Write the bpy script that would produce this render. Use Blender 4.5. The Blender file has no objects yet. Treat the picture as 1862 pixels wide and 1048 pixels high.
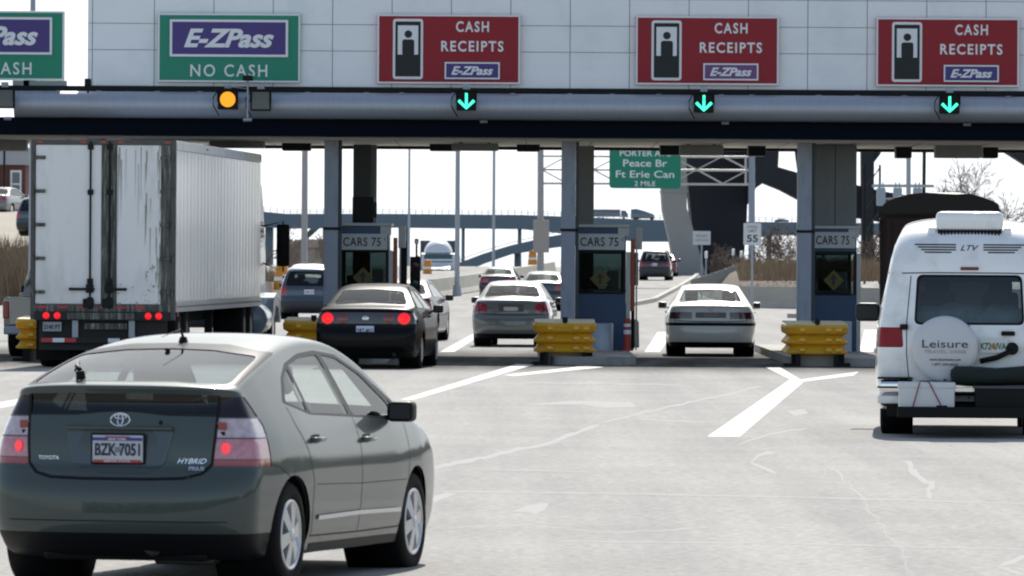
import bpy, bmesh, math, random
import numpy as np
from mathutils import Vector, Matrix
from mathutils.bvhtree import BVHTree

S = bpy.context.scene
random.seed(7)
# ------------------------------------------------------------------ camera
F = 12000.0                      # focal length in photograph pixels (1862 wide)
CAM_H = 1.95
cam = bpy.data.cameras.new('camera')
cam.sensor_width = 36.0
cam.lens = 36.0 * F / 1862.0
cam.clip_start = 1.0
cam.clip_end = 20000
cam.dof.use_dof = True
cam.dof.focus_distance = 75.0
cam.dof.aperture_fstop = 14.0
cam_o = bpy.data.objects.new('camera', cam)
S.collection.objects.link(cam_o)
CM = Matrix.Translation((0, 0, CAM_H)) @ Matrix.Rotation(math.pi / 2 - 58.0 / F, 4, 'X') @ Matrix.Rotation(0.006, 4, 'Z')
cam_o.matrix_world = CM
S.camera = cam_o
# ------------------------------------------------------------------ light
SUN_EL, SUN_AZ = math.radians(44), math.radians(5)     # azimuth measured from straight ahead, right positive
sd = Vector((math.sin(SUN_AZ) * math.cos(SUN_EL), math.cos(SUN_AZ) * math.cos(SUN_EL), math.sin(SUN_EL)))
sun = bpy.data.lights.new('sun', 'SUN')
sun.energy = 5.0
sun.angle = math.radians(0.5)
sun.color = (1.0, 0.955, 0.88)
sun_o = bpy.data.objects.new('sun', sun)
sun_o.rotation_euler = sd.to_track_quat('Z', 'Y').to_euler()
sun_o.location = sd * 200
S.collection.objects.link(sun_o)
W = bpy.data.worlds.new('World')
S.world = W
W.use_nodes = True
nt = W.node_tree
sky = nt.nodes.new('ShaderNodeTexSky')
sky.sky_type = 'NISHITA'
sky.sun_disc = False
sky.sun_elevation = SUN_EL
sky.sun_rotation = SUN_AZ
sky.air_density = 1.0
sky.dust_density = 1.0
sky.ozone_density = 1.0
bg = nt.nodes['Background']
bg.inputs[1].default_value = 0.13
# thin bright haze on the sun's side of the sky, clear blue behind the camera
geo = nt.nodes.new('ShaderNodeTexCoord')
dt = nt.nodes.new('ShaderNodeVectorMath'); dt.operation = 'DOT_PRODUCT'
hd = Vector((sd.x, sd.y, 0.25)).normalized()
dt.inputs[1].default_value = hd
nt.links.new(geo.outputs['Generated'], dt.inputs[0])
mr = nt.nodes.new('ShaderNodeMapRange'); mr.interpolation_type = 'SMOOTHSTEP'
mr.inputs['From Min'].default_value = 0.5; mr.inputs['From Max'].default_value = 0.97
mr.inputs['To Min'].default_value = 0.08; mr.inputs['To Max'].default_value = 1.0
nt.links.new(dt.outputs['Value'], mr.inputs['Value'])
hz = nt.nodes.new('ShaderNodeMix'); hz.data_type = 'RGBA'
hz.inputs['B'].default_value = (7.3, 7.6, 7.8, 1)
nt.links.new(mr.outputs[0], hz.inputs['Factor'])
nt.links.new(sky.outputs[0], hz.inputs['A'])
nt.links.new(hz.outputs['Result'], bg.inputs[0])
S.view_settings.view_transform = 'Standard'
S.view_settings.look = 'None'
S.view_settings.exposure = 0.36
S.view_settings.gamma = 1.0
S.view_settings.use_curve_mapping = False
S.cycles.max_bounces = 8
S.cycles.transparent_max_bounces = 16
S.cycles.sample_clamp_indirect = 6.0
S.cycles.filter_width = 2.05

def P(px, py, Y):
    """world point seen at photo pixel (px, py) at distance Y ahead"""
    r = CM.to_3x3() @ Vector(((px - 931) / F, -(py - 524) / F, -1))
    return CM.translation + r * (Y / r.y)
def ground_at(px, py, z=0.0):
    r = CM.to_3x3() @ Vector(((px - 931) / F, -(py - 524) / F, -1))
    return CM.translation + r * ((z - CAM_H) / r.z)
def PX(px, Y): return (px - 931) / F * Y

# ------------------------------------------------------------------ materials
MATS = {}
def mat(name, col, rough=0.55, metal=0.0, var=0.0, vscale=3.0, bump=0.0, bscale=40.0, coat=0.0, spec=0.5,
        emit=None, estr=0.0, dirt=None, dscale=2.0, damt=0.5, stretch=None, trans=0.0):
    if name in MATS: return MATS[name]
    m = bpy.data.materials.new(name); m.use_nodes = True
    n = m.node_tree.nodes; l = m.node_tree.links
    b = n['Principled BSDF']
    b.inputs['Base Color'].default_value = (*col, 1)
    b.inputs['Roughness'].default_value = rough
    b.inputs['Metallic'].default_value = metal
    b.inputs['Specular IOR Level'].default_value = spec
    b.inputs['Coat Weight'].default_value = coat
    b.inputs['Coat Roughness'].default_value = 0.04
    if emit:
        b.inputs['Emission Color'].default_value = (*emit, 1); b.inputs['Emission Strength'].default_value = estr
    tc = None
    def coords():
        nonlocal tc
        if tc is None:
            tc = n.new('ShaderNodeTexCoord')
            if stretch:
                mp = n.new('ShaderNodeMapping'); mp.inputs['Scale'].default_value = stretch
                l.new(tc.outputs['Object'], mp.inputs['Vector']); tc = mp; return mp.outputs[0]
            return tc.outputs['Object']
        return tc.outputs[0] if stretch else tc.outputs['Object']
    cur = None
    if var > 0:
        t = n.new('ShaderNodeTexNoise'); t.inputs['Scale'].default_value = vscale; t.inputs['Detail'].default_value = 6
        l.new(coords(), t.inputs['Vector'])
        mx = n.new('ShaderNodeMix'); mx.data_type = 'RGBA'
        mx.inputs['A'].default_value = (*[c * (1 - var) for c in col], 1)
        mx.inputs['B'].default_value = (*[min(1, c * (1 + var)) for c in col], 1)
        l.new(t.outputs['Fac'], mx.inputs['Factor']); cur = mx.outputs['Result']
        l.new(cur, b.inputs['Base Color'])
    if dirt:
        t = n.new('ShaderNodeTexNoise'); t.inputs['Scale'].default_value = dscale; t.inputs['Detail'].default_value = 8
        t.inputs['Roughness'].default_value = 0.65
        l.new(coords(), t.inputs['Vector'])
        rp = n.new('ShaderNodeValToRGB'); rp.color_ramp.elements[0].position = 0.5; rp.color_ramp.elements[1].position = 0.72
        rp.color_ramp.elements[0].color = (0, 0, 0, 1); rp.color_ramp.elements[1].color = (damt,) * 3 + (1,)
        l.new(t.outputs['Fac'], rp.inputs['Fac'])
        mx = n.new('ShaderNodeMix'); mx.data_type = 'RGBA'
        if cur: l.new(cur, mx.inputs['A'])
        else: mx.inputs['A'].default_value = (*col, 1)
        mx.inputs['B'].default_value = (*dirt, 1)
        l.new(rp.outputs['Color'], mx.inputs['Factor']); l.new(mx.outputs['Result'], b.inputs['Base Color'])
    if bump > 0:
        t = n.new('ShaderNodeTexNoise'); t.inputs['Scale'].default_value = bscale; t.inputs['Detail'].default_value = 4
        l.new(coords(), t.inputs['Vector'])
        bp = n.new('ShaderNodeBump'); bp.inputs['Strength'].default_value = bump; bp.inputs['Distance'].default_value = 0.02
        l.new(t.outputs['Fac'], bp.inputs['Height']); l.new(bp.outputs['Normal'], b.inputs['Normal'])
    MATS[name] = m
    return m
def glass(name, tint=(0.82, 0.88, 0.86), refl=1.5, rough=0.02):
    if name in MATS: return MATS[name]
    m = bpy.data.materials.new(name); m.use_nodes = True
    n = m.node_tree.nodes; l = m.node_tree.links
    n.remove(n['Principled BSDF'])
    t = n.new('ShaderNodeBsdfTransparent'); t.inputs[0].default_value = (*tint, 1)
    g = n.new('ShaderNodeBsdfGlossy'); g.inputs['Roughness'].default_value = rough
    ge = n.new('ShaderNodeNewGeometry'); d = n.new('ShaderNodeVectorMath'); d.operation = 'DOT_PRODUCT'
    l.new(ge.outputs['Incoming'], d.inputs[0]); l.new(ge.outputs['Normal'], d.inputs[1])
    def mth(op, a, b_):
        q = n.new('ShaderNodeMath'); q.operation = op
        for i, v in enumerate((a, b_)):
            if isinstance(v, (int, float)): q.inputs[i].default_value = v
            else: l.new(v, q.inputs[i])
        return q.outputs[0]
    c = mth('ABSOLUTE', d.outputs['Value'], 0); f0 = ((refl - 1) / (refl + 1)) ** 2
    f = mth('ADD', mth('MULTIPLY', mth('POWER', mth('SUBTRACT', 1.0, c), 5.0), 1 - f0), f0)
    mx = n.new('ShaderNodeMixShader')
    l.new(f, mx.inputs[0]); l.new(t.outputs[0], mx.inputs[1]); l.new(g.outputs[0], mx.inputs[2])
    l.new(mx.outputs[0], n['Material Output'].inputs[0])
    MATS[name] = m
    return m
def paint(name, col, metal=0.35, rough=0.35):
    return mat(name, col, rough=rough, metal=metal, coat=1.0, var=0.04, vscale=1.5, dirt=tuple(c * 0.7 + 0.05 for c in col), dscale=1.2, damt=0.25)

M_BLACK = mat('black_plastic', (0.006, 0.006, 0.0065), 0.5, spec=0.2)
M_RUBBER = mat('tyre_rubber', (0.010, 0.010, 0.010), 0.85, bump=0.2, bscale=60, spec=0.15)
M_DARKIN = mat('car_interior', (0.03, 0.031, 0.033), 0.8)
M_SEAT = mat('seat_cloth', (0.055, 0.055, 0.06), 0.9)
M_CHROME = mat('chrome', (0.75, 0.75, 0.76), 0.12, 1.0)
M_ALLOY = mat('wheel_silver', (0.55, 0.56, 0.57), 0.3, 0.8)
M_STEEL = mat('galvanised_steel', (0.34, 0.37, 0.41), 0.5, 0.35, var=0.12, vscale=4)
M_GLASS = glass('car_glass')
M_GLASSD = glass('car_glass_dark', (0.16, 0.19, 0.19), 1.5)
M_REDLENS = mat('red_lens', (0.35, 0.012, 0.015), 0.15, coat=1.0)
M_REDLIT = mat('lit_red_lens', (0.35, 0.006, 0.008), 0.25, emit=(1.0, 0.012, 0.018), estr=0.75)
M_CLEAR = mat('clear_lens', (0.62, 0.5, 0.52), 0.15, coat=1.0)
M_WHITE = mat('white_paint', (0.78, 0.78, 0.77), 0.4, var=0.04)
M_PLATE = mat('plate_white', (0.72, 0.74, 0.78), 0.4)
M_INK = mat('dark_ink', (0.015, 0.02, 0.05), 0.5)

# ------------------------------------------------------------------ mesh builder
def bez_round(poly, r, n=4):
    out = []
    k = len(poly)
    for i in range(k):
        p0, p, p1 = Vector(poly[i - 1]), Vector(poly[i]), Vector(poly[(i + 1) % k])
        a, b = p0 - p, p1 - p
        ra = min(r, a.length * 0.45); rb = min(r, b.length * 0.45)
        A, B = p + a.normalized() * ra, p + b.normalized() * rb
        for j in range(n + 1):
            t = j / n
            q = A * (1 - t) ** 2 + p * 2 * t * (1 - t) + B * t * t
            out.append((q.x, q.y))
    return out

class MB:
    def __init__(s):
        s.v = []; s.f = []; s.m = []; s.sm = []
    def _add(s, vs, fs, m=0, smooth=False, M=None):
        o = len(s.v)
        if M is not None: vs = [M @ Vector(p) for p in vs]
        s.v += [tuple(p) for p in vs]
        for f in fs:
            s.f.append(tuple(i + o for i in f)); s.m.append(m); s.sm.append(smooth)
        return s
    def add_bm(s, bm, m=0, smooth=False, M=None):
        bm.verts.index_update()
        s._add([v.co.copy() for v in bm.verts], [[v.index for v in f.verts] for f in bm.faces], m, smooth, M)
        bm.free(); return s
    def box(s, x0, x1, y0, y1, z0, z1, m=0, bev=0, M=None, seg=2):
        if bev:
            bm = bmesh.new(); bmesh.ops.create_cube(bm, size=1)
            for v in bm.verts:
                v.co = ((x0 + x1) / 2 + v.co.x * (x1 - x0), (y0 + y1) / 2 + v.co.y * (y1 - y0), (z0 + z1) / 2 + v.co.z * (z1 - z0))
            bmesh.ops.bevel(bm, geom=bm.edges[:], offset=bev, segments=seg, affect='EDGES', profile=0.6)
            return s.add_bm(bm, m, seg > 2, M)
        vs = [(x, y, z) for z in (z0, z1) for y in (y0, y1) for x in (x0, x1)]
        return s._add(vs, [(0, 2, 3, 1), (4, 5, 7, 6), (0, 1, 5, 4), (2, 6, 7, 3), (0, 4, 6, 2), (1, 3, 7, 5)], m, False, M)
    def cyl(s, p0, p1, r0, r1=None, n=12, m=0, caps=True, smooth=True):
        r1 = r0 if r1 is None else r1
        p0, p1 = Vector(p0), Vector(p1)
        q = (p1 - p0).normalized().to_track_quat('Z', 'Y').to_matrix()
        vs = []
        for p, r in ((p0, r0), (p1, r1)):
            for i in range(n):
                a = 2 * math.pi * i / n
                vs.append(p + q @ Vector((r * math.cos(a), r * math.sin(a), 0)))
        s._add(vs, [(i, (i + 1) % n, n + (i + 1) % n, n + i) for i in range(n)], m, smooth)
        if caps:
            s._add(vs[:n], [tuple(range(n))[::-1]], m); s._add(vs[n:], [tuple(range(n))], m)
        return s
    def tube(s, pts, r, n=8, m=0):
        pts = [Vector(p) for p in pts]; k = len(pts); vs = []
        up = Vector((0.02, 0.03, 1))
        for i, p in enumerate(pts):
            d = (pts[min(i + 1, k - 1)] - pts[max(i - 1, 0)]).normalized()
            u = d.cross(up)
            if u.length < 1e-3: u = d.cross(Vector((1, 0, 0)))
            u.normalize(); w = u.cross(d)
            rr = r[i] if isinstance(r, (list, tuple)) else r
            for j in range(n):
                a = 2 * math.pi * j / n
                vs.append(p + u * (rr * math.cos(a)) + w * (rr * math.sin(a)))
        fs = [(i * n + j, i * n + (j + 1) % n, (i + 1) * n + (j + 1) % n, (i + 1) * n + j) for i in range(k - 1) for j in range(n)]
        fs += [tuple(range(n))[::-1], tuple((k - 1) * n + j for j in range(n))]
        return s._add(vs, fs, m, True)
    def prism(s, poly, axis, a0, a1, m=0, M=None):
        k = len(poly)
        def pt(u, v, a):
            return {'x': (a, u, v), 'y': (u, a, v), 'z': (u, v, a)}[axis]
        vs = [pt(u, v, a0) for u, v in poly] + [pt(u, v, a1) for u, v in poly]
        bm = bmesh.new()
        bv = [bm.verts.new(p) for p in vs]
        bm.faces.new(bv[:k]); bm.faces.new(bv[k:][::-1])
        for i in range(k): bm.faces.new((bv[i], bv[i + k], bv[(i + 1) % k + k], bv[(i + 1) % k]))
        bmesh.ops.recalc_face_normals(bm, faces=bm.faces[:])
        return s.add_bm(bm, m, False, M)
    def lathe(s, prof, origin=(0, 0, 0), axis='y', n=32, m=0, smooth=True, a0=0, a1=2 * math.pi):
        o = Vector(origin); k = len(prof); full = abs(a1 - a0 - 2 * math.pi) < 1e-6
        cols = n if full else n + 1
        vs = []
        for i in range(cols):
            a = a0 + (a1 - a0) * i / n
            c, sn = math.cos(a), math.sin(a)
            for r, h in prof:
                vs.append(o + Vector({'y': (r * c, h, r * sn), 'z': (r * c, r * sn, h), 'x': (h, r * c, r * sn)}[axis]))
        fs = []
        for i in range(n):
            i2 = (i + 1) % cols
            for j in range(k - 1): fs.append((i * k + j, i2 * k + j, i2 * k + j + 1, i * k + j + 1))
        return s._add(vs, fs, m, smooth)
    def loft(s, rings, m=0, closed=True, caps=True, smooth=True):
        n = len(rings[0]); vs = [p for r in rings for p in r]
        fs = []
        for i in range(len(rings) - 1):
            for j in range(n if closed else n - 1):
                fs.append((i * n + j, i * n + (j + 1) % n, (i + 1) * n + (j + 1) % n, (i + 1) * n + j))
        s._add(vs, fs, m, smooth)
        if caps and closed:
            s._add(rings[0], [tuple(range(n))[::-1]], m); s._add(rings[-1], [tuple(range(n))], m)
        return s
    def text(s, txt, M, height, width=None, m=0, bold=0.0, shear=0.0, ext=0.004, space=1.0):
        cu = bpy.data.curves.new('lettering_curve', 'FONT')
        cu.body = txt; cu.align_x = 'CENTER'; cu.shear = shear; cu.space_character = space
        cu.extrude = 0.01; cu.offset = bold; cu.resolution_u = 3; cu.fill_mode = 'BOTH'
        ob = bpy.data.objects.new('lettering_tmp', cu)
        S.collection.objects.link(ob)
        dg = bpy.context.evaluated_depsgraph_get()
        me = bpy.data.meshes.new_from_object(ob.evaluated_get(dg))
        co = np.array([v.co[:] for v in me.vertices])
        lo, hi = co.min(0), co.max(0)
        sy = height / (hi[1] - lo[1]); sx = width / (hi[0] - lo[0]) if width else sy
        c = (lo + hi) / 2
        vs = [((p[0] - c[0]) * sx, (p[1] - c[1]) * sy, (p[2] - c[2]) / 0.01 * ext * 0.5) for p in co]
        s._add(vs, [tuple(p.vertices) for p in me.polygons], m, False, M)
        bpy.data.objects.remove(ob); bpy.data.meshes.remove(me); bpy.data.curves.remove(cu)
        return s
    def build(s, name, mats, parent=None, loc=None):
        me = bpy.data.meshes.new(name)
        me.from_pydata(s.v, [], s.f)
        if not isinstance(mats, (list, tuple)): mats = [mats]
        for m in mats: me.materials.append(m)
        if len(mats) > 1: me.polygons.foreach_set('material_index', s.m)
        me.polygons.foreach_set('use_smooth', s.sm)
        me.update()
        o = bpy.data.objects.new(name, me); S.collection.objects.link(o)
        if parent: o.parent = parent
        if loc: o.location = loc
        return o

def tag(o, label=None, cat=None, group=None, kind=None):
    if label: o['label'] = label
    if cat: o['category'] = cat
    if group: o['group'] = group
    if kind: o['kind'] = kind
    return o
def thing(name, label, cat, loc=(0, 0, 0), rz=0.0, group=None):
    o = bpy.data.objects.new(name, None); S.collection.objects.link(o)
    o.empty_display_size = 0.2
    o.location = loc; o.rotation_euler = (0, 0, rz)
    return tag(o, label, cat, group)
def dup(root, label=None, loc=None, rz=None, group=None):
    r = root.copy(); S.collection.objects.link(r)
    if loc is not None: r.location = loc
    if rz is not None: r.rotation_euler = (0, 0, rz)
    if label: r['label'] = label
    if group: r['group'] = group
    for ch in list(root.children):
        c = ch.copy(); S.collection.objects.link(c); c.parent = r
        for g in list(ch.children):
            d = g.copy(); S.collection.objects.link(d); d.parent = c
    return r
FACE_CAM = Matrix(((1, 0, 0), (0, 0, -1), (0, 1, 0))).to_4x4()       # text plane -> upright, facing -Y
FACE_REAR = Matrix(((0, 0, -1), (-1, 0, 0), (0, 1, 0))).to_4x4()     # text plane -> upright on the tail of a car (car looks along +x)
def T(x, y, z): return Matrix.Translation((x, y, z))
# ------------------------------------------------------------------ ground, road, markings
def gz(Y):
    return float(np.interp(Y, [-100, 280, 408, 500, 560, 700], [0, 0, 0.73, 1.15, 0.6, -2.2]))
def asphalt():
    m = bpy.data.materials.new('worn_asphalt'); m.use_nodes = True
    n = m.node_tree.nodes; l = m.node_tree.links; b = n['Principled BSDF']
    b.inputs['Roughness'].default_value = 0.9
    b.inputs['Specular IOR Level'].default_value = 0.12
    tc = n.new('ShaderNodeTexCoord')
    def noise(scale, det=6, st=None, rough=0.6):
        t = n.new('ShaderNodeTexNoise'); t.inputs['Scale'].default_value = scale; t.inputs['Detail'].default_value = det
        t.inputs['Roughness'].default_value = rough
        if st:
            mp = n.new('ShaderNodeMapping'); mp.inputs['Scale'].default_value = st
            l.new(tc.outputs['Object'], mp.inputs['Vector']); l.new(mp.outputs[0], t.inputs['Vector'])
        else: l.new(tc.outputs['Object'], t.inputs['Vector'])
        return t.outputs['Fac']
    def ramp(f, a, b_, ca, cb):
        r = n.new('ShaderNodeValToRGB'); e = r.color_ramp.elements
        e[0].position, e[1].position = a, b_; e[0].color = (*ca, 1); e[1].color = (*cb, 1)
        l.new(f, r.inputs['Fac']); return r.outputs['Color']
    def mul(a, b_, f=1.0):
        x = n.new('ShaderNodeMix'); x.data_type = 'RGBA'; x.blend_type = 'MULTIPLY'; x.inputs['Factor'].default_value = f
        l.new(a, x.inputs['A']); l.new(b_, x.inputs['B']); return x.outputs['Result']
    big = ramp(noise(0.35, 5), 0.3, 0.7, (0.295, 0.286, 0.269), (0.345, 0.336, 0.318))
    grain = ramp(noise(11, 5, rough=0.8), 0.34, 0.66, (0.68, 0.68, 0.68), (1.24, 1.24, 1.24))
    lanes = ramp(noise(1.0, 4, (1.1, 0.035, 1)), 0.36, 0.62, (0.88, 0.88, 0.89), (1.05, 1.05, 1.04))
    stains = ramp(noise(0.9, 7, (1, 0.3, 1)), 0.60, 0.74, (1, 1, 1), (0.88, 0.88, 0.88))
    # oil-darkened lanes by the booths, with canopy shade deepened into the colour
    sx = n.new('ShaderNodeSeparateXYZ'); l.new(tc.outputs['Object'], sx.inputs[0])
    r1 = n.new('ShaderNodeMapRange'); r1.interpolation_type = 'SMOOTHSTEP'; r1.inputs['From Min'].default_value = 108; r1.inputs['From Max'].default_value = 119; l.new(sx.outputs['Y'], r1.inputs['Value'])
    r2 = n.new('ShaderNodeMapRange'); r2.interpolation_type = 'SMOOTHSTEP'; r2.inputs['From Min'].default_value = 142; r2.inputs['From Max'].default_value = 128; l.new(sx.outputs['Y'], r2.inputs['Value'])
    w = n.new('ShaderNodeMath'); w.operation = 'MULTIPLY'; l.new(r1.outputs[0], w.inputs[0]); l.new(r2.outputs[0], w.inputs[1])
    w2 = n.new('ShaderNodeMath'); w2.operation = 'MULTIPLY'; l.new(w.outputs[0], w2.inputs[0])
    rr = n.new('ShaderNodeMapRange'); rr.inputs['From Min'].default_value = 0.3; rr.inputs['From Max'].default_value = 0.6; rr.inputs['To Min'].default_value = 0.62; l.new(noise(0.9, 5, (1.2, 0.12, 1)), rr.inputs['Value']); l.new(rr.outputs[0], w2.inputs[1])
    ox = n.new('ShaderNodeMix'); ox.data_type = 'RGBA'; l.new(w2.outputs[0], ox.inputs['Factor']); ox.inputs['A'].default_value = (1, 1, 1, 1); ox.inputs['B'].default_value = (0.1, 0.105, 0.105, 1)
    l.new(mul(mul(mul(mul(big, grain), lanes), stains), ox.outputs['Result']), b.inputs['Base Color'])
    t = n.new('ShaderNodeTexNoise'); t.inputs['Scale'].default_value = 55; t.inputs['Detail'].default_value = 3
    l.new(tc.outputs['Object'], t.inputs['Vector'])
    bp = n.new('ShaderNodeBump'); bp.inputs['Strength'].default_value = 0.35; bp.inputs['Distance'].default_value = 0.01
    l.new(t.outputs['Fac'], bp.inputs['Height']); l.new(bp.outputs['Normal'], b.inputs['Normal'])
    return m
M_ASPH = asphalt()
b = MB()
ys = [-40, 0, 40, 80, 120, 160, 200, 240, 280, 300, 340, 370, 408, 440, 470, 500, 520, 540, 560, 600, 650, 700]
xs = list(np.linspace(-70, 70, 15))
vs = [(x, y, gz(y)) for y in ys for x in xs]
k = len(xs)
b._add(vs, [(j * k + i, j * k + i + 1, (j + 1) * k + i + 1, (j + 1) * k + i) for j in range(len(ys) - 1) for i in range(k - 1)], 0, True)
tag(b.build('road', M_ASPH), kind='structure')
M_EARTH = mat('dry_earth', (0.16, 0.125, 0.085), 0.95, var=0.25, vscale=0.15)
b = MB()
b._add([(-3000, -60, -2.6), (3000, -60, -2.6), (3000, 720, -2.6), (-3000, 720, -2.6)], [(0, 1, 2, 3)])
tag(b.build('ground', M_EARTH), kind='structure')
M_WATER = mat('river_water', (0.05, 0.07, 0.08), 0.12, spec=0.5, bump=0.25, bscale=1.5)
b = MB()
b._add([(-6000, 720, -2.6), (6000, 720, -2.6), (6000, 9000, -2.6), (-6000, 9000, -2.6)], [(0, 1, 2, 3)])
tag(b.build('water', M_WATER), kind='structure')

M_LINE = mat('worn_white_paint', (0.52, 0.51, 0.475), 0.75, dirt=(0.36, 0.355, 0.34), dscale=7, damt=0.8)
M_FAINT = mat('faded_paint', (0.36, 0.355, 0.345), 0.9, spec=0.1, dirt=(0.335, 0.328, 0.314), dscale=3.5, damt=1.0)
M_TAR = mat('tar_strip', (0.25, 0.245, 0.235), 0.8, var=0.2, vscale=6)
def flat(name, polys, m, z):
    b = MB()
    for pl in polys:
        if pl[0] == 'strip':
            A = [ground_at(px, py, z) for px, py in pl[1]]; B = [ground_at(px, py, z) for px, py in pl[2]]; q = len(A)
            b._add(A + B, [(i, i + 1, q + i + 1, q + i) for i in range(q - 1)]); continue
        vs = [ground_at(px, py, z) for px, py in pl]
        a = sum((vs[i].x * vs[(i + 1) % len(vs)].y - vs[(i + 1) % len(vs)].x * vs[i].y) for i in range(len(vs)))
        if a < 0: vs = vs[::-1]
        b._add(vs, [tuple(range(len(vs)))])
    return tag(b.build(name, m), kind='structure')
def stroke(pts, wpx):
    """one continuous outline round a wandering line"""
    L, R = [], []
    k = len(pts)
    for i in range(k):
        (x0, y0), (x1, y1) = pts[max(0, i - 1)], pts[min(k - 1, i + 1)]
        w = wpx[i % len(wpx)] if isinstance(wpx, (list, tuple)) else wpx
        w *= 0.75 + 0.5 * ((i * 7919) % 13) / 13.0
        if i in (0, k - 1): w *= 0.3
        dx, dy = x1 - x0, y1 - y0; D = math.hypot(dx, dy) or 1; nx, ny = -dy / D, dx / D
        L.append((pts[i][0] + nx * w, pts[i][1] + ny * w)); R.append((pts[i][0] - nx * w, pts[i][1] - ny * w))
    return [('strip', L, R)]
def wobble(pts, n=6, a=2.0, seed=1):
    r = random.Random(seed); out = []
    for i in range(len(pts) - 1):
        for j in range(n):
            t = j / n
            out.append((pts[i][0] * (1 - t) + pts[i + 1][0] * t + r.uniform(-a, a) * 2, pts[i][1] * (1 - t) + pts[i + 1][1] * t + r.uniform(-a, a)))
    return out + [pts[-1]]
flat('road_marking', [
    [(1286, 794), (1345, 794), (1462, 694), (1437, 690)],                       # wedge below the right island
    [(1437, 690), (1462, 694), (1418, 668), (1392, 668)],
    [(1462, 694), (1552, 683), (1562, 676), (1456, 690.2)],
    [(728, 727), (752, 727), (972, 663), (940, 662)],
    [(915, 682), (935, 684), (1098, 668), (1068, 665)],
    [(-20, 735), (-20, 746), (62, 731), (58, 722)],
    [(800, 640), (826, 640), (880, 606), (866, 604)],
    [(1172, 640), (1200, 640), (1225, 604), (1196, 604)],
    [(1562, 640), (1592, 640), (1600, 600), (1572, 600)],
], M_LINE, 0.0013)
fp = []
fp += stroke(wobble([(785, 852), (880, 832), (1000, 805), (1090, 772)], 8, 1.5, 3), 3.2)
fp += stroke(wobble([(1095, 769), (1200, 743), (1300, 722), (1385, 702)], 8, 1.2, 4), 1.5)
fp += [[(955, 736), (1040, 729), (1148, 732), (1158, 740), (1100, 742), (1060, 736)]]
fp += stroke(wobble([(1362, 840), (1385, 826), (1412, 822)], 4, 1.0, 5), 2.4) + stroke(wobble([(1358, 838), (1392, 852), (1412, 862)], 4, 1.0, 6), 2.6)
fp += stroke(wobble([(1648, 840), (1668, 862), (1690, 882), (1694, 908)], 5, 3.0, 7), [5.5 if i % 3 else 3.0 for i in range(16)])
fp += [[(928, 931), (960, 919), (998, 915), (992, 926), (972, 937), (960, 931)]]
fp += [[(783, 905), (810, 896), (832, 897), (806, 907), (790, 914)]]
fp += stroke(wobble([(1342, 808), (1400, 790), (1470, 778)], 5, 1.2, 9), 1.5)
fp += stroke(wobble([(1815, 1030), (1850, 1018), (1870, 1008)], 3, 1.5, 10), 4) + stroke(wobble([(1812, 1030), (1862, 1046)], 3, 1.5, 11), 3)
fp += [[(1430, 748), (1462, 744), (1470, 752), (1445, 757)]]
fp += stroke(wobble([(860, 853), (1080, 858)], 10, 0.5, 12), 0.9)
fp += stroke(wobble([(790, 894), (1100, 897), (1480, 905), (1880, 916)], 14, 0.5, 13), 1.1)
fp += stroke(wobble([(1000, 984), (1400, 988), (1880, 1000)], 14, 0.6, 14), 1.1)
fp += stroke(wobble([(1150, 762), (1290, 768)], 8, 0.6, 15), 0.8)
flat('faded_marking', fp, M_FAINT, 0.0009)
tp = stroke(wobble([(820, 700), (1000, 696), (1250, 700)], 14, 0.8, 21), 0.7)
tp += stroke(wobble([(1500, 840), (1560, 900), (1640, 1000), (1660, 1060)], 12, 3.0, 22), 0.9)
tp += stroke(wobble([(820, 960), (960, 955), (1090, 968), (1300, 960)], 14, 1.5, 23), 0.7)
flat('road_crack', tp, M_TAR, 0.0006)

# ------------------------------------------------------------------ toll islands (raised kerbs)
M_CONC = mat('weathered_concrete', (0.33, 0.315, 0.285), 0.85, var=0.2, vscale=2.5, bump=0.2, bscale=20, dirt=(0.12, 0.11, 0.1), dscale=1.6, damt=0.7)
PITCH = 4.52
COLX = [PX(603, 126) - PITCH, PX(603, 126), PX(1034, 126), PX(1463, 126)]
for i, cx in enumerate(COLX):
    w = 0.86; x0 = cx - 0.55; x1 = x0 + 2 * w
    pl = bez_round([(x0 + 0.25, 118.6), (x1 - 0.25, 118.6), (x1, 119.6), (x1, 137), (x0, 137), (x0, 119.6)], 0.2)
    b = MB(); b.prism(pl, 'z', -0.02, 0.15)
    tag(b.build('kerb_island', M_CONC), kind='structure')

# ------------------------------------------------------------------ canopy
Yc = 125.0
sY = F / Yc
def zc(py, Y=Yc): return CAM_H + (466 - py) / F * Y
M_FASC = mat('white_enamel_panel', (0.86, 0.87, 0.87), 0.4, var=0.03, vscale=0.8, dirt=(0.55, 0.57, 0.58), dscale=0.9, damt=0.35)
M_GAP = mat('panel_gap', (0.3, 0.29, 0.3), 0.8)
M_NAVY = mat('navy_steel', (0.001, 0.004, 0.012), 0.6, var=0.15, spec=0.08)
M_PIPE = mat('grey_pipe', (0.36, 0.38, 0.42), 0.4, 0.4, var=0.12, vscale=3, stretch=(6, 1, 1))
M_DKST = mat('dark_steel', (0.008, 0.01, 0.011), 0.5, var=0.2, spec=0.2)
M_CEIL = mat('cream_soffit', (0.6, 0.57, 0.5), 0.7, var=0.1, vscale=1.5)
canopy = thing('toll_canopy', 'wide toll plaza canopy with white panelled fascia, grey pipe and navy beam', 'canopy', (0, Yc, 0))
XL, XR = PX(157, Yc), 16.0
zb, zt = zc(161), 7.9
b = MB(); b.box(XL, XR, 0.05, 0.35, zb, zt)
b.build('fascia_backing', M_GAP, canopy)
b = MB()
seam0 = PX(278, Yc); pw = 108.0 / sY
xs = [XL, XL + (seam0 - XL) * 0.07] + [seam0 + pw * i for i in range(0, 15)]
xs = [x for x in xs if x < XR] + [XR]
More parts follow.
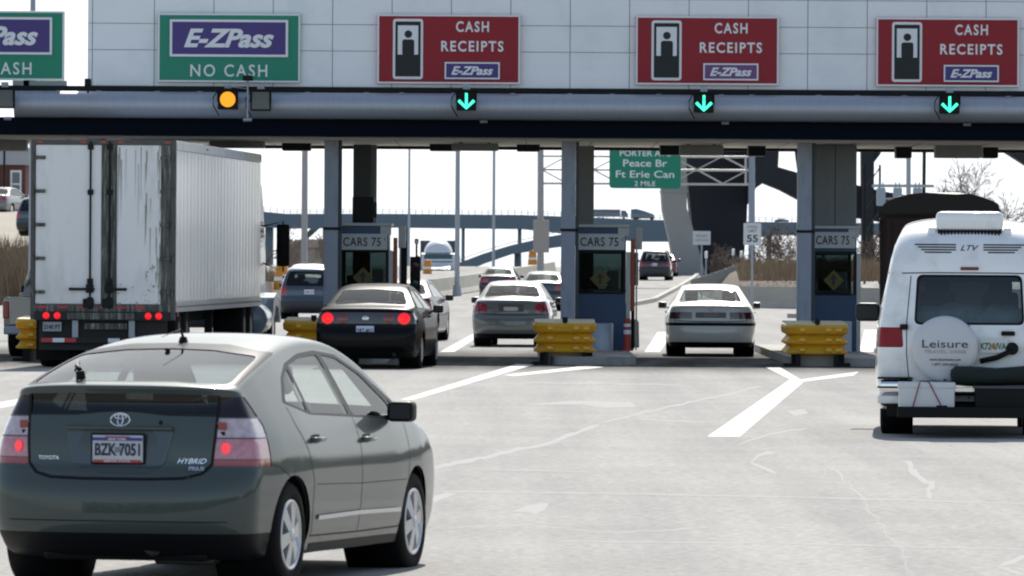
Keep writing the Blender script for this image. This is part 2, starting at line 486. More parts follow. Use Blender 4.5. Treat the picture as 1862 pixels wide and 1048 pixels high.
zs = [zb, zc(95), zc(47), zc(-2), zc(-50), zt]
for i in range(len(xs) - 1):
    for j in range(len(zs) - 1):
        b.box(xs[i] + 0.006, xs[i + 1] - 0.006, 0.0, 0.055, zs[j] + 0.005, zs[j + 1] - 0.005, 0, 0.004)
b.build('fascia_panel', M_FASC, canopy)
b = MB()
XLL = -16.0
b.box(XLL, XR, -0.10, 0.30, zc(171), zb - 0.003, 0)
for i in range(60):
    x = XLL + 0.7 + i * 0.95 + random.uniform(-0.2, 0.2)
    if x > XR: break
    b.box(x, x + 0.09, -0.16, -0.1, zc(176), zc(170), 1)
b.build('pipe_bracket', [M_DKST, M_STEEL], canopy)
b = MB()
rp = (zc(172) - zc(220)) / 2; zp = (zc(172) + zc(220)) / 2
b.cyl((PX(28, Yc), -0.45, zp), (XR, -0.45, zp), rp, n=28)
for i in range(9):
    x = PX(230, Yc) + i * 2.6
    b.cyl((x, -0.45, zp), (x + 0.03, -0.45, zp), rp + 0.006, n=28)
b.build('pipe', M_PIPE, canopy)
b = MB()
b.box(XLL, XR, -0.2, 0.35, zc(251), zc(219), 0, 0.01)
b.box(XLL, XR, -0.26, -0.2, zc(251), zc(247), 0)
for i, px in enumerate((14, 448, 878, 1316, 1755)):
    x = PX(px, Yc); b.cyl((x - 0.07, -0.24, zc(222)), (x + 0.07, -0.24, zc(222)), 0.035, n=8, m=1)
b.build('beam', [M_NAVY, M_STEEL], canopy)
b = MB()
b.box(XLL, XR, 0.35, 7.0, zc(256), zc(256) + 0.12, 0)
for i in range(26):
    x = XLL + i * 1.25
    b.box(x, x + 0.012, 0.36, 6.99, zc(256) - 0.006, zc(256) - 0.001, 1)
b.build('soffit', [M_CEIL, M_DKST], canopy)
b = MB(); b.box(XL + 0.02, XR, 6.99, 7.2, zc(262), zt - 1.2, 0); b.box(XL + 0.02, XR, 0.35, 7.2, zt - 1.2, zt - 1.0)
b.build('roof_deck', M_DKST, canopy)

# columns
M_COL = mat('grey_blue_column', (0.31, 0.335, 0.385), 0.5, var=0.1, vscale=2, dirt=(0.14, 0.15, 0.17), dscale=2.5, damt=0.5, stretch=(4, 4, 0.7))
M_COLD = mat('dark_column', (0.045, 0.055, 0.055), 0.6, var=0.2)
M_COLG = mat('grey_column', (0.17, 0.18, 0.18), 0.6, var=0.15, stretch=(3, 3, 0.5))
names = ['pale grey blue steel column half hidden behind the truck trailer', 'pale grey blue column beside the booth behind the black sedan',
         'pale grey blue column beside the middle booth and its yellow barrier', 'pale grey blue column beside the booth left of the camper van']
for i, cx in enumerate(COLX):
    t = thing('support_column', names[i], 'column', (cx, 126, 0.15), 0, 'columns holding up the toll canopy')
    b = MB(); w = 0.15
    ztop = zc(251) - 0.15
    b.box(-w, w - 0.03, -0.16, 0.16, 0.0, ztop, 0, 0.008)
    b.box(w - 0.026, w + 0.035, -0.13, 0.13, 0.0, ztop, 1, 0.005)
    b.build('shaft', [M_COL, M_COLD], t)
    b = MB(); b.box(-w - 0.05, w + 0.06, -0.2, 0.2, 0, 0.04, 0, 0.005); b.box(-w - 0.02, w + 0.03, -0.185, 0.185, 2.28, 2.33, 0)
    b.build('base_plate', M_DKST, t)
# second row of posts behind the booths
for i, (px, w, m, lab) in enumerate([(657, 0.17, M_COLD, 'dark square post rising from the roof of the booth behind the black sedan'),
                                     (1065, 0.15, M_COLG, 'grey square post rising from the roof of the middle booth')]):
    b = MB(); Y = 130.0
    b.box(-w, w, -w, w, 0.15, zc(256) - 0.01, 0, 0.01)
    if i == 0: b.box(w * 0.95, w + 0.12, -0.05, 0.2, 2.0, zc(256) - 0.012, 1)
    o = b.build('post', [m, M_COLG], None, (PX(px, Y), Y, 0))
    tag(o, lab, 'post', 'rear posts under the toll canopy')
# loudspeaker-like box on the first booth
b = MB(); b.box(-0.21, 0.21, -0.2, 0.2, 0, 0.5, 0, 0.02); b.box(-0.17, 0.17, -0.205, -0.2, 0.04, 0.46, 1); b.box(0.2, 0.26, -0.1, 0.1, 0.1, 0.4, 0)
tag(b.build('equipment_box', [M_DKST, M_BLACK], None, (PX(660, 128), 128, zc(407, 128))), 'black equipment box standing on the roof of the booth behind the black sedan', 'box')

# hanging fixtures under the soffit
def fixture(pxa, pxb, pya, pyb, Y, lab, m, name='ceiling_light'):
    x0, x1 = PX(pxa, Y), PX(pxb, Y); zt_ = CAM_H + (466 - pya) / F * Y; z0 = CAM_H + (466 - pyb) / F * Y
    o = thing(name, lab, 'fixture', ((x0 + x1) / 2, Y, z0), 0, 'fixtures hanging under the canopy')
    w = (x1 - x0) / 2; h = zt_ - z0
    b = MB(); b.box(-w, w, -0.3, 0.3, 0, h, 0, min(0.03, h / 4)); b.build('housing', m, o)
    b = MB(); b.cyl((-w * 0.6, 0, h), (-w * 0.6, 0, zc(256) - z0 + 0.01), 0.03, n=6); b.cyl((w * 0.6, 0, h), (w * 0.6, 0, zc(256) - z0 + 0.01), 0.03, n=6)
    b.build('hanger', M_DKST, o)
M_FIXL = mat('fixture_grey', (0.22, 0.22, 0.2), 0.6, var=0.15)
for a in [(780, 836, 252, 276, 129.5, 'short black camera housing under the soffit above the thin light poles', M_DKST),
          (820, 905, 262, 275, 127.6, 'wide grey light fixture under the soffit above the silver sedan', M_FIXL),
          (938, 980, 253, 276, 129.5, 'small black housing under the soffit left of the middle column', M_DKST),
          (1198, 1262, 256, 281, 129.5, 'black camera housing covering the top of the green highway sign', M_DKST),
          (1234, 1313, 262, 281, 127.6, 'wide grey light fixture right of the green highway sign', M_FIXL),
          (1358, 1390, 255, 282, 129.5, 'small black housing under the soffit right of the green highway sign', M_DKST),
          (1626, 1655, 254, 284, 129.5, 'small black housing under the soffit right of the last column', M_DKST),
          (1698, 1782, 258, 283, 127.6, 'wide dark light fixture under the soffit above the camper van roof', M_FIXL),
          (1784, 1812, 255, 283, 129.5, 'small black housing under the soffit above the bare tree', M_DKST),
          (512, 564, 258, 277, 129.5, 'small black housing under the soffit right of the trailer', M_DKST),
          (380, 480, 258, 272, 127.6, 'wide grey light fixture under the soffit above the trailer side', M_FIXL),
          (-30, 48, 258, 280, 127.6, 'wide grey light fixture under the soffit left of the trailer', M_FIXL)]:
    fixture(*a)
# ------------------------------------------------------------------ lane signs on the fascia
M_GREEN = mat('sign_green', (0.0, 0.235, 0.135), 0.45, var=0.05, vscale=2)
M_RED = mat('sign_red', (0.30, 0.016, 0.026), 0.5, spec=0.3, var=0.07, vscale=2)
M_PURP = mat('sign_purple', (0.055, 0.03, 0.19), 0.45)
M_PURPF = mat('faded_sign_purple', (0.17, 0.06, 0.2), 0.5)
M_SWHITE = mat('sign_white', (0.8, 0.8, 0.8), 0.5)
M_SBLACK = mat('sign_black', (0.008, 0.012, 0.012), 0.6)
YS = Yc - 0.06
sS = F / YS
def rect_ring(b, w, h, t, y0, y1, m=0):
    b.box(-w, w, y0, y1, h - t, h, m); b.box(-w, w, y0, y1, -h, -h + t, m)
    b.box(-w, -w + t, y0, y1, -h + t, h - t, m); b.box(w - t, w, y0, y1, -h + t, h - t, m)
def sign_base(px0, px1, py0, py1, m, lab, name):
    c = P((px0 + px1) / 2, (py0 + py1) / 2, YS)
    t = thing(name, lab, 'sign', c, 0, 'lane signs on the canopy')
    w, h = (px1 - px0) / sS / 2, (py1 - py0) / sS / 2
    b = MB(); b.box(-w, w, -0.045, 0.055, -h, h, 0, 0.008); b.build('panel', m, t)
    b = MB(); rect_ring(b, w - 0.002, h - 0.002, 0.032, -0.055, -0.046); b.build('border', M_SWHITE, t)
    return t, w, h
def ezpass(t, x, z, w, h, faded=False):
    o = MB(); o.box(x - w, x + w, -0.07, -0.05, z - h, z + h, 0)
    b0 = MB(); rect_ring(b0, w, h, 0.045 if w > 0.8 else 0.028, -0.078, -0.07)
    o2 = o.build('logo_plate', M_PURPF if faded else M_PURP, t)
    r = b0.build('plate_border', M_SWHITE, o2); r.location = (x, 0, z)
    b = MB()
    b.text('E-ZPass', T(x, -0.076, z) @ FACE_CAM, h * 1.02, w * 1.52, bold=0.035, shear=0.33, ext=0.012)
    b.build('lettering', M_SWHITE, o2)
def green_sign(px0, px1, py0, py1, lab):
    t, w, h = sign_base(px0, px1, py0, py1, M_GREEN, lab, 'lane_sign')
    ezpass(t, 0, 0.155 * h * 2 - 0.02, w * 0.83, h * 0.54)
    b = MB(); b.text('NO CASH', T(0, -0.05, -h * 0.66) @ FACE_CAM, h * 0.36, w * 1.08, bold=0.012, ext=0.012, space=1.25)
    b.build('lettering', M_SWHITE, t)
def red_sign(px0, px1, py0, py1, lab, faded=False):
    t, w, h = sign_base(px0, px1, py0, py1, M_RED, lab, 'lane_sign')
    # pictogram of an attendant in a booth
    x0, x1, z0, z1 = -w * 0.78, -w * 0.36, -h * 0.87, h * 0.87
    b = MB(); b.prism(bez_round([(x0, z0), (x1, z0), (x1, z1), (x0, z1)], 0.06), 'y', -0.06, -0.046)
    pic = b.build('pictogram', M_SWHITE, t)
    xc = (x0 + x1) / 2; hw = (x1 - x0) / 2
    b = MB(); b.prism(bez_round([(x0 + 0.045, z0 + 0.05), (x1 - 0.045, z0 + 0.05), (x1 - 0.045, z1 - 0.05), (x0 + 0.045, z1 - 0.05)], 0.02), 'y', -0.067, -0.061)
    b.build('booth_shape', M_SBLACK, pic)
    b = MB(); wz0, wz1 = -h * 0.16, h * 0.68
    b.box(xc - hw * 0.68, xc + hw * 0.68, -0.073, -0.068, wz0, wz1); b.build('booth_opening', M_SWHITE, pic)
    b = MB()
    b.prism(bez_round([(xc - hw * 0.38, wz0 - 0.02), (xc + hw * 0.42, wz0 - 0.02), (xc + hw * 0.42, wz0 + (wz1 - wz0) * 0.52), (xc - hw * 0.38, wz0 + (wz1 - wz0) * 0.52)], 0.05), 'y', -0.08, -0.074)
    b.cyl((xc + 0.005, -0.08, wz0 + (wz1 - wz0) * 0.70), (xc + 0.005, -0.074, wz0 + (wz1 - wz0) * 0.70), 0.072, n=20)
    b.build('attendant_shape', M_SBLACK, pic)
    xt = w * 0.33
    b = MB(); b.text('CASH', T(xt, -0.05, h * 0.655) @ FACE_CAM, h * 0.31, w * 0.46, bold=0.022, ext=0.012, space=1.25); b.build('lettering', M_SWHITE, t)
    b = MB(); b.text('RECEIPTS', T(xt, -0.05, h * 0.09) @ FACE_CAM, h * 0.31, w * 0.87, bold=0.022, ext=0.012, space=1.22); b.build('lettering', M_SWHITE, t)
    ezpass(t, xt, -h * 0.615, w * 0.385, h * 0.245, faded)
green_sign(287, 546, 25, 150, 'green lane sign with purple panel, complete, above the amber lamp')
red_sign(686, 946, 27, 153, 'red cash receipts sign nearest to the green sign')
red_sign(1156, 1416, 30, 155, 'middle red cash receipts sign with faded purple plate', True)
red_sign(1593, 1853, 33, 158, 'red cash receipts sign above the white camper van')
green_sign(-140, 117, 20, 146, 'green lane sign cut by the frame edge, standing free of the white fascia')
# free-standing left sign supports
b = MB()
b.box(PX(20, YS), PX(118, YS), YS + 0.1, YS + 0.25, zc(163), zc(152)); b.box(PX(40, YS), PX(50, YS), YS + 0.1, YS + 0.2, zc(170), zc(40))
tag(b.build('sign_rail', M_STEEL), 'short steel rail carrying the cut-off green sign', 'rail')
b = MB(); b.cyl((PX(57, 150), 150, 0), (PX(57, 150), 150, 14), 0.07, 0.05, n=10)
tag(b.build('light_pole', M_STEEL), 'thin steel pole rising behind the cut-off green sign', 'pole', 'light poles beyond the toll plaza')

# ------------------------------------------------------------------ lane signals on the pipe
M_ARROW = mat('green_arrow_light', (0.1, 0.8, 0.5), 0.4, emit=(0.05, 1.0, 0.55), estr=1.5)
M_AMBER = mat('amber_light', (0.3, 0.1, 0.0), 0.4, emit=(1.0, 0.36, 0.012), estr=0.95)
M_SIGF = mat('signal_face', (0.02, 0.022, 0.022), 0.4)
YL = Yc - 0.98
sL = F / YL
def signal(px, py, hw, lab, kind):
    t = thing('lane_signal', lab, 'signal light', P(px, py, YL), 0, 'lane signals on the canopy pipe')
    w = hw / sL
    b = MB(); b.box(-w, w, 0.0, 0.22, -w, w, 0, 0.015)
    b.box(-w - 0.012, w + 0.012, -0.1, 0.02, w - 0.005, w + 0.02, 0)
    b.box(-w - 0.012, -w + 0.004, -0.07, 0.02, -w * 0.2, w, 0); b.box(w - 0.004, w + 0.012, -0.07, 0.02, -w * 0.2, w, 0)
    b.build('housing', M_BLACK, t)
    b = MB(); b.box(-w * 0.35, w * 0.35, 0.05, 0.15, w + 0.02, w + 0.12, 0); b.tube([(-w - 0.02, 0.1, w * 0.8), (-w - 0.09, 0.1, w * 0.2), (-w - 0.09, 0.1, -w * 0.6), (-w + 0.02, 0.1, -w - 0.12)], 0.012, 6, 1)
    b.build('bracket', [M_STEEL, M_BLACK], t)
    if kind == 'arrow':
        b = MB(); y = -0.006
        b.tube([(0, y, w * 0.75), (0, y, -w * 0.72)], 0.024, 8); b.tube([(-w * 0.78, y, 0.0), (0, y, -w * 0.76), (w * 0.78, y, 0.0)], 0.028, 8)
        b.build('arrow_lamp', M_ARROW, t)
    elif kind == 'amber':
        b = MB(); b.lathe([(0.0, -0.03), (w * 0.45, -0.022), (w * 0.78, 0.0)], (0, 0, 0), 'y', 28)
        b.build('lamp', M_AMBER, t)
    else:
        b = MB(); b.box(-w * 0.86, w * 0.86, -0.012, 0.0, -w * 0.86, w * 0.86, 0, 0.004)
        b.build('face', mat('dull_signal_face', (0.11, 0.12, 0.11), 0.35, var=0.2, vscale=6), t)
signal(414, 181, 18, 'square black signal with a glowing round amber lamp', 'amber')
signal(474, 183, 18.5, 'unlit square grey signal beside the amber lamp', 'off')
signal(8, 179, 18, 'unlit grey signal at the left end of the pipe', 'off')
signal(848, 183, 18, 'lit green down arrow under the red sign nearest the green sign', 'arrow')
signal(1280, 187, 18, 'lit green down arrow under the red sign with faded plate', 'arrow')
signal(1727, 189, 18, 'lit green down arrow under the red sign above the camper van', 'arrow')
t = thing('security_camera', 'small black camera on a thin pole beside the amber lamp', 'camera', P(450, 215, YL - 0.1))
b = MB(); b.cyl((0, 0, -0.04), (0, 0, 0.70), 0.018, n=8); b.cyl((-0.08, 0, -0.03), (0.08, 0, -0.03), 0.03, n=8); b.tube([(0, 0.02, 0.55), (-0.4, 0.02, 0.6)], 0.01, 6); b.build('pole', M_STEEL, t)
b = MB(); b.box(-0.09, 0.1, -0.16, 0.14, 0.70, 0.80, 0, 0.02); b.build('camera_body', M_BLACK, t)
t = thing('security_camera', 'small black box standing at the left end of the white fascia', 'camera', P(160, 150, YL))
b = MB(); b.box(-0.06, 0.06, -0.1, 0.1, -0.08, 0.07, 0, 0.02); b.box(-0.02, 0.02, -0.02, 0.02, -0.2, -0.08); b.build('camera_body', M_BLACK, t)

# ------------------------------------------------------------------ toll booths
M_BLUE = mat('booth_blue', (0.016, 0.05, 0.12), 0.45, var=0.12, vscale=2, dirt=(0.03, 0.05, 0.08), dscale=2, damt=0.5)
M_BTRIM = mat('booth_trim', (0.42, 0.42, 0.4), 0.45, 0.2, var=0.1)
M_ORANGE = mat('rust_orange', (0.36, 0.075, 0.025), 0.6, var=0.2, vscale=4)
M_BGLASS = glass('booth_glass', (0.26, 0.31, 0.31), 1.3)
M_PSIGN = mat('price_sign_grey', (0.5, 0.51, 0.5), 0.5, var=0.08)
M_YEL = mat('warning_yellow', (0.5, 0.36, 0.02), 0.5, var=0.1)
M_PEND = mat('dim_yellow', (0.10, 0.08, 0.012), 0.6)
def booth(px0, px1, Y, tall, lab, plab):
    x0, x1 = PX(px0, Y), PX(px1, Y); w = (x1 - x0) / 2
    t = thing('toll_booth', lab, 'toll booth', ((x0 + x1) / 2, Y, 0.15), 0, 'toll booths under the canopy')
    D = 2.0; H = zc(410, Y) - 0.15
    zw0, zw1 = zc(531, Y) - 0.15, zc(459, Y) - 0.15
    b = MB(); b.box(-w, w, 0, D, 0, zw0 - 0.03, 0, 0.012); b.build('lower_wall', M_BLUE, t)
    b = MB()
    b.box(-w, -w + 0.055, 0.0, 0.06, zw0, zw1, 0); b.box(w - 0.055, w, 0.0, 0.06, zw0, zw1, 0)
    b.box(-w, w, 0.0, 0.06, zw1, zw1 + 0.05, 0); b.box(-w, w, -0.01, 0.06, zw0 - 0.028, zw0, 0)
    b.box(-w, -w + 0.06, D - 0.06, D, zw0, zw1, 0); b.box(w - 0.06, w, D - 0.06, D, zw0, zw1, 0)
    b.box(-w, w, D - 0.06, D, zw1, zw1 + 0.05, 0); b.box(-w, w, D - 0.06, D, zw0 - 0.028, zw0, 0)
    b.box(-w, -w + 0.05, 0.06, D - 0.06, zw1, zw1 + 0.05); b.box(w - 0.05, w, 0.06, D - 0.06, zw1, zw1 + 0.05)
    b.box(-w + 0.01, -w + 0.05, 0.9, 1.0, zw0 - 0.028, zw1)
    fr = b.build('window_frame', M_DKST, t)
    b = MB(); b.box(-w + 0.055, w - 0.055, 0.02, 0.032, zw0, zw1); b.build('pane', glass('booth_front_glass', (0.55, 0.62, 0.62), 1.25), fr)
    b = MB(); b.box(-w + 0.06, w - 0.06, D - 0.045, D - 0.035, zw0, zw1); b.build('pane', M_BGLASS, fr)
    b = MB(); b.box(-w + 0.02, -w + 0.03, 0.06, D - 0.06, zw0 - 0.02, zw1); b.build('side_pane', M_BGLASS, fr)
    # interior: counter, register, attendant's pinned yellow diamond sign
    b = MB(); b.box(-w + 0.07, w - 0.07, 0.35, D - 0.3, zw0 + 0.02, zw0 + 0.06, 0); b.box(-w + 0.12, -w + 0.42, 0.5, 0.8, zw0 + 0.06, zw0 + 0.3, 1, 0.02)
    b.box(w - 0.34, w - 0.12, 1.3, 1.5, zw0 + 0.06, zw0 + 0.42, 2, 0.02); b.box(-w + 0.06, w - 0.06, 0.2, D - 0.2, zw1 - 0.02, zw1 + 0.04, 1)
    b.build('counter', [M_FIXL, M_BLACK, M_COLG], t)
    b = MB()
    dz = zw0 + (zw1 - zw0) * 0.34; r = 0.2
    b.prism([(-0.02, dz - r), (-0.02 + r, dz), (-0.02, dz + r), (-0.02 - r, dz)], 'y', 0.008, 0.018, 0)
    b.prism([(-0.05, dz - 0.1), (0.0, dz - 0.1), (0.0, dz + 0.02), (0.05, dz + 0.02), (-0.025, dz + 0.12), (-0.1, dz + 0.02), (-0.05, dz + 0.02)], 'y', 0.003, 0.0075, 1)
    b.build('warning_diamond', [M_PEND, M_SBLACK], t)
    # header
    b = MB()
    b.box(-w, w, 0, D, zw1 + 0.05, H - 0.03, 0, 0.01); hd = b.build('header', M_BLUE, t)
    b = MB(); b.box(-w - 0.02, w + 0.06, -0.04, D + 0.05, H - 0.03, H + 0.03, 0, 0.01)
    b.box(w - 0.16, w + 0.05, -0.02, 0.2, H - 0.2, H - 0.03, 1, 0.01)
    b.build('roof', [M_BTRIM, M_BTRIM], t)
    if tall:
        b = MB(); b.box(-w, w, 0.1, 0.9, H + 0.03, zc(256) - 0.16, 0, 0.01); b.box(-0.006, 0.006, 0.097, 0.1, H + 0.03, zc(256) - 0.16, 1)
        b.build('upper_panel', [M_COLG, M_DKST], t)
    b = MB()
    b.box(w + 0.004, w + 0.085, 0.0, 0.12, 0, zw1 + 0.02, 0, 0.008)
    b.box(w + 0.004, w + 0.05, 0.12, D, 0, 0.9, 1)
    b.box(w + 0.05, w + 0.075, 1.0, 1.06, 0.9, zw1)
    b.build('corner_trim', [M_BTRIM, M_BLUE], t)
    if not tall:
        b = MB(); b.box(w + 0.09, w + 0.17, 0.1, 0.2, 0.75, H - 0.25, 0, 0.01); b.build('orange_post', M_ORANGE, t)
        b = MB(); b.box(w + 0.18, w + 0.32, 0.5, 0.9, H - 0.45, H - 0.02, 0, 0.01); b.box(w + 0.2, w + 0.23, 0.55, 0.6, 0, H - 0.4, 0); b.build('side_cabinet', M_BTRIM, t)
    # price board
    c = P((px0 + px1) / 2, (440 if px0 < 1400 else 437), Y - 0.05)
    s_ = thing('price_sign', plab, 'sign', c, 0, 'price signs on the toll booths')
    hw, hh = w * 0.96, 0.155
    b = MB(); b.box(-hw, hw, -0.01, 0.04, -hh, hh, 0, 0.006); b.build('board', M_PSIGN, s_)
    b = MB(); b.text('CARS 75', T(-0.04, -0.014, 0) @ FACE_CAM, 0.17, hw * 1.62, ext=0.006, bold=0.012, space=1.1)
    b.text('c', T(hw * 0.9, -0.014, 0.05) @ FACE_CAM, 0.05, None, ext=0.006)
    b.build('lettering', M_SBLACK, s_)
booth(618, 706, 127, False, 'blue toll booth behind the black sedan, equipment box on its roof', 'grey cars 75 price board on the booth behind the black sedan')
booth(1049, 1138, 127, False, 'blue toll booth in the middle with grey drum guard at its foot', 'grey cars 75 price board on the middle booth')
booth(1479, 1557, 127, True, 'dark blue toll booth with tall grey upper panel, left of the camper van', 'grey cars 75 price board beside the camper van')

# ------------------------------------------------------------------ crash cushions on the island noses
M_CUSH = mat('cushion_yellow', (0.9, 0.54, 0.03), 0.4, var=0.1, vscale=3, dirt=(0.4, 0.25, 0.05), dscale=4, damt=0.4)
def translucent(m, col, f):
    n = m.node_tree.nodes; l = m.node_tree.links
    t = n.new('ShaderNodeBsdfTranslucent'); t.inputs[0].default_value = (*col, 1); x = n.new('ShaderNodeMixShader'); x.inputs[0].default_value = f
    l.new(n['Principled BSDF'].outputs[0], x.inputs[1]); l.new(t.outputs[0], x.inputs[2]); l.new(x.outputs[0], n['Material Output'].inputs[0])
translucent(M_CUSH, (0.95, 0.5, 0.01), 0.45)
M_CUSHW = mat('cushion_top_white', (0.8, 0.74, 0.55), 0.5, var=0.1)
translucent(M_CUSHW, (0.8, 0.7, 0.4), 0.4)
M_REFL = mat('amber_reflector', (0.75, 0.38, 0.01), 0.2, coat=1)
def cushion(px, Y, lab):
    t = thing('crash_cushion', lab, 'crash barrier', (PX(px, Y), Y, 0.0), 0, 'yellow crash cushions on the island noses')
    # plan outline: rounded nose towards traffic, open at the back
    def outline(off):
        w = 0.50 + off; r = 0.26 + off; pts = []
        pts.append((w, 2.2))
        for i in range(9):
            a = math.pi / 2 * i / 8; pts.append((w - r + r * math.cos(a), 0.26 - r * math.sin(a)))
        for i in range(9):
            a = math.pi / 2 * (1 - i / 8); pts.append((-w + r - r * math.cos(a), 0.26 - r * math.sin(a)))
        pts.append((-w, 2.2))
        return pts
    prof = [(-0.01, 0.22), (0.06, 0.235), (0.062, 0.26), (0.0, 0.33), (-0.03, 0.37), (0.06, 0.415), (0.062, 0.44), (0.0, 0.51), (-0.03, 0.55), (0.06, 0.60), (0.07, 0.70), (0.045, 0.745)]
    rings = []
    for off, z in prof: rings.append([(x, y, z) for x, y in outline(off)])
    b = MB(); b.loft(rings, 0, False, False, False); b.build('rail_skin', M_CUSH, t)
    b = MB()
    top = outline(0.045)
    lf = [p for p in top if p[0] <= -0.03] ; rt = [p for p in top if p[0] >= 0.03]
    b.prism([(0.03, top[9][1])] + rt[::-1] + [(0.03, 2.2)], 'z', 0.745, 0.765) ; b.prism(lf + [(-0.03, 2.2), (-0.03, top[9][1])][::1], 'z', 0.745, 0.765)
    b.v = [(x, y, z + 0.018 * (y + 0.05)) for x, y, z in b.v]; b.build('top_cover', M_CUSHW, t)
    b = MB(); b.box(-0.02, 0.02, -0.0, 2.0, 0.74, 0.80, 0); b.cyl((0, 0.02, 0.72), (0, 0.02, 0.86), 0.05, n=8)
    b.build('centre_rib', M_DKST, t)
    b = MB()
    for z in (0.30, 0.48, 0.66):
        for x in (-0.27, 0.2, 0.38):
            b.box(x - 0.055, x + 0.055, -0.085 if abs(x) < 0.3 else -0.055, 0.1, z - 0.028, z + 0.028, 0, 0.01)
    b.build('reflector', M_REFL, t)
    b = MB()
    b.box(-0.36, 0.36, 0.2, 2.3, 0.0, 0.24, 1, 0.01)
    for x in (-0.38, 0.3): b.box(x, x + 0.08, -0.02, 0.2, 0.0, 0.26, 0)
    b.box(-0.45, -0.36, 0.3, 0.5, 0, 0.24, 0); b.box(0.36, 0.5, 0.3, 0.5, 0, 0.22, 0); b.box(-0.6, -0.38, 0.1, 0.4, 0, 0.06, 0); b.box(0.38, 0.6, 0.1, 0.4, 0, 0.07, 0)
    b.build('base_frame', [M_DKST, M_CONC], t)
cushion(1028, 118.7, 'yellow crash cushion in front of the middle toll booth')
cushion(1487, 118.2, 'yellow crash cushion left of the white camper van')
cushion(571, 119.4, 'yellow crash cushion half hidden behind the black sedan')
cushion(84, 119.0, 'yellow crash cushion between the pickup and the trailer wheels')
# booth foot guards, delineators, bollard, signals beside the booths
b = MB(); b.lathe([(0.27, 0.0), (0.27, 0.52), (0.255, 0.53), (0.0, 0.53)], (0, 0, 0), 'z', 28)
tag(b.build('drum_guard', M_ALLOY and M_STEEL, None, (PX(1090, 126.2), 126.2, 0.15)), 'round grey metal drum guard at the foot of the middle booth', 'guard')
b = MB(); b.box(-0.2, 0.2, -0.05, 0.3, 0, 0.6, 0, 0.03)
tag(b.build('drum_guard', M_STEEL, None, (PX(1530, 125.6), 125.6, 0.15)), 'grey metal guard behind the cushion beside the camper van', 'guard')
def delineator(px, Y, lab):
    t = thing('delineator_post', lab, 'post', (PX(px, Y), Y, 0.15))
    b = MB(); b.cyl((0, 0, 0), (0, 0, 0.62), 0.075, 0.06, n=14, m=0); b.cyl((0, 0, 0), (0, 0, 0.03), 0.12, n=14, m=0)
    b.cyl((0, 0, 0.32), (0, 0, 0.40), 0.0735, 0.0715, n=14, m=1); b.cyl((0, 0, 0.46), (0, 0, 0.52), 0.0705, 0.069, n=14, m=1)
    b.build('post', [mat('delineator_red', (0.4, 0.05, 0.03), 0.6), M_WHITE], t)
delineator(1141, 126.3, 'red post with two white bands at the corner of the middle booth')
b = MB(); b.lathe([(0.11, 0), (0.1, 0.5), (0.07, 0.56), (0, 0.57)], (0, 0, 0), 'z', 18)
tag(b.build('bollard', M_CONC, None, (PX(1153, 131), 131, 0.15)), 'short pale concrete bollard right of the middle booth', 'bollard')
def booth_signal(px, Y, z0, z1, lab, red=True):
    t = thing('booth_signal', lab, 'traffic light', (PX(px, Y), Y, 0.15), 0, 'black signals beside the booths')
    b = MB(); b.cyl((0, 0, 0), (0, 0, z0), 0.035, n=10); b.build('pole', M_DKST, t)
    b = MB(); b.box(-0.1, 0.1, -0.09, 0.1, z0, z1, 0, 0.015)
    h = (z1 - z0) / 2
    for k in range(2):
        zz = z0 + h * (k + 0.5); b.lathe([(0.085, -0.16), (0.085, -0.085)], (0, 0, zz), 'y', 16, a0=0, a1=math.pi)
    b.build('housing', M_BLACK, t)
    for k in range(2):
        zz = z0 + h * (k + 0.5)
        b = MB(); b.lathe([(0.0, -0.105), (0.075, -0.093)], (0, 0, zz), 'y', 16)
        b.build('lens', mat('dark_green_lens', (0.01, 0.05, 0.03), 0.2) if k == 0 else mat('dark_red_lens', (0.09, 0.012, 0.01), 0.2), t)
booth_signal(755, 128.5, zc(533, 128.5) - 0.15, zc(468, 128.5) - 0.15, 'black signal on a pole right of the booth behind the black sedan')
booth_signal(1151, 128.5, zc(518, 128.5) - 0.15, zc(458, 128.5) - 0.15, 'black signal right of the middle booth')
t = thing('gate_post', 'tall black post with orange lamp right of the booth behind the black sedan', 'post', (PX(733, 128), 128, 0.15))
b = MB(); b.box(-0.075, 0.075, -0.08, 0.08, 0, zc(440, 128) - 0.15, 0, 0.01); b.build('post', M_BLACK, t)
b = MB(); b.box(-0.06, 0.03, -0.095, -0.082, zc(450, 128) - 0.15, zc(441, 128) - 0.15); b.build('lamp', mat('orange_lamp', (0.8, 0.12, 0.02), 0.3, emit=(1, 0.15, 0.02), estr=0.8), t)
t = thing('lamp_post', 'thin post with small white globe lamp behind the black sedan', 'lamp', (PX(757, 129.5), 129.5, 0.15))
b = MB(); b.cyl((0, 0, 0), (0, 0, zc(446, 129.5) - 0.15), 0.02, n=8); b.build('post', M_DKST, t)
b = MB(); b.lathe([(0.03, 0), (0.045, 0.06), (0.04, 0.11), (0, 0.12)], (0, 0, zc(446, 129.5) - 0.15), 'z', 12); b.build('globe', M_WHITE, t)
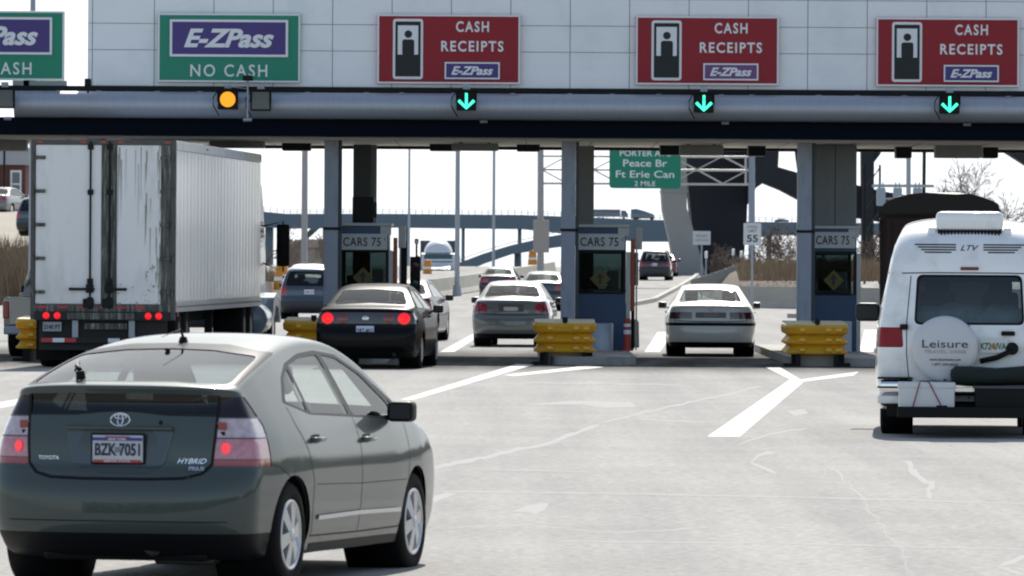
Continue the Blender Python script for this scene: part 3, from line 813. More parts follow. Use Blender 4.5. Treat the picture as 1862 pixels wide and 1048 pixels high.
# ------------------------------------------------------------------ car bodies: one lofted shell, cut along drawn outlines
def pc(pts):
    xs = np.array([p[0] for p in pts], float); ys = np.array([p[1] for p in pts], float)
    d = np.diff(ys) / np.diff(xs); t = np.zeros(len(xs)); t[0], t[-1] = d[0], d[-1]
    for i in range(1, len(xs) - 1):
        t[i] = 0 if d[i - 1] * d[i] <= 0 else 2 * d[i - 1] * d[i] / (d[i - 1] + d[i])
    def f(x):
        x = min(max(x, xs[0]), xs[-1]); i = min(int(np.searchsorted(xs, x, 'right')) - 1, len(xs) - 2)
        h = xs[i + 1] - xs[i]; u = (x - xs[i]) / h
        return ((2 * u ** 3 - 3 * u * u + 1) * ys[i] + (u ** 3 - 2 * u * u + u) * h * t[i] + (-2 * u ** 3 + 3 * u * u) * ys[i + 1] + (u ** 3 - u * u) * h * t[i + 1])
    return f
def in_poly(x, y, poly):
    c = False; j = len(poly) - 1
    for i in range(len(poly)):
        xi, yi = poly[i]; xj, yj = poly[j]
        if (yi > y) != (yj > y) and x < (xj - xi) * (y - yi) / (yj - yi) + xi: c = not c
        j = i
    return c
def cut(bm, poly, proj, pred):
    """cut the faces chosen by pred along the polygon seen along 'side' (x,z), 'end' (y,z) or 'top' (x,y); returns the faces inside"""
    ia, ib = {'side': (0, 2), 'end': (1, 2), 'top': (0, 1)}[proj]
    k = len(poly)
    for e in range(k):
        (ax, ay), (bx, by) = poly[e], poly[(e + 1) % k]
        lo = (min(ax, bx) - 1e-3, min(ay, by) - 1e-3); hi = (max(ax, bx) + 1e-3, max(ay, by) + 1e-3)
        fs = []
        for f in bm.faces:
            us = [v.co[ia] for v in f.verts]; ws = [v.co[ib] for v in f.verts]
            if max(us) < lo[0] or min(us) > hi[0] or max(ws) < lo[1] or min(ws) > hi[1]: continue
            if pred(f): fs.append(f)
        if not fs: continue
        co = [0, 0, 0]; no = [0, 0, 0]
        co[ia], co[ib] = ax, ay; no[ia], no[ib] = -(by - ay), bx - ax
        if Vector(no).length < 1e-6: continue
        geom = set(fs)
        for f in fs: geom.update(f.edges); geom.update(f.verts)
        bmesh.ops.bisect_plane(bm, geom=list(geom), dist=1e-5, plane_co=co, plane_no=no)
    out = []
    for f in bm.faces:
        c = f.calc_center_median()
        if in_poly(c[ia], c[ib], poly) and pred(f): out.append(f)
    return out

class Car:
    def __init__(s, keys, wz, wx, x0, x1, zmid=0.6, sub=6, rim=9, side=10, wfun=None):
        s.WZ, s.WX = pc(wz), pc(wx)
        s.W = wfun or (lambda x, z: s.WZ(z) * s.WX(x))
        s.keys = keys
        pts = []
        k = len(keys)
        for i in range(k):
            P0, P1, P2, P3 = [np.array(keys[(i + d) % k][:4], float) for d in (-1, 0, 1, 2)]
            tt = [0]
            for a, b_ in ((P0, P1), (P1, P2), (P2, P3)): tt.append(tt[-1] + max(1e-4, np.linalg.norm(b_ - a)) ** 0.5)
            n1, n2 = keys[i][4], keys[(i + 1) % k][4]
            L = np.linalg.norm((P2 - P1)[:2])
            ns = max(2, min(sub, int(L / 0.04) + 1)) if sub > 4 else sub
            for j in range(ns):
                t = tt[1] + (tt[2] - tt[1]) * j / ns
                A1 = (tt[1] - t) / (tt[1] - tt[0]) * P0 + (t - tt[0]) / (tt[1] - tt[0]) * P1
                A2 = (tt[2] - t) / (tt[2] - tt[1]) * P1 + (t - tt[1]) / (tt[2] - tt[1]) * P2
                A3 = (tt[3] - t) / (tt[3] - tt[2]) * P2 + (t - tt[2]) / (tt[3] - tt[2]) * P3
                B1 = (tt[2] - t) / (tt[2] - tt[0]) * A1 + (t - tt[0]) / (tt[2] - tt[0]) * A2
                B2 = (tt[3] - t) / (tt[3] - tt[1]) * A2 + (t - tt[1]) / (tt[3] - tt[1]) * A3
                C = (tt[2] - t) / (tt[2] - tt[1]) * B1 + (t - tt[1]) / (tt[2] - tt[1]) * B2
                pts.append((*C, n1 + (n2 - n1) * j / ns))
        rows = []
        for (cx, cz, ex, ez, nn) in pts:
            col = []
            We = s.W(ex, ez)
            for j in range(rim + 1):
                th = math.pi / 2 * j / rim
                a = math.sin(th) ** (2 / nn); b_ = 1 - max(0.0, math.cos(th)) ** (2 / nn)
                col.append((cx + (ex - cx) * b_, We * a, cz + (ez - cz) * b_))
            sx = min(max(ex, x0), x1)
            for j in range(1, side + 1):
                t = (j / side)
                x = ex + (sx - ex) * t; z = ez + (zmid - ez) * t
                col.append((x, s.W(x, z), z))
            rows.append(col)
        n = len(rows); c = len(rows[0])
        bm = bmesh.new()
        L = [[bm.verts.new(p) for p in r] for r in rows]
        R = [[L[i][0]] + [bm.verts.new((p[0], -p[1], p[2])) for p in rows[i][1:]] for i in range(n)]
        for i in range(n):
            i2 = (i + 1) % n
            for j in range(c - 1):
                for G, fl in ((L, False), (R, True)):
                    q = [G[i][j], G[i2][j], G[i2][j + 1], G[i][j + 1]]
                    if fl: q = q[::-1]
                    try: bm.faces.new(q)
                    except ValueError: pass
        bmesh.ops.remove_doubles(bm, verts=bm.verts[:], dist=1e-5)
        bmesh.ops.dissolve_degenerate(bm, edges=bm.edges[:], dist=1e-6)
        bmesh.ops.recalc_face_normals(bm, faces=bm.faces[:])
        # orient outward
        f = max(bm.faces, key=lambda f: f.calc_center_median().z)
        if f.normal.z < 0: bmesh.ops.reverse_faces(bm, faces=bm.faces[:])
        for f in bm.faces: f.smooth = True
        s.bm = bm
        s.bvh = BVHTree.FromBMesh(bm)
        s.lay = bm.faces.layers.int.new('part')
        s.parts = ['body']; s.info = {}
    def side(s, name, poly, mats, y=0, label=None, bodyslot=None):
        for sg in (1, -1):
            if y and sg != y: continue
            fs = cut(s.bm, poly, 'side', lambda f: f.calc_center_median().y * sg > 0.25 and abs(f.normal.y) > 0.15)
            s._mark(name, fs, mats, bodyslot)
    def slice(s, co, no, pred):
        fs = [f for f in s.bm.faces if pred(f)]
        geom = set(fs)
        for f in fs: geom.update(f.edges); geom.update(f.verts)
        bmesh.ops.bisect_plane(s.bm, geom=list(geom), dist=1e-5, plane_co=co, plane_no=no)
    def end(s, name, poly, mats, xlo=-9, xhi=9, rear=True, mirror=False, bodyslot=None, nx=0.02, xlim=None):
        for sg in ((1, -1) if mirror else (1,)):
            pl = [(y * sg, z) for y, z in poly]
            fs = cut(s.bm, pl, 'end', lambda f: xlo < f.calc_center_median().x < (xlim(f.calc_center_median().z) if xlim else xhi) and (f.normal.x < -nx if rear else f.normal.x > nx))
            s._mark(name, fs, mats, bodyslot)
    def _mark(s, name, fs, mats, bodyslot):
        if bodyslot is not None:
            for f in fs:
                if f[s.lay] == 0: f.material_index = bodyslot
            return
        idx = len(s.parts); s.parts.append(name); s.info[idx] = mats
        for f in fs: f[s.lay] = idx
    def holes(s, cs, r):
        for cx, cz in cs:
            poly = [(cx + r * math.cos(2 * math.pi * i / 28), cz + r * math.sin(2 * math.pi * i / 28)) for i in range(28)]
            fs = []
            for sg in (1, -1):
                fs += cut(s.bm, poly, 'side', lambda f: f.calc_center_median().y * sg > 0.3)
            low = [f for f in s.bm.faces if abs(f.calc_center_median().x - cx) < r * 0.97 and f.calc_center_median().z < cz and abs(f.calc_center_median().y) > 0.45]
            fs = list(set(fs) | set(low))
            bmesh.ops.delete(s.bm, geom=fs, context='FACES')
    def finish(s, root, body_mats, inset=0.004, inner=True):
        out = {}
        bm = s.bm; lay = s.lay
        bm.normal_update()
        objs = []
        for idx, name in enumerate(s.parts):
            fs = [f for f in bm.faces if f[lay] == idx]
            if not fs: continue
            vm = {}; vs = []; polys = []; mi = []
            off = 0.0 if idx == 0 else -inset
            for f in fs:
                q = []
                for v in f.verts:
                    if v not in vm:
                        vm[v] = len(vs); vs.append(tuple(v.co + v.normal * off))
                    q.append(vm[v])
                polys.append(q); mi.append(f.material_index if idx == 0 else 0)
            mats = body_mats if idx == 0 else s.info[idx]
            if idx == 0 and inner:
                o = len(vs); k = len(mats)
                for v, i in list(vm.items()): vs.append(tuple(v.co - v.normal * 0.025))
                for q in list(polys): polys.append([i + o for i in q][::-1]); mi.append(k)
                mats = list(mats) + [M_DARKIN]
            me = bpy.data.meshes.new(name); me.from_pydata(vs, [], polys)
            for m in mats: me.materials.append(m)
            me.polygons.foreach_set('material_index', mi)
            me.polygons.foreach_set('use_smooth', [True] * len(polys)); me.update()
            ob = bpy.data.objects.new(name, me); S.collection.objects.link(ob); ob.parent = root
            objs.append(ob); out.setdefault(name, []).append(ob)
        bm.free()
        return out
    def hit(s, p, d):
        h = s.bvh.ray_cast(Vector(p), Vector(d))
        return (h[0], h[1]) if h[0] is not None else (None, None)
    def ribbon(s, b, pts, w, proj, sg=1, m=0, lift=0.002, step=0.05):
        """thin strip following the skin: panel gaps and trims"""
        P2 = []
        for i in range(len(pts) - 1):
            a, c = Vector(pts[i]), Vector(pts[i + 1]); n = max(1, int((c - a).length / step))
            P2 += [a + (c - a) * j / n for j in range(n)]
        P2.append(Vector(pts[-1]))
        vs = []
        ok = True
        for i, p in enumerate(P2):
            t = (P2[min(i + 1, len(P2) - 1)] - P2[max(i - 1, 0)]); t.normalize(); nrm = Vector((-t.y, t.x)) * (w / 2)
            row = []
            for q in (p + nrm, p - nrm):
                if proj == 'side': h, n_ = s.hit((q.x, 3 * sg, q.y), (0, -sg, 0))
                elif proj == 'rear': h, n_ = s.hit((-3, q.x, q.y), (1, 0, 0))
                else: h, n_ = s.hit((q.x, q.y, 4), (0, 0, -1))
                if h is None: row = None; break
                if proj == 'side' and n_.y * sg < 0: n_ = -n_
                if proj == 'rear' and n_.x > 0: n_ = -n_
                if proj == 'top' and n_.z < 0: n_ = -n_
                row.append(h + n_ * lift)
            if row: vs.append(row)
        flat = [p for r in vs for p in r]
        b._add(flat, [(2 * i, 2 * i + 1, 2 * i + 3, 2 * i + 2) for i in range(len(vs) - 1)], m, True)
    def stick(s, b0, b, proj='rear', sg=1, lift=0.003):
        """drop a flat builder's vertices onto the skin (badges, lettering)"""
        vs = []
        for p in b0.v:
            if proj == 'rear': h, n_ = s.hit((-3, p[1], p[2]), (1, 0, 0)); ex = -p[0]
            else: h, n_ = s.hit((p[0], 3 * sg, p[2]), (0, -sg, 0)); ex = p[1] * sg
            vs.append(h - Vector((lift + ex, 0, 0)) if (h and proj == 'rear') else (h + Vector((0, sg * (lift + ex), 0)) if h else Vector(p)))
        for f, m in zip(b0.f, b0.m): pass
        o = len(b.v); b.v += [tuple(v) for v in vs]
        for f, m, sm in zip(b0.f, b0.m, b0.sm): b.f.append(tuple(i + o for i in f)); b.m.append(m); b.sm.append(sm)

def make_wheel(root, x, y, r, w, rr, style='spoke', n=7, rim_m=None, low=False):
    """wheel whose outer face is at |y|"""
    sg = 1 if y > 0 else -1
    yo = y; yi = y - sg * w
    wh = bpy.data.objects.new('wheel', None); S.collection.objects.link(wh); wh.parent = root
    wh.location = (x, yo, r)
    b = MB()
    prof = [(rr * 0.98, -w * 0.98), (r * 0.92, -w), (r, -w * 0.86), (r, -w * 0.14), (r * 0.955, -w * 0.03), (rr * 1.12, 0.004), (rr * 1.0, -0.008), (rr * 0.97, -0.05)]
    prof = [(a, h * sg) for a, h in prof]
    b.lathe(prof, (0, 0, 0), 'y', 20 if low else 36)
    b.build('tyre', M_RUBBER, wh)
    b = MB()
    if low:
        b.lathe([(0, 0.0), (rr * 0.5, -0.005 * sg), (rr * 0.98, -0.012 * sg)], (0, 0, 0), 'y', 18)
    else:
        b.lathe([(p, q * sg) for p, q in [(rr * 1.0, -0.012), (rr * 0.98, 0.0), (rr * 0.9, 0.0), (rr * 0.86, -0.03), (rr * 0.84, -0.12)]], (0, 0, 0), 'y', 36)
        b.lathe([(p, q * sg) for p, q in [(0, 0.012), (rr * 0.17, 0.01), (rr * 0.22, -0.008), (rr * 0.22, -0.05)]], (0, 0, 0), 'y', 20)
        b.lathe([(p, q * sg) for p, q in [(0, -0.07), (rr * 0.85, -0.075)]], (0, 0, 0), 'y', 24, m=1)
        for i in range(n):
            a = 2 * math.pi * i / n + 0.3
            M = Matrix.Rotation(a, 4, 'Y')
            hw0, hw1 = rr * 0.14, rr * (0.22 if n < 7 else 0.13)
            y0, y1 = -0.02 * sg, 0.006 * sg
            pl = [(-hw0, rr * 0.15), (hw0, rr * 0.15), (hw1, rr * 0.92), (-hw1, rr * 0.92)]
            vs = [M @ Vector((u, y1 - (0.012 * sg if v > rr * 0.5 else 0), v)) for u, v in pl] + [M @ Vector((u * 1.1, -0.05 * sg, v)) for u, v in pl]
            b._add(vs, [(0, 1, 2, 3), (0, 4, 5, 1), (1, 5, 6, 2), (2, 6, 7, 3), (3, 7, 4, 0)], 0)
    b.build('rim', [rim_m or M_ALLOY, M_BLACK], wh)
    return wh
def underbody(root, L, xr, xf, r, z0=0.16, w=0.55, wout=0.8, zt=0.5, wheelw=0.26):
    b = MB()
    b.box(0.22, L - 0.25, -w, w, z0, zt, 0, 0.03)
    b.box(xr + r + 0.07, xf - r - 0.07, -wout, wout, z0 + 0.02, zt - 0.1, 0, 0.03)
    for x in (xr, xf):
        for sg in (1, -1):
            b.lathe([(r * 1.0, sg * wout), (r * 1.0, sg * (wout - 0.34)), (0, sg * (wout - 0.345))], (x, 0, r * 0.93), 'y', 24)
    return b.build('underbody', M_BLACK, root)
def seats(root, rows, w=1.3, z=0.42, h=0.62, head=True):
    b = MB()
    for x, kind in rows:
        if kind == 'pair':
            for sg in (1, -1):
                y = sg * 0.37
                b.box(x, x + 0.5, y - 0.25, y + 0.25, z, z + 0.16, 0, 0.05, seg=3)
                M = T(x, y, z + 0.1) @ Matrix.Rotation(math.radians(-14), 4, 'Y')
                b.box(-0.12, 0.02, -0.24, 0.24, 0, h, 0, 0.05, M, 3)
                if head: b.box(-0.08, 0.02, -0.13, 0.13, h + 0.05, h + 0.23, 0, 0.045, M, 3); b.cyl(M @ Vector((-0.03, 0, h)), M @ Vector((-0.03, 0, h + 0.08)), 0.02, n=6)
        else:
            b.box(x, x + 0.5, -w / 2, w / 2, z, z + 0.16, 0, 0.05, seg=3)
            M = T(x, 0, z + 0.1) @ Matrix.Rotation(math.radians(-18), 4, 'Y')
            b.box(-0.14, 0.02, -w / 2, w / 2, 0, h - 0.06, 0, 0.05, M, 3)
            if head:
                for y in (-0.38, 0.38): b.box(-0.08, 0.02, y - 0.12, y + 0.12, h - 0.05, h + 0.12, 0, 0.04, M, 3)
    return b.build('seats', M_SEAT, root)
def mirrors(root, x, z, y, m=None, size=1.0):
    for sg in (1, -1):
        b = MB()
        a = size
        b.box(-0.06 * a, 0.11 * a, 0.035, 0.035 + 0.21 * a, -0.075 * a, 0.085 * a, 0, 0.05 * a, seg=4)
        b.box(0.0, 0.09 * a, -0.10, 0.06, -0.06 * a, -0.015, 0, 0.012)
        b.box(-0.062 * a, -0.058 * a, 0.06, 0.02 + 0.205 * a, -0.05 * a, 0.06 * a, 1)
        vs = [(x + p[0], sg * (y + p[1]), z + p[2]) for p in b.v]
        b.v = vs
        if sg < 0: b.f = [f[::-1] for f in b.f]
        b.build('side_mirror', [m or M_BLACK, M_DARKIN], root)
def plate(root, x, y, z, w, h, txt, m=None, ink=None, top=None, frame=False, tilt=0.0):
    o = bpy.data.objects.new('licence_plate', None)
    b = MB(); M = T(x, y, z) @ Matrix.Rotation(tilt, 4, 'Y')
    if frame: b.box(-0.004, 0.006, -w / 2 - 0.012, w / 2 + 0.012, -h / 2 - 0.012, h / 2 + 0.012, 1, 0.004, M)
    b.box(-0.009, 0.0, -w / 2, w / 2, -h / 2, h / 2, 0, 0.003, M)
    pl = b.build('licence_plate', [m or M_PLATE, M_BLACK], root)
    b = MB()
    b.text(txt, M @ T(-0.011, 0, -0.005 * h / 0.15) @ FACE_REAR, h * 0.48, w * 0.9, bold=0.03, ext=0.003)
    b.build('lettering', ink or M_INK, pl)
    return pl
def place(root, X, Y, heading_deg, z=None):
    root.location = (X, Y, gz(Y) if z is None else z); root.rotation_euler = (0, 0, math.radians(90 - heading_deg))
# ------------------------------------------------------------------ grey hatchback in the foreground
M_PGREY = mat('grey_green_metallic', (0.056, 0.071, 0.064), 0.35, 0.12, coat=0.75, spec=0.1, var=0.03, vscale=2)
M_TRIM = mat('window_trim', (0.008, 0.008, 0.011), 0.3, spec=0.1)
M_PGREY.node_tree.nodes['Principled BSDF'].inputs['Coat IOR'].default_value = 1.5
def hatchback():
    car = thing('hatchback_car', 'grey green five door hatchback in the foreground, seen from behind', 'car')
    K = [(0.20, 0.20, 0.42, 0.22, 2.2), (0.05, 0.30, 0.34, 0.31, 2.4), (0.005, 0.38, 0.30, 0.38, 2.5), (0.0, 0.48, 0.29, 0.48, 2.5), (0.012, 0.60, 0.29, 0.60, 2.5),
         (0.045, 0.665, 0.30, 0.67, 2.5), (0.085, 0.70, 0.31, 0.72, 2.5), (0.105, 0.85, 0.315, 0.85, 2.5), (0.13, 1.0, 0.33, 0.99, 2.5), (0.15, 1.10, 0.345, 1.08, 2.6),
         (0.135, 1.150, 0.355, 1.115, 2.7), (0.115, 1.178, 0.36, 1.135, 2.8), (0.14, 1.193, 0.38, 1.145, 2.8), (0.20, 1.203, 0.42, 1.155, 2.8), (0.5, 1.278, 0.66, 1.215, 2.7),
         (0.85, 1.353, 0.95, 1.28, 2.6), (1.2, 1.418, 1.27, 1.338, 2.5), (1.65, 1.472, 1.68, 1.39, 2.4), (2.1, 1.49, 2.1, 1.41, 2.4), (2.55, 1.462, 2.5, 1.385, 2.4),
         (2.95, 1.36, 2.84, 1.28, 2.5), (3.4, 1.155, 3.22, 1.07, 2.5), (3.72, 1.0, 3.5, 0.945, 2.5), (4.05, 0.89, 3.85, 0.84, 2.4), (4.3, 0.76, 4.08, 0.71, 2.3),
         (4.42, 0.6, 4.12, 0.57, 2.3), (4.44, 0.42, 4.1, 0.42, 2.3), (4.38, 0.26, 4.05, 0.27, 2.2), (4.15, 0.19, 4.0, 0.21, 2.2), (2.9, 0.17, 2.9, 0.20, 2.2), (1.6, 0.17, 1.6, 0.2, 2.2)]
    wz = [(0.15, 0.79), (0.24, 0.815), (0.36, 0.845), (0.5, 0.858), (0.62, 0.8625), (0.74, 0.858), (0.86, 0.838), (0.95, 0.807), (1.03, 0.77), (1.15, 0.708), (1.3, 0.628), (1.42, 0.56), (1.55, 0.5)]
    wx = [(0, 0.90), (0.35, 0.945), (0.7, 0.98), (1.2, 1.0), (3.0, 1.0), (3.6, 0.985), (4.0, 0.94), (4.45, 0.84)]
    C = Car(K, wz, wx, 0.95, 3.5, 0.6, sub=7, rim=12, side=16)
    xr, xf, ra = 0.82, 3.52, 0.345
    # lower black apron, tailgate glass, windows
    C.end('apron', [(-1, 0.1), (1, 0.1), (1, 0.345), (0.7, 0.335), (-0.7, 0.335), (-1, 0.345)], None, xhi=0.46, bodyslot=1, nx=0.0)
    lg = bez_round([(0.575, 1.135), (0.59, 1.02), (0.28, 1.022), (0.1, 1.04), (0, 1.044), (-0.1, 1.04), (-0.28, 1.022), (-0.59, 1.02), (-0.575, 1.135), (-0.3, 1.142), (0.3, 1.142)][::-1], 0.012, 2)
    C.end('lower_rear_window', lg, [glass('tailgate_glass', (0.05, 0.06, 0.06))], xhi=0.5)
    C.end('rear_trim', bez_round([(0.64, 1.178), (0.615, 1.30), (0.585, 1.378), (0.3, 1.425), (0, 1.432), (-0.3, 1.425), (-0.585, 1.378), (-0.615, 1.30), (-0.64, 1.178), (-0.3, 1.208), (0.3, 1.208)], 0.03, 3), None, xlo=0.15, xhi=1.5, bodyslot=2)
    C.end('rear_window', bez_round([(0.60, 1.195), (0.575, 1.295), (0.55, 1.358), (0.27, 1.392), (0, 1.40), (-0.27, 1.392), (-0.55, 1.358), (-0.575, 1.295), (-0.60, 1.195), (-0.25, 1.213), (0.25, 1.213)], 0.03, 3), [glass('rear_glass', (0.55, 0.63, 0.66), 1.8)], xlo=0.15, xhi=1.5)
    C.end('windscreen', bez_round([(0.56, 1.03), (0.48, 1.36), (0, 1.385), (-0.48, 1.36), (-0.56, 1.03), (0, 1.05)], 0.03, 3), [M_GLASS], xlo=2.4, rear=False)
    trim = bez_round([(0.93, 1.085), (1.36, 1.01), (2.2, 0.985), (3.46, 0.95), (3.28, 1.06), (2.87, 1.255), (2.52, 1.362), (2.1, 1.388), (1.72, 1.37), (1.36, 1.315), (1.14, 1.235)], 0.03, 3)
    C.side('trim', trim, None, bodyslot=2)
    gl = glass('side_glass', (0.86, 0.93, 0.90), 1.45)
    C.side('quarter_window', bez_round([(1.0, 1.09), (1.345, 1.03), (1.36, 1.285), (1.19, 1.23)], 0.03, 3), [gl])
    C.side('side_window', bez_round([(1.40, 1.022), (2.19, 1.002), (2.13, 1.362), (1.75, 1.348), (1.41, 1.302)], 0.03, 3), [gl])
    C.side('side_window', bez_round([(2.28, 0.998), (3.2, 0.972), (3.12, 1.07), (2.83, 1.235), (2.5, 1.338), (2.22, 1.362)], 0.03, 3), [gl])
    C.side('corner_window', bez_round([(3.245, 0.972), (3.4, 0.968), (3.26, 1.045), (3.17, 1.085)], 0.015, 2), [gl])
    # tail lamps: dark LED crown, clear middle, red-lit lower lens, red foot
    bands = [('tail_lamp_crown', 1.01, 1.125, mat('led_lens_dark', (0.02, 0.014, 0.02), 0.2, spec=0.3)), ('tail_lamp_clear', 0.892, 1.004, mat('clear_tail_lens', (0.5, 0.41, 0.44), 0.12, coat=1, var=0.45, vscale=30)),
             ('tail_lamp_red', 0.768, 0.886, mat('pink_tail_lens', (0.48, 0.19, 0.23), 0.12, coat=1, var=0.5, vscale=30)), ('tail_lamp_foot', 0.727, 0.764, mat('red_foot_lens', (0.3, 0.03, 0.025), 0.15, coat=1))]
    def inner(z): return 0.555 + (1.125 - 0.727) * 0.0 + max(0, (z - 0.727)) * 0.06
    near = lambda f: f.calc_center_median().x < 0.7 and abs(f.calc_center_median().y) > 0.5 and 0.6 < f.calc_center_median().z < 1.25
    C.slice((0.45, 0, 0.9), (1, 0, 0), lambda f: near(f) and f.calc_center_median().z < 1.02)
    C.slice((0.45, 0, 0.96), Vector((0.17, 0, 0.10)), lambda f: near(f) and f.calc_center_median().z > 0.9)
    lim = lambda z: 0.45 if z < 0.96 else 0.45 - (z - 0.96) * 0.10 / 0.17
    for nm, z0, z1, m in bands:
        zs = [z0 + (z1 - z0) * k / 3 for k in range(4)]
        def outer(z): return 0.95
        pl = [(inner(z), z) for z in zs] + [(outer(z), z) for z in zs[::-1]]
        C.end(nm, pl, [m], xlim=lim, mirror=True, nx=0.004)
    C.holes([(xr, 0.32), (xf, 0.32)], ra)
    C.end('nose', [(-1, 0.28), (1, 0.28), (1, 0.5), (-1, 0.5)], None, xlo=4.3, rear=False, bodyslot=1)
    parts = C.finish(car, [M_PGREY, M_BLACK, M_TRIM])
    body = parts['body'][0]
    # panel gaps
    b = MB()
    g = 0.007
    def rs(pts, w=g, m=0):
        for sg in (1, -1): C.ribbon(b, pts, w, 'side', sg, m)
    rs([(0.97, 1.06), (1.0, 0.95), (1.12, 0.80), (1.2, 0.62), (1.19, 0.45), (1.22, 0.30)])            # rear door trailing edge
    rs([(2.235, 0.98), (2.24, 0.8), (2.23, 0.5), (2.22, 0.30)])
    rs([(3.33, 0.93), (3.34, 0.75), (3.28, 0.5), (3.16, 0.30)])
    rs([(1.2, 0.295), (2.2, 0.29), (3.17, 0.295)], 0.009)
    rs([(0.46, 0.735), (0.6, 0.71), (0.74, 0.66)], 0.006)                                           # bumper to wing
    rs([(1.26, 0.60), (2.2, 0.585), (3.25, 0.585)], 0.005)
    C.ribbon(b, [(0.575, 1.13), (0.568, 0.9), (0.555, 0.735), (0.50, 0.68), (0.40, 0.655), (0.2, 0.648), (-0.2, 0.648), (-0.40, 0.655), (-0.50, 0.68), (-0.555, 0.735), (-0.568, 0.9), (-0.575, 1.13)], 0.016, 'rear', m=0)
    C.ribbon(b, [(0.565, 1.015), (0.28, 1.018), (0.1, 1.036), (0, 1.04), (-0.1, 1.036), (-0.28, 1.018), (-0.565, 1.015)], 0.006, 'rear')
    C.ribbon(b, [(-0.66, 0.405), (0.66, 0.405)], 0.006, 'rear')
    b.build('panel_gap', M_BLACK, body)
    for sg in (1, -1):
        b = MB()
        C.ribbon(b, [(1.3, 0.402), (2.2, 0.41), (3.12, 0.402)], 0.026, 'side', sg, 0, 0.012, 0.08)
        C.ribbon(b, [(1.24, 0.225), (3.15, 0.225)], 0.05, 'side', sg, 1, 0.004, 0.1)
        b.build('side_moulding', [mat('light_moulding', (0.45, 0.47, 0.47), 0.25, 0.4, coat=1), M_BLACK], body)
    # number plate recess and handle bar on the tailgate
    b = MB()
    pl = bez_round([(0.33, 0.93), (0.285, 0.745), (0.24, 0.715), (-0.24, 0.715), (-0.285, 0.745), (-0.33, 0.93)], 0.02, 3)
    o = MB(); o._add([(0, y, z) for y, z in pl], [tuple(range(len(pl)))][::1])
    cx = [C.hit((-3, y, z), (1, 0, 0))[0] for y, z in pl]
    vs = [h - Vector((0.002, 0, 0)) for h in cx]; vi = [h + (Vector((0.12, 0, 0.83)) - h) * 0.12 + Vector((0.02, 0, 0)) for h in cx]
    n = len(pl)
    b._add([tuple(v - Vector((0.004, 0, 0))) for v in vs], [tuple(range(n))], 0)
    b.build('plate_recess', mat('recess_paint', (0.03, 0.04, 0.046), 0.35, 0.3, coat=1), body)
    b = MB(); hx = C.hit((-3, 0, 0.94), (1, 0, 0))[0].x
    b.box(hx - 0.028, hx + 0.03, -0.325, 0.325, 0.93, 0.952, 0, 0.008, seg=3); b.build('tailgate_handle', M_PGREY, body)
    px = C.hit((-3, 0, 0.83), (1, 0, 0))[0].x - 0.016
    pl_ = plate(car, px, 0.0, 0.822, 0.305, 0.155, 'BZK 7051', m=mat('plate_grey_white', (0.52, 0.53, 0.55), 0.4), frame=True)
    b = MB()
    b.box(px - 0.014, px - 0.01, -0.15, 0.15, 0.868, 0.886, 0); b.text('NEW YORK', T(px - 0.0155, 0, 0.877) @ FACE_REAR, 0.013, 0.11, 1, 0.01, ext=0.002)
    b.box(px - 0.014, px - 0.01, -0.145, 0.145, 0.742, 0.757, 2); b.text('EMPIRE STATE', T(px - 0.0155, 0, 0.7495) @ FACE_REAR, 0.010, 0.16, 1, 0.01, ext=0.002)
    b.box(px - 0.014, px - 0.0105, -0.075, 0.075, 0.886, 0.893, 2)
    b.box(px - 0.0135, px - 0.0105, -0.018, 0.016, 0.80, 0.832, 3)  # grey-blue mark printed between the plate's letters and digits
    b.build('plate_band', [mat('plate_blue', (0.03, 0.05, 0.25), 0.4), M_SWHITE, mat('plate_red', (0.45, 0.04, 0.04), 0.4), mat('plate_mark', (0.2, 0.22, 0.3), 0.5)], pl_)
    # emblem: three ellipses
    e = MB()
    def ell(cy, cz, a, c, r=0.0055, n=28):
        e.tube([(0, cy + a * math.cos(t), cz + c * math.sin(t)) for t in [2 * math.pi * i / n for i in range(n + 1)]], r, 6)
    ell(0, 0.99, 0.058, 0.038, 0.006); ell(0, 1.008, 0.036, 0.0125, 0.0045); ell(0, 0.99, 0.016, 0.033, 0.0045)
    b = MB(); C.stick(e, b); b.build('emblem', M_CHROME, body)
    e = MB(); e.text('TOYOTA', T(0, 0.43, 0.765) @ FACE_REAR, 0.022, 0.13, bold=0.01, ext=0.004)
    e.text('HYBRID', T(0, -0.44, 0.755) @ FACE_REAR, 0.03, 0.17, shear=0.4, ext=0.004)
    e.text('PRIUS', T(0, -0.47, 0.712) @ FACE_REAR, 0.022, 0.09, bold=0.01, ext=0.004)
    b = MB(); C.stick(e, b); b.build('badge_lettering', M_CHROME, body)
    b = MB(); h = C.hit((-3, -0.245, 0.975), (1, 0, 0))[0]; b.cyl(h - Vector((0.004, 0, 0)), h, 0.013, n=12); b.build('tailgate_lock', M_BLACK, body)
    # glowing bulbs in the lower lens
    for i, (yy, lo) in enumerate(((0.63, 0.0), (-0.63, 0.0))):
        h, nn = C.hit((-3, yy, 0.83), (1, 0, 0))
        if nn.x > 0: nn = -nn
        b = MB(); q = Matrix.Translation(h + nn * 0.0015) @ nn.to_track_quat('Z', 'Y').to_matrix().to_4x4()
        vs = [q @ Vector((0.027 * math.cos(t) * (1 if k else 0), 0.032 * math.sin(t), 0.004)) for k in (1,) for t in [2 * math.pi * j / 20 for j in range(20)]]
        b._add(vs, [tuple(range(20))]); b.build('bulb', mat('bulb_glow', (0.5, 0.02, 0.03), 0.3, emit=(1.0, 0.06, 0.08), estr=0.6), car)
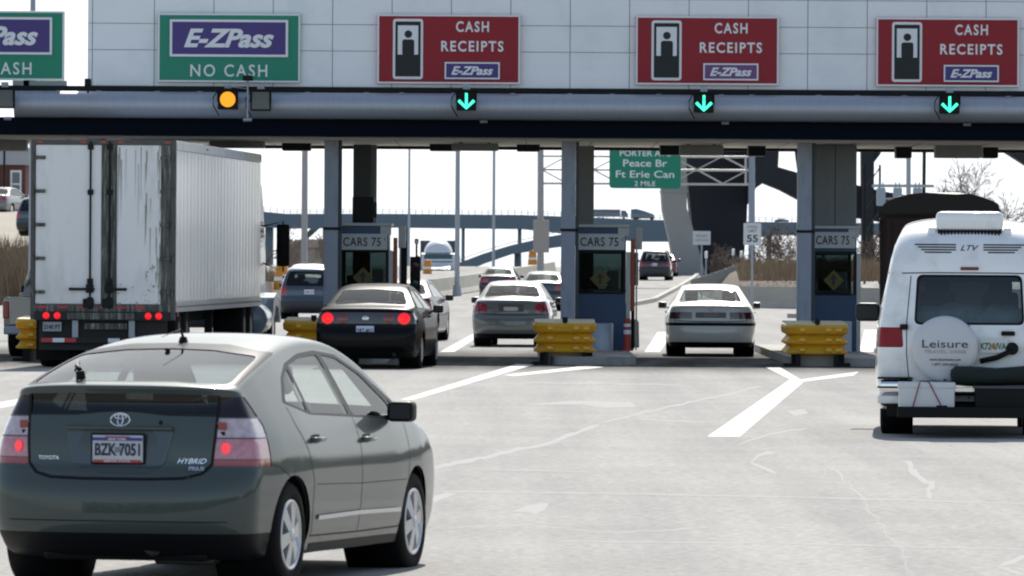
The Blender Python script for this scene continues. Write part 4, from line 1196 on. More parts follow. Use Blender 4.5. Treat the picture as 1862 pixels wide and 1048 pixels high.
    for sg in (1, -1):
        h, nn = C.hit((-3, sg * 0.60, 0.955), (1, 0, 0))
        b = MB(); b.box(h.x - 0.006, h.x, h.y - 0.03, h.y + 0.03, 0.935, 0.98, 0, 0.003); b.box(h.x - 0.006, h.x, h.y - 0.02, h.y + 0.015, 0.905, 0.925, 1)
        b.build('reflector', [mat('dull_red_reflector', (0.3, 0.06, 0.05), 0.3), M_BLACK], car)
    # wiper, washer, antenna
    b = MB()
    h, nn = C.hit((0.30, 0.30, 4), (0, 0, -1)); 
    b.cyl(h, h + nn * 0.05, 0.03, 0.024, n=14)
    h2, n2 = C.hit((0.62, 0.415, 4), (0, 0, -1)); hm, nm = C.hit((0.42, 0.36, 4), (0, 0, -1))
    b.tube([h + nn * 0.05, hm + nm * 0.045, h2 + n2 * 0.03], [0.016, 0.014, 0.008], 6)
    b.tube([hm + nm * 0.02 + Vector((-0.08, -0.02, 0)), h2 + n2 * 0.014], [0.012, 0.006], 6)
    b.build('rear_wiper', M_BLACK, car)
    b = MB(); h, nn = C.hit((1.33, 0, 4), (0, 0, -1))
    b.cyl(h, h + Vector((0.0, 0, 0.03)), 0.03, 0.02, n=10); b.cyl(h + Vector((0, 0, 0.02)), h + Vector((-0.05, 0, 0.075)), 0.010, 0.006, n=8); b.cyl(h + Vector((-0.05, 0, 0.075)), h + Vector((-0.36, 0.02, 0.03)), 0.0025, n=5)
    b.build('antenna', M_BLACK, car)
    b = MB(); h, nn = C.hit((1.02, 0, 4), (0, 0, -1)); b.box(h.x - 0.02, h.x + 0.02, -0.012, 0.012, h.z - 0.003, h.z + 0.015, 0, 0.004); b.build('washer_nozzle', M_BLACK, car)
    # door handles, mirrors
    for sg in (1, -1):
        for hx_, hz_ in ((1.31, 0.865), (2.40, 0.85)):
            h, nn = C.hit((hx_, 3 * sg, hz_), (0, -sg, 0))
            b = MB(); y = abs(h.y)
            b.box(hx_ - 0.065, hx_ + 0.065, sg * (y - 0.0) if sg > 0 else -(y + 0.002), sg * (y + 0.002) if sg > 0 else -y, hz_ - 0.035, hz_ + 0.03, 1, 0)
            b.tube([(hx_ - 0.10, sg * (y - 0.004), hz_), (hx_ - 0.08, sg * (y + 0.028), hz_), (hx_ + 0.08, sg * (y + 0.028), hz_), (hx_ + 0.10, sg * (y - 0.004), hz_)], 0.015, 8)
            b.build('door_handle', [M_PGREY, M_BLACK], car)
    mirrors(car, 2.98, 1.005, 0.775, M_BLACK, 0.80)
    for x in (xr, xf):
        for sg in (1, -1): make_wheel(car, x, sg * 0.835, 0.312, 0.19, 0.212, n=6)
    underbody(car, 4.4, xr, xf, 0.345, 0.17, 0.5, 0.80, 0.42)
    b = MB(); b.tube([(0.45, -0.02, 0.25), (0.3, -0.16, 0.26), (0.14, -0.2, 0.255)], 0.055, 12); b.box(0.35, 0.85, -0.5, -0.15, 0.15, 0.24, 0, 0.03)
    b.build('exhaust', mat('exhaust_metal', (0.13, 0.11, 0.085), 0.5, 0.6), car)
    seats(car, [(1.25, 'bench'), (2.15, 'pair')], 1.2, 0.38, 0.62)
    b = MB(); b.box(3.05, 3.55, -0.62, 0.62, 0.6, 0.93, 0, 0.06, seg=3); b.box(0.3, 1.1, -0.55, 0.55, 0.72, 0.76)
    b.lathe([(0.17, 0), (0.185, 0.012), (0.17, 0.024)], (2.95, 0.37, 0.9), 'x', 20)
    b.build('dashboard', M_DARKIN, car)
    return car, C
prius, _c = hatchback()
place(prius, -2.30, 38.13, 14.6)
prius.rotation_euler = (0, math.radians(0.45), prius.rotation_euler[2])
# ------------------------------------------------------------------ saloon cars
def scale_keys(K, sx, sz):
    return [(a * sx, b * sz, c * sx, d * sz, n) for a, b, c, d, n in K]
SEDAN = [(0.18, 0.20, 0.42, 0.22, 2.2), (0.04, 0.28, 0.30, 0.30, 2.4), (0.0, 0.40, 0.25, 0.40, 2.6), (0.0, 0.55, 0.24, 0.55, 2.7), (0.02, 0.64, 0.24, 0.64, 2.7),
         (0.07, 0.69, 0.25, 0.69, 2.7), (0.085, 0.80, 0.25, 0.80, 2.7), (0.10, 0.92, 0.26, 0.91, 2.7), (0.12, 1.00, 0.28, 0.97, 2.7), (0.18, 1.04, 0.34, 1.0, 2.7),
         (0.5, 1.06, 0.58, 1.01, 2.7), (0.82, 1.07, 0.84, 1.015, 2.7), (0.95, 1.10, 0.95, 1.03, 2.7), (1.2, 1.22, 1.16, 1.15, 2.7), (1.5, 1.355, 1.44, 1.275, 2.6), (1.75, 1.42, 1.72, 1.345, 2.5),
         (2.2, 1.45, 2.2, 1.375, 2.5), (2.7, 1.43, 2.65, 1.355, 2.5), (3.05, 1.35, 2.95, 1.275, 2.5), (3.5, 1.14, 3.35, 1.07, 2.5), (3.8, 1.01, 3.65, 0.96, 2.5), (4.3, 0.93, 4.15, 0.89, 2.4),
         (4.75, 0.82, 4.6, 0.78, 2.4), (4.92, 0.68, 4.7, 0.66, 2.3), (4.98, 0.5, 4.7, 0.5, 2.3), (4.94, 0.32, 4.65, 0.33, 2.3), (4.7, 0.2, 4.5, 0.22, 2.2), (3.2, 0.18, 3.2, 0.2, 2.2), (1.7, 0.18, 1.7, 0.2, 2.2)]
def saloon(name, lab, m_body, L=4.9, Wd=1.82, H=1.43, lamps=None, low=False, group=None, cat='car', ptxt=None, pz=0.72, rear=None, glassm=None, bumper_strip=None, plate_m=None, lampm=None, rim=None, trim_body=True, shape=None, ink=None):
    car = thing(name, lab, cat, group=group)
    sx, sz, sy = L / 4.98, H / 1.45, Wd / 1.84
    K = scale_keys(shape or SEDAN, sx, sz)
    wz = [(0.15, 0.82), (0.3, 0.885), (0.5, 0.915), (0.65, 0.92), (0.8, 0.905), (0.92, 0.87), (1.02, 0.82), (1.2, 0.70), (1.38, 0.585), (1.5, 0.52)]
    wz = [(z * sz, w * sy) for z, w in wz]
    wx = [(0, 0.90), (0.3, 0.95), (0.8, 0.99), (1.4, 1), (3.5, 1), (4.2, 0.96), (5, 0.84)]
    wx = [(x * sx, w) for x, w in wx]
    C = Car(K, wz, wx, 1.0 * sx, 4.0 * sx, 0.6 * sz, sub=4 if not low else 3, rim=8 if not low else 6, side=8 if not low else 6)
    xr, xf, ra = 1.08 * sx, 3.88 * sx, 0.345
    q = lambda pl: [(x * sx, z * sz) for x, z in pl]
    e = lambda pl: [(y * sy, z * sz) for y, z in pl]
    C.end('apron', [(-2, 0.05), (2, 0.05), (2, 0.29 * sz), (-2, 0.29 * sz)], None, xhi=0.5, bodyslot=1)
    C.end('rear_trim', e(bez_round([(0.66, 1.065), (0.55, 1.345), (0, 1.37), (-0.55, 1.345), (-0.66, 1.065), (0, 1.10)], 0.05, 3)), None, xlo=0.6 * sx, xhi=1.8 * sx, bodyslot=2)
    C.end('rear_window', e(bez_round([(0.63, 1.085), (0.53, 1.325), (0, 1.352), (-0.53, 1.325), (-0.63, 1.085), (0, 1.118)], 0.05, 3)), [glassm or glass('saloon_rear_glass', (0.5, 0.57, 0.58), 1.7)], xlo=0.6 * sx, xhi=1.8 * sx)
    C.end('windscreen', e(bez_round([(0.62, 1.03), (0.52, 1.32), (0, 1.35), (-0.52, 1.32), (-0.62, 1.03), (0, 1.05)], 0.05, 3)), [M_GLASS], xlo=2.7 * sx, rear=False)
    C.side('trim', q(bez_round([(1.0, 1.03), (2.3, 1.005), (3.55, 0.98), (3.3, 1.09), (2.93, 1.26), (2.65, 1.338), (2.2, 1.357), (1.74, 1.33), (1.44, 1.26)], 0.05, 3)), None, bodyslot=2)
    if not low:
        C.side('side_window', q(bez_round([(1.15, 1.045), (2.2, 1.025), (2.18, 1.335), (1.76, 1.312), (1.47, 1.245)], 0.04, 3)), [M_GLASS])
        C.side('side_window', q(bez_round([(2.28, 1.022), (3.42, 1.0), (3.2, 1.10), (2.9, 1.245), (2.63, 1.32), (2.26, 1.335)], 0.04, 3)), [M_GLASS])
    else:
        C.side('side_window', q([(1.15, 1.045), (3.42, 1.0), (3.2, 1.10), (2.9, 1.245), (2.63, 1.32), (2.2, 1.335), (1.76, 1.312), (1.47, 1.245)]), [M_GLASS])
    for (nm, pl, m, mirror) in (lamps or []):
        C.end(nm, e(pl), [m], xhi=0.42 * sx, mirror=mirror)
    if bumper_strip:
        z0, z1 = bumper_strip
        C.end('strip', [(-2, z0), (2, z0), (2, z1), (-2, z1)], None, xhi=0.6, bodyslot=1)
        C.side('strip', [(0.2, z0), (0.75, z0), (0.75, z1), (0.2, z1)], None, bodyslot=1)
    C.holes([(xr, 0.32), (xf, 0.32)], ra)
    parts = C.finish(car, [m_body, M_BLACK, M_TRIM], inset=0.005)
    body = parts['body'][0]
    b = MB()
    C.ribbon(b, e([(0.74, 0.97), (0.72, 0.72), (0.3, 0.70), (-0.3, 0.70), (-0.72, 0.72), (-0.74, 0.97)]), 0.014, 'rear', step=0.1)
    if not low:
        for sg in (1, -1):
            C.ribbon(b, q([(1.18, 1.0), (1.3, 0.85), (1.45, 0.65), (1.47, 0.3)]), 0.012, 'side', sg, step=0.1)
            C.ribbon(b, q([(2.24, 1.0), (2.25, 0.7), (2.24, 0.3)]), 0.012, 'side', sg, step=0.1)
            C.ribbon(b, q([(3.45, 0.96), (3.46, 0.7), (3.4, 0.3)]), 0.012, 'side', sg, step=0.1)
    b.build('panel_gap', M_BLACK, body)
    for sg in (1, -1):
        if low: break
        for hx_ in (1.42, 2.42):
            h, nn = C.hit((hx_ * sx, 3 * sg, 0.88 * sz), (0, -sg, 0))
            if h is None: continue
            b = MB(); b.tube([(hx_ * sx - 0.1, h.y - 0.01 * sg, h.z), (hx_ * sx - 0.07, h.y + 0.025 * sg, h.z), (hx_ * sx + 0.07, h.y + 0.025 * sg, h.z), (hx_ * sx + 0.1, h.y - 0.01 * sg, h.z)], 0.015, 6)
            b.build('door_handle', m_body, car)
    mirrors(car, 3.25 * sx, 1.0 * sz, 0.84 * sy, M_BLACK if not trim_body else m_body, 0.85)
    for x in (xr, xf):
        for sg in (1, -1): make_wheel(car, x, sg * (Wd / 2 - 0.035), 0.32, 0.2, 0.21, n=5, low=low, rim_m=rim)
    underbody(car, L, xr, xf, ra, 0.17, 0.5, Wd / 2 - 0.07, 0.45)
    seats(car, [(1.4 * sx, 'bench'), (2.35 * sx, 'pair')], 1.25, 0.36, 0.62)
    b = MB(); b.box(3.15 * sx, 3.75 * sx, -0.62, 0.62, 0.6, 0.94 * sz, 0, 0.06); b.box(0.6 * sx, 1.3 * sx, -0.6, 0.6, 0.96 * sz, 0.98 * sz)
    b.build('dashboard', M_DARKIN, car)
    if ptxt:
        h, nn = C.hit((-3, 0, pz), (1, 0, 0))
        plate(car, h.x - 0.008, 0, pz, 0.305, 0.155, ptxt, m=plate_m, ink=ink)
    if rear: rear(car, C, body, sx, sy, sz)
    return car, C
def disc_lamp(car, C, y, z, r, m, name, rz=None, lift=0.004):
    b = MB(); rz = rz or r; rings = []
    for k in (0.0, 0.35, 0.7, 0.9, 1.0):
        row = []
        for j in range(24):
            t = 2 * math.pi * j / 24; p = (y + r * k * math.cos(t), z + rz * k * math.sin(t)); h, nn = C.hit((-3, p[0], p[1]), (1, 0, 0))
            row.append((h.x - lift - 0.012 * (1 - k * k), p[0], p[1]))
        rings.append(row)
    b.loft(rings, 0, True, False)
    return b.build(name, m, car)

# black saloon waiting behind the first booth
M_CBLACK = mat('black_car_paint', (0.003, 0.0035, 0.004), 0.35, 0.0, coat=0.18, spec=0.06)
M_DIMRED = mat('dim_red_lens', (0.16, 0.008, 0.01), 0.15, coat=1.0)
def black_rear(car, C, body, sx, sy, sz):
    for y in (0.66, -0.66):
        disc_lamp(car, C, y, 0.865, 0.122, M_DIMRED, 'lamp_surround', 0.112, 0.002)
        disc_lamp(car, C, y, 0.865, 0.105, M_REDLIT, 'brake_lamp', 0.096, 0.006)
    for y in (0.40, -0.40):
        disc_lamp(car, C, y, 0.865, 0.10, M_DIMRED, 'inner_lamp', 0.09)
    disc_lamp(car, C, 0, 0.87, 0.06, M_CHROME, 'emblem', 0.04)
    b = MB(); b.cyl((0.03, -0.5, 0.25), (0.3, -0.5, 0.25), 0.035, n=12); b.build('exhaust_tip', M_DKST, car)
black, _ = saloon('sedan_car', 'black sedan with glowing round red tail lamps', M_CBLACK, 5.0, 1.84, 1.46, ptxt='DRT 4815', pz=0.66, rear=black_rear,
    lamps=[('lamp_panel', [(0.0, 0.77), (0.0, 0.965), (0.9, 0.96), (0.9, 0.77)], mat('dark_lamp_panel', (0.012, 0.004, 0.005), 0.15, coat=1), True)], trim_body=True, plate_m=mat('plate_blue_white', (0.55, 0.58, 0.75), 0.4))
place(black, PX(664, 113.2), 113.2, 4.5)

# white saloon in the lane right of the middle booth
M_CWHITE = mat('cream_white_paint', (0.66, 0.65, 0.6), 0.3, 0.0, coat=1.0, var=0.04, dirt=(0.4, 0.39, 0.35), dscale=2, damt=0.3)
M_DKLENS = mat('maroon_lens', (0.1, 0.018, 0.018), 0.2, coat=1.0)
def white_rear(car, C, body, sx, sy, sz):
    h, nn = C.hit((-3, 0, 0.82), (1, 0, 0))
    b = MB(); b.box(h.x - 0.012, h.x + 0.03, -0.3, 0.3, 0.76, 0.87, 0, 0.01); b.build('plate_recess', mat('grey_recess', (0.2, 0.2, 0.19), 0.5), car)
    b = MB(); b.box(h.x - 0.02, h.x - 0.012, -0.14, 0.14, 0.775, 0.855, 0); b.build('licence_plate', mat('dim_plate', (0.3, 0.25, 0.24), 0.5), car)
    disc_lamp(car, C, 0, 0.93, 0.04, M_CHROME, 'emblem', 0.03)
white, _ = saloon('sedan_car', 'white sedan with wide dark red tail lamps driving out of the lane', M_CWHITE, 4.9, 1.80, 1.42,
    lamps=[('tail_lamp', [(0.38, 0.755), (0.38, 0.89), (0.95, 0.89), (0.95, 0.755)], M_DKLENS, True)], rear=white_rear, bumper_strip=(0.605, 0.665), trim_body=True)
place(white, PX(1293, 129.4), 129.4, 1.2)

# silver saloon left of the middle column
M_SILV = mat('silver_grey_paint', (0.13, 0.14, 0.135), 0.28, 0.4, coat=1.0)
def silver_rear(car, C, body, sx, sy, sz):
    h, nn = C.hit((-3, 0, 0.84), (1, 0, 0))
    b = MB(); b.box(h.x - 0.012, h.x + 0.03, -0.27, 0.27, 0.755, 0.915, 0, 0.01); b.build('plate_recess', mat('dark_recess', (0.05, 0.055, 0.05), 0.5), car)
    b = MB(); b.prism(bez_round([(-0.16, 0.775), (0.16, 0.775), (0.16, 0.86), (-0.16, 0.86)], 0.05), 'x', h.x - 0.02, h.x - 0.0125); b.build('licence_plate', mat('dim_plate_grey', (0.42, 0.4, 0.39), 0.5), car)
silver, _ = saloon('sedan_car', 'silver grey sedan with rounded red tail lamps left of the middle column', M_SILV, 4.7, 1.74, 1.42,
    lamps=[('tail_lamp', bez_round([(0.53, 0.76), (0.55, 0.93), (0.74, 0.99), (0.95, 0.95), (0.95, 0.76)], 0.05, 3), mat('red_lens_silver_car', (0.25, 0.012, 0.03), 0.15, coat=1), True)], rear=silver_rear)
place(silver, PX(929, 141.5), 141.5, 2.6)

# farther saloons
M_CDARK = mat('dark_blue_grey_paint', (0.02, 0.024, 0.03), 0.25, 0.3, coat=1.0)
ahead, _ = saloon('sedan_car', 'dark sedan in the lane ahead of the black sedan, mostly hidden by it', mat('dark_silver_paint', (0.02, 0.022, 0.025), 0.35, 0.0, coat=0.3, spec=0.2), 4.7, 1.76, 1.42, low=True,
    lamps=[('tail_lamp', [(0.5, 0.76), (0.5, 0.93), (0.95, 0.93), (0.95, 0.76)], M_REDLENS, True)], trim_body=False)
place(ahead, PX(719, 149), 149, 5.0)
dk, _ = saloon('sedan_car', 'dark sedan half hidden between the silver sedan and the middle column', M_CDARK, 4.7, 1.76, 1.42, low=True,
    lamps=[('tail_lamp', [(0.5, 0.76), (0.5, 0.93), (0.95, 0.93), (0.95, 0.76)], M_REDLENS, True)])
place(dk, PX(985, 235), 235, 3.0)
mar, _ = saloon('sedan_car', 'maroon sedan approaching the concrete barrier beyond the silver sedan', mat('maroon_paint', (0.045, 0.008, 0.014), 0.25, 0.2, coat=1.0), 4.6, 1.74, 1.45, low=True,
    lamps=[('tail_lamp', [(0.45, 0.76), (0.45, 0.93), (0.95, 0.93), (0.95, 0.76)], M_REDLENS, True)])
place(mar, PX(905, 288), 288, 3.0)
rc, _ = saloon('sedan_car', 'red car partly hidden right of the dark red minivan', mat('red_paint', (0.16, 0.014, 0.016), 0.25, 0.1, coat=1.0), 4.5, 1.72, 1.45, low=True,
    lamps=[('tail_lamp', [(0.5, 0.76), (0.5, 0.93), (0.95, 0.93), (0.95, 0.76)], M_REDLENS, True)])
place(rc, PX(1206, 410), 410, 3.0)
wc, _ = saloon('sedan_car', 'white car behind the blue minivan, only its roof showing', M_CWHITE, 4.6, 1.76, 1.46, low=True)
place(wc, PX(556, 236), 236, 2.0); wc.scale = (1.05, 1.05, 1.12)
pk, _ = saloon('sedan_car', 'pale car parked on the slope in front of the brick house', mat('pale_silver_paint', (0.2, 0.205, 0.21), 0.3, 0.2, coat=0.8), 4.7, 1.78, 1.45, low=True,
    lamps=[('tail_lamp', [(0.45, 0.76), (0.45, 0.93), (0.95, 0.93), (0.95, 0.76)], M_REDLENS, True)])
pk.location = (PX(-20, 330), 330, CAM_H + (460 - 392) / F * 330); pk.rotation_euler = (0, 0, math.radians(76))

# ------------------------------------------------------------------ minivans
VAN = [(0.2, 0.22, 0.42, 0.24, 2.2), (0.05, 0.3, 0.3, 0.32, 2.4), (0.0, 0.42, 0.26, 0.42, 2.7), (0.0, 0.6, 0.25, 0.6, 2.8), (0.03, 0.70, 0.25, 0.70, 2.8), (0.07, 0.75, 0.25, 0.75, 2.8),
       (0.09, 1.0, 0.27, 1.0, 2.8), (0.14, 1.12, 0.3, 1.1, 2.8), (0.28, 1.42, 0.42, 1.38, 2.8), (0.42, 1.66, 0.56, 1.58, 2.8), (0.55, 1.725, 0.7, 1.64, 2.8), (0.8, 1.755, 0.9, 1.67, 2.8),
       (2.0, 1.78, 2.0, 1.695, 2.6), (2.9, 1.74, 2.85, 1.66, 2.6), (3.3, 1.62, 3.15, 1.55, 2.6), (3.8, 1.3, 3.6, 1.22, 2.6), (4.15, 1.08, 3.95, 1.03, 2.5), (4.6, 0.94, 4.4, 0.9, 2.4),
       (4.8, 0.78, 4.55, 0.75, 2.4), (4.88, 0.55, 4.6, 0.55, 2.4), (4.82, 0.33, 4.5, 0.35, 2.3), (4.6, 0.22, 4.4, 0.24, 2.2), (3, 0.2, 3, 0.22, 2.2), (1.6, 0.2, 1.6, 0.22, 2.2)]
def minivan(lab, m_body, group=None, lampm=None):
    car = thing('minivan', lab, 'van', group=group)
    wz = [(0.15, 0.86), (0.3, 0.93), (0.6, 0.965), (0.85, 0.96), (1.05, 0.93), (1.3, 0.85), (1.6, 0.74), (1.8, 0.66)]
    wx = [(0, 0.92), (0.3, 0.96), (0.8, 0.99), (1.4, 1), (3.4, 1), (4.2, 0.95), (4.9, 0.84)]
    C = Car(VAN, wz, wx, 1.0, 3.9, 0.7, sub=3, rim=7, side=7)
    C.end('rear_trim', bez_round([(0.74, 1.12), (0.63, 1.60), (-0.63, 1.60), (-0.74, 1.12)], 0.08, 3), None, xhi=0.9, bodyslot=1)
    C.end('rear_window', bez_round([(0.70, 1.15), (0.6, 1.57), (-0.6, 1.57), (-0.70, 1.15)], 0.07, 3), [M_GLASSD], xhi=0.9)
    C.end('tail_lamp', [(0.70, 0.80), (0.72, 1.10), (1, 1.10), (1, 0.80)], [lampm or M_REDLENS], xhi=0.4, mirror=True)
    C.end('windscreen', bez_round([(0.7, 1.12), (0.6, 1.6), (-0.6, 1.6), (-0.7, 1.12)], 0.07, 3), [M_GLASS], xlo=2.9, rear=False)
    C.side('trim', bez_round([(0.5, 1.12), (3.8, 1.06), (3.15, 1.53), (2.8, 1.62), (0.72, 1.60)], 0.08, 3), None, bodyslot=1)
    C.side('side_window', bez_round([(0.62, 1.15), (2.2, 1.13), (2.2, 1.59), (0.76, 1.57)], 0.06, 3), [M_GLASSD])
    C.side('side_window', bez_round([(2.28, 1.13), (3.6, 1.10), (3.1, 1.49), (2.8, 1.59), (2.28, 1.59)], 0.06, 3), [M_GLASS])
    C.end('apron', [(-2, 0.05), (2, 0.05), (2, 0.62), (-2, 0.62)], None, xhi=0.5, bodyslot=2)
    C.holes([(0.98, 0.33), (3.95, 0.33)], 0.36)
    C.finish(car, [m_body, M_TRIM, mat('dark_grey_bumper', (0.03, 0.032, 0.036), 0.5)])
    plate(car, 0.06, 0, 0.92, 0.305, 0.15, 'ABX 29', ink=mat('plate_ink_red', (0.35, 0.08, 0.1), 0.5))
    for x in (0.98, 3.95):
        for sg in (1, -1): make_wheel(car, x, sg * 0.93, 0.335, 0.2, 0.21, low=True)
    underbody(car, 4.88, 0.98, 3.95, 0.36, 0.2, 0.5, 0.88, 0.5)
    mirrors(car, 3.55, 1.12, 0.90, M_BLACK, 0.9)
    seats(car, [(1.0, 'bench'), (1.9, 'bench'), (2.75, 'pair')], 1.3, 0.5, 0.7)
    return car
mv = minivan('blue grey minivan left of the first light column', mat('blue_grey_paint', (0.04, 0.055, 0.075), 0.28, 0.3, coat=1.0))
place(mv, PX(562, 200), 200, 1.0); mv.scale = (1, 0.97, 0.9)
mv2 = minivan('dark red minivan climbing the ramp right of the middle booth', mat('dark_red_paint', (0.05, 0.013, 0.018), 0.28, 0.3, coat=1.0))
place(mv2, PX(1190, 383), 383, 3.5)
suv = minivan('dark car parked lower on the slope beside the trailer edge', mat('slate_paint', (0.05, 0.07, 0.09), 0.28, 0.3, coat=1.0))
suv.location = (PX(62, 300), 300, CAM_H + (460 - 428) / F * 300); suv.rotation_euler = (0, 0, math.radians(80))
# ------------------------------------------------------------------ box trailer and its tractor
M_TRW = mat('trailer_white', (0.78, 0.78, 0.77), 0.45, var=0.04, vscale=1.0, dirt=(0.42, 0.41, 0.38), dscale=1.6, damt=0.5, stretch=(1, 1, 0.35))
M_TRS = mat('trailer_side_white', (0.82, 0.82, 0.82), 0.25, 0.2, var=0.06, vscale=2.0, dirt=(0.45, 0.45, 0.43), dscale=1.2, damt=0.6, stretch=(3.0, 1, 0.15))
def streak_mat():
    m = bpy.data.materials.new('grimy_door'); m.use_nodes = True
    n = m.node_tree.nodes; l = m.node_tree.links; b = n['Principled BSDF']
    b.inputs['Roughness'].default_value = 0.7
    tc = n.new('ShaderNodeTexCoord'); mp = n.new('ShaderNodeMapping'); mp.inputs['Scale'].default_value = (1, 14, 1.1)
    l.new(tc.outputs['Object'], mp.inputs['Vector'])
    t = n.new('ShaderNodeTexNoise'); t.inputs['Scale'].default_value = 1.6; t.inputs['Detail'].default_value = 9; t.inputs['Roughness'].default_value = 0.7
    l.new(mp.outputs[0], t.inputs['Vector'])
    r = n.new('ShaderNodeValToRGB'); e = r.color_ramp.elements
    e[0].position = 0.38; e[0].color = (0.03, 0.032, 0.026, 1); e[1].position = 0.66; e[1].color = (0.30, 0.30, 0.27, 1)
    x = e.new(0.52); x.color = (0.08, 0.083, 0.07, 1)
    l.new(t.outputs['Fac'], r.inputs['Fac']); l.new(r.outputs['Color'], b.inputs['Base Color'])
    return m
M_GRIME = streak_mat()
M_TAPE = mat('red_reflective_tape', (0.45, 0.03, 0.04), 0.4)
M_FRAME = mat('truck_frame', (0.014, 0.014, 0.014), 0.7, var=0.3)
M_STAIN = mat('door_stain', (0.36, 0.35, 0.31), 0.7, var=0.3, vscale=9)
def semi():
    t = thing('semi_truck', 'large white box semi trailer with grimy rear doors entering the toll lane', 'truck')
    Wd, z0, z1, L = 1.24, 0.98, 3.89, 15.2
    b = MB()
    b.box(0.12, L, -Wd + 0.02, Wd - 0.02, z0, z1 - 0.03, 0)
    b.box(0.05, L, -Wd, Wd, z1 - 0.03, z1, 0, 0.01)
    box = b.build('cargo_box', M_TRS, t)
    b = MB()                                        # right side skin with vertical ribs and rivets
    for sg in (1, -1):
        n = 26
        for i in range(n):
            xa = 0.14 + (L - 0.16) * i / n; xb = 0.14 + (L - 0.16) * (i + 1) / n
            b.box(xa + 0.022, xb - 0.022, sg * (Wd - 0.02) if sg > 0 else -Wd - 0.004, (Wd + 0.004) if sg > 0 else -(Wd - 0.02), z0 + 0.17, z1 - 0.17, 0, 0.004)
        b.box(0.14, L, (Wd - 0.02) * sg if sg > 0 else -Wd - 0.012, (Wd + 0.012) if sg > 0 else -(Wd - 0.02), z0 - 0.02, z0 + 0.16, 1)
        b.box(0.14, L, (Wd - 0.02) * sg if sg > 0 else -Wd - 0.012, (Wd + 0.012) if sg > 0 else -(Wd - 0.02), z1 - 0.16, z1 - 0.01, 2)
        for i in range(70):
            x = 0.3 + i * 0.213; y = (Wd + 0.012) * sg
            b.box(x, x + 0.035, min(y, y + sg * 0.006), max(y, y + sg * 0.006), z0 + 0.05, z0 + 0.085, 3)
    b.build('side_panels', [M_TRS, mat('trailer_rail', (0.4, 0.41, 0.42), 0.4, 0.4, var=0.2, vscale=5), M_TRW, M_FRAME], t)
    # rear frame and doors
    b = MB()
    b.box(0, 0.12, -Wd, -Wd + 0.075, z0 - 0.16, z1, 0); b.box(0, 0.12, Wd - 0.075, Wd, z0 - 0.16, z1, 0)
    b.box(0.0, 0.12, -Wd + 0.075, Wd - 0.075, z1 - 0.08, z1, 0); b.box(-0.01, 0.12, -Wd + 0.075, Wd - 0.075, z0 - 0.02, z0 + 0.10, 1)
    b.build('rear_frame', [mat('rear_frame_grey', (0.07, 0.07, 0.065), 0.6, var=0.3, vscale=8), M_GRIME], t)
    zd0, zd1 = z0 + 0.11, z1 - 0.085
    dl = MB(); dl.box(0.02, 0.1, 0.03, Wd - 0.08, zd0, zd1, 0, 0.01); dl = dl.build('door', M_TRW, t)
    dr = MB(); dr.box(0.02, 0.1, -Wd + 0.08, -0.03, zd0, zd1, 0, 0.01); dr = dr.build('door', M_TRW, t)
    b = MB(); b.box(0.012, 0.0195, -0.24, 0.0, zd0, zd1); b.box(0.01, 0.06, 0.0, 0.028, zd0, zd1); b.build('grime_strip', M_GRIME, dr)
    b = MB(); b.box(0.012, 0.0195, -Wd + 0.083, -Wd + 0.25, zd0, zd1); b.build('grime_strip', M_GRIME, dr)
    rng = random.Random(4); b = MB()
    for i in range(8):
        y = -0.26 - rng.random() ** 2 * 0.5; zt_ = zd1 - rng.uniform(0, 0.4); ln = rng.uniform(0.3, 1.3); w = rng.uniform(0.003, 0.012)
        b.prism([(y - w, zt_), (y + w, zt_), (y + w * 0.3, zt_ - ln)], 'x', 0.0135, 0.0185)
    for i in range(30):
        y = -Wd + 0.26 + rng.random() ** 2.2 * 0.3; zt_ = rng.uniform(zd0 + 0.3, zd1); ln = rng.uniform(0.1, 0.7); w = rng.uniform(0.004, 0.016)
        b.prism([(y - w, zt_), (y + w, zt_ + 0.03), (y + w * 0.4, zt_ - ln)], 'x', 0.0135, 0.0185)
    for i in range(14):
        a = 2 * math.pi * i / 14 + rng.uniform(-0.1, 0.1); y = -0.92 + 0.17 * math.cos(a); z = zd0 + 0.47 + 0.17 * math.sin(a)
        r = rng.uniform(0.008, 0.022); b.prism([(y + r * math.cos(k), z + r * 1.2 * math.sin(k)) for k in [2 * math.pi * j / 7 for j in range(7)]], 'x', 0.0135, 0.0185)
    for i in range(40):
        y = rng.uniform(-Wd + 0.1, -0.05); z = zd0 + rng.random() ** 3 * 0.35; r = rng.uniform(0.005, 0.02)
        b.prism([(y + r * math.cos(k), z + r * 0.8 * math.sin(k)) for k in [2 * math.pi * j / 6 for j in range(6)]], 'x', 0.0135, 0.0185)
    b.build('stain', M_STAIN, dr)
    for dpar, y, dz in ((dl, 0.215, 0), (dr, -0.115, 0)):   # lock rods
        b = MB(); b.cyl((-0.015, y, z0 + 0.02), (-0.015, y, z1 - 0.03), 0.018, n=8)
        for z in (z0 + 0.18, z0 + 0.5, (zd0 + zd1) / 2 + 0.55, z1 - 0.12): b.box(-0.035, 0.02, y - 0.05, y + 0.05, z - 0.045, z + 0.045, 0, 0.01)
        b.box(-0.05, 0.02, y - 0.3 if y < 0 else y - 0.08, y + 0.08 if y < 0 else y + 0.36, z0 + 0.34, z0 + 0.385, 0, 0.008)
        b.box(-0.04, 0.02, y - 0.06, y + 0.07, z0 + 0.30, z0 + 0.45, 0, 0.015); b.box(-0.045, 0.02, y - 0.07, y + 0.12, z0 + 0.04, z0 + 0.2, 0, 0.02)
        b.build('lock_rod', M_DKST, dpar)
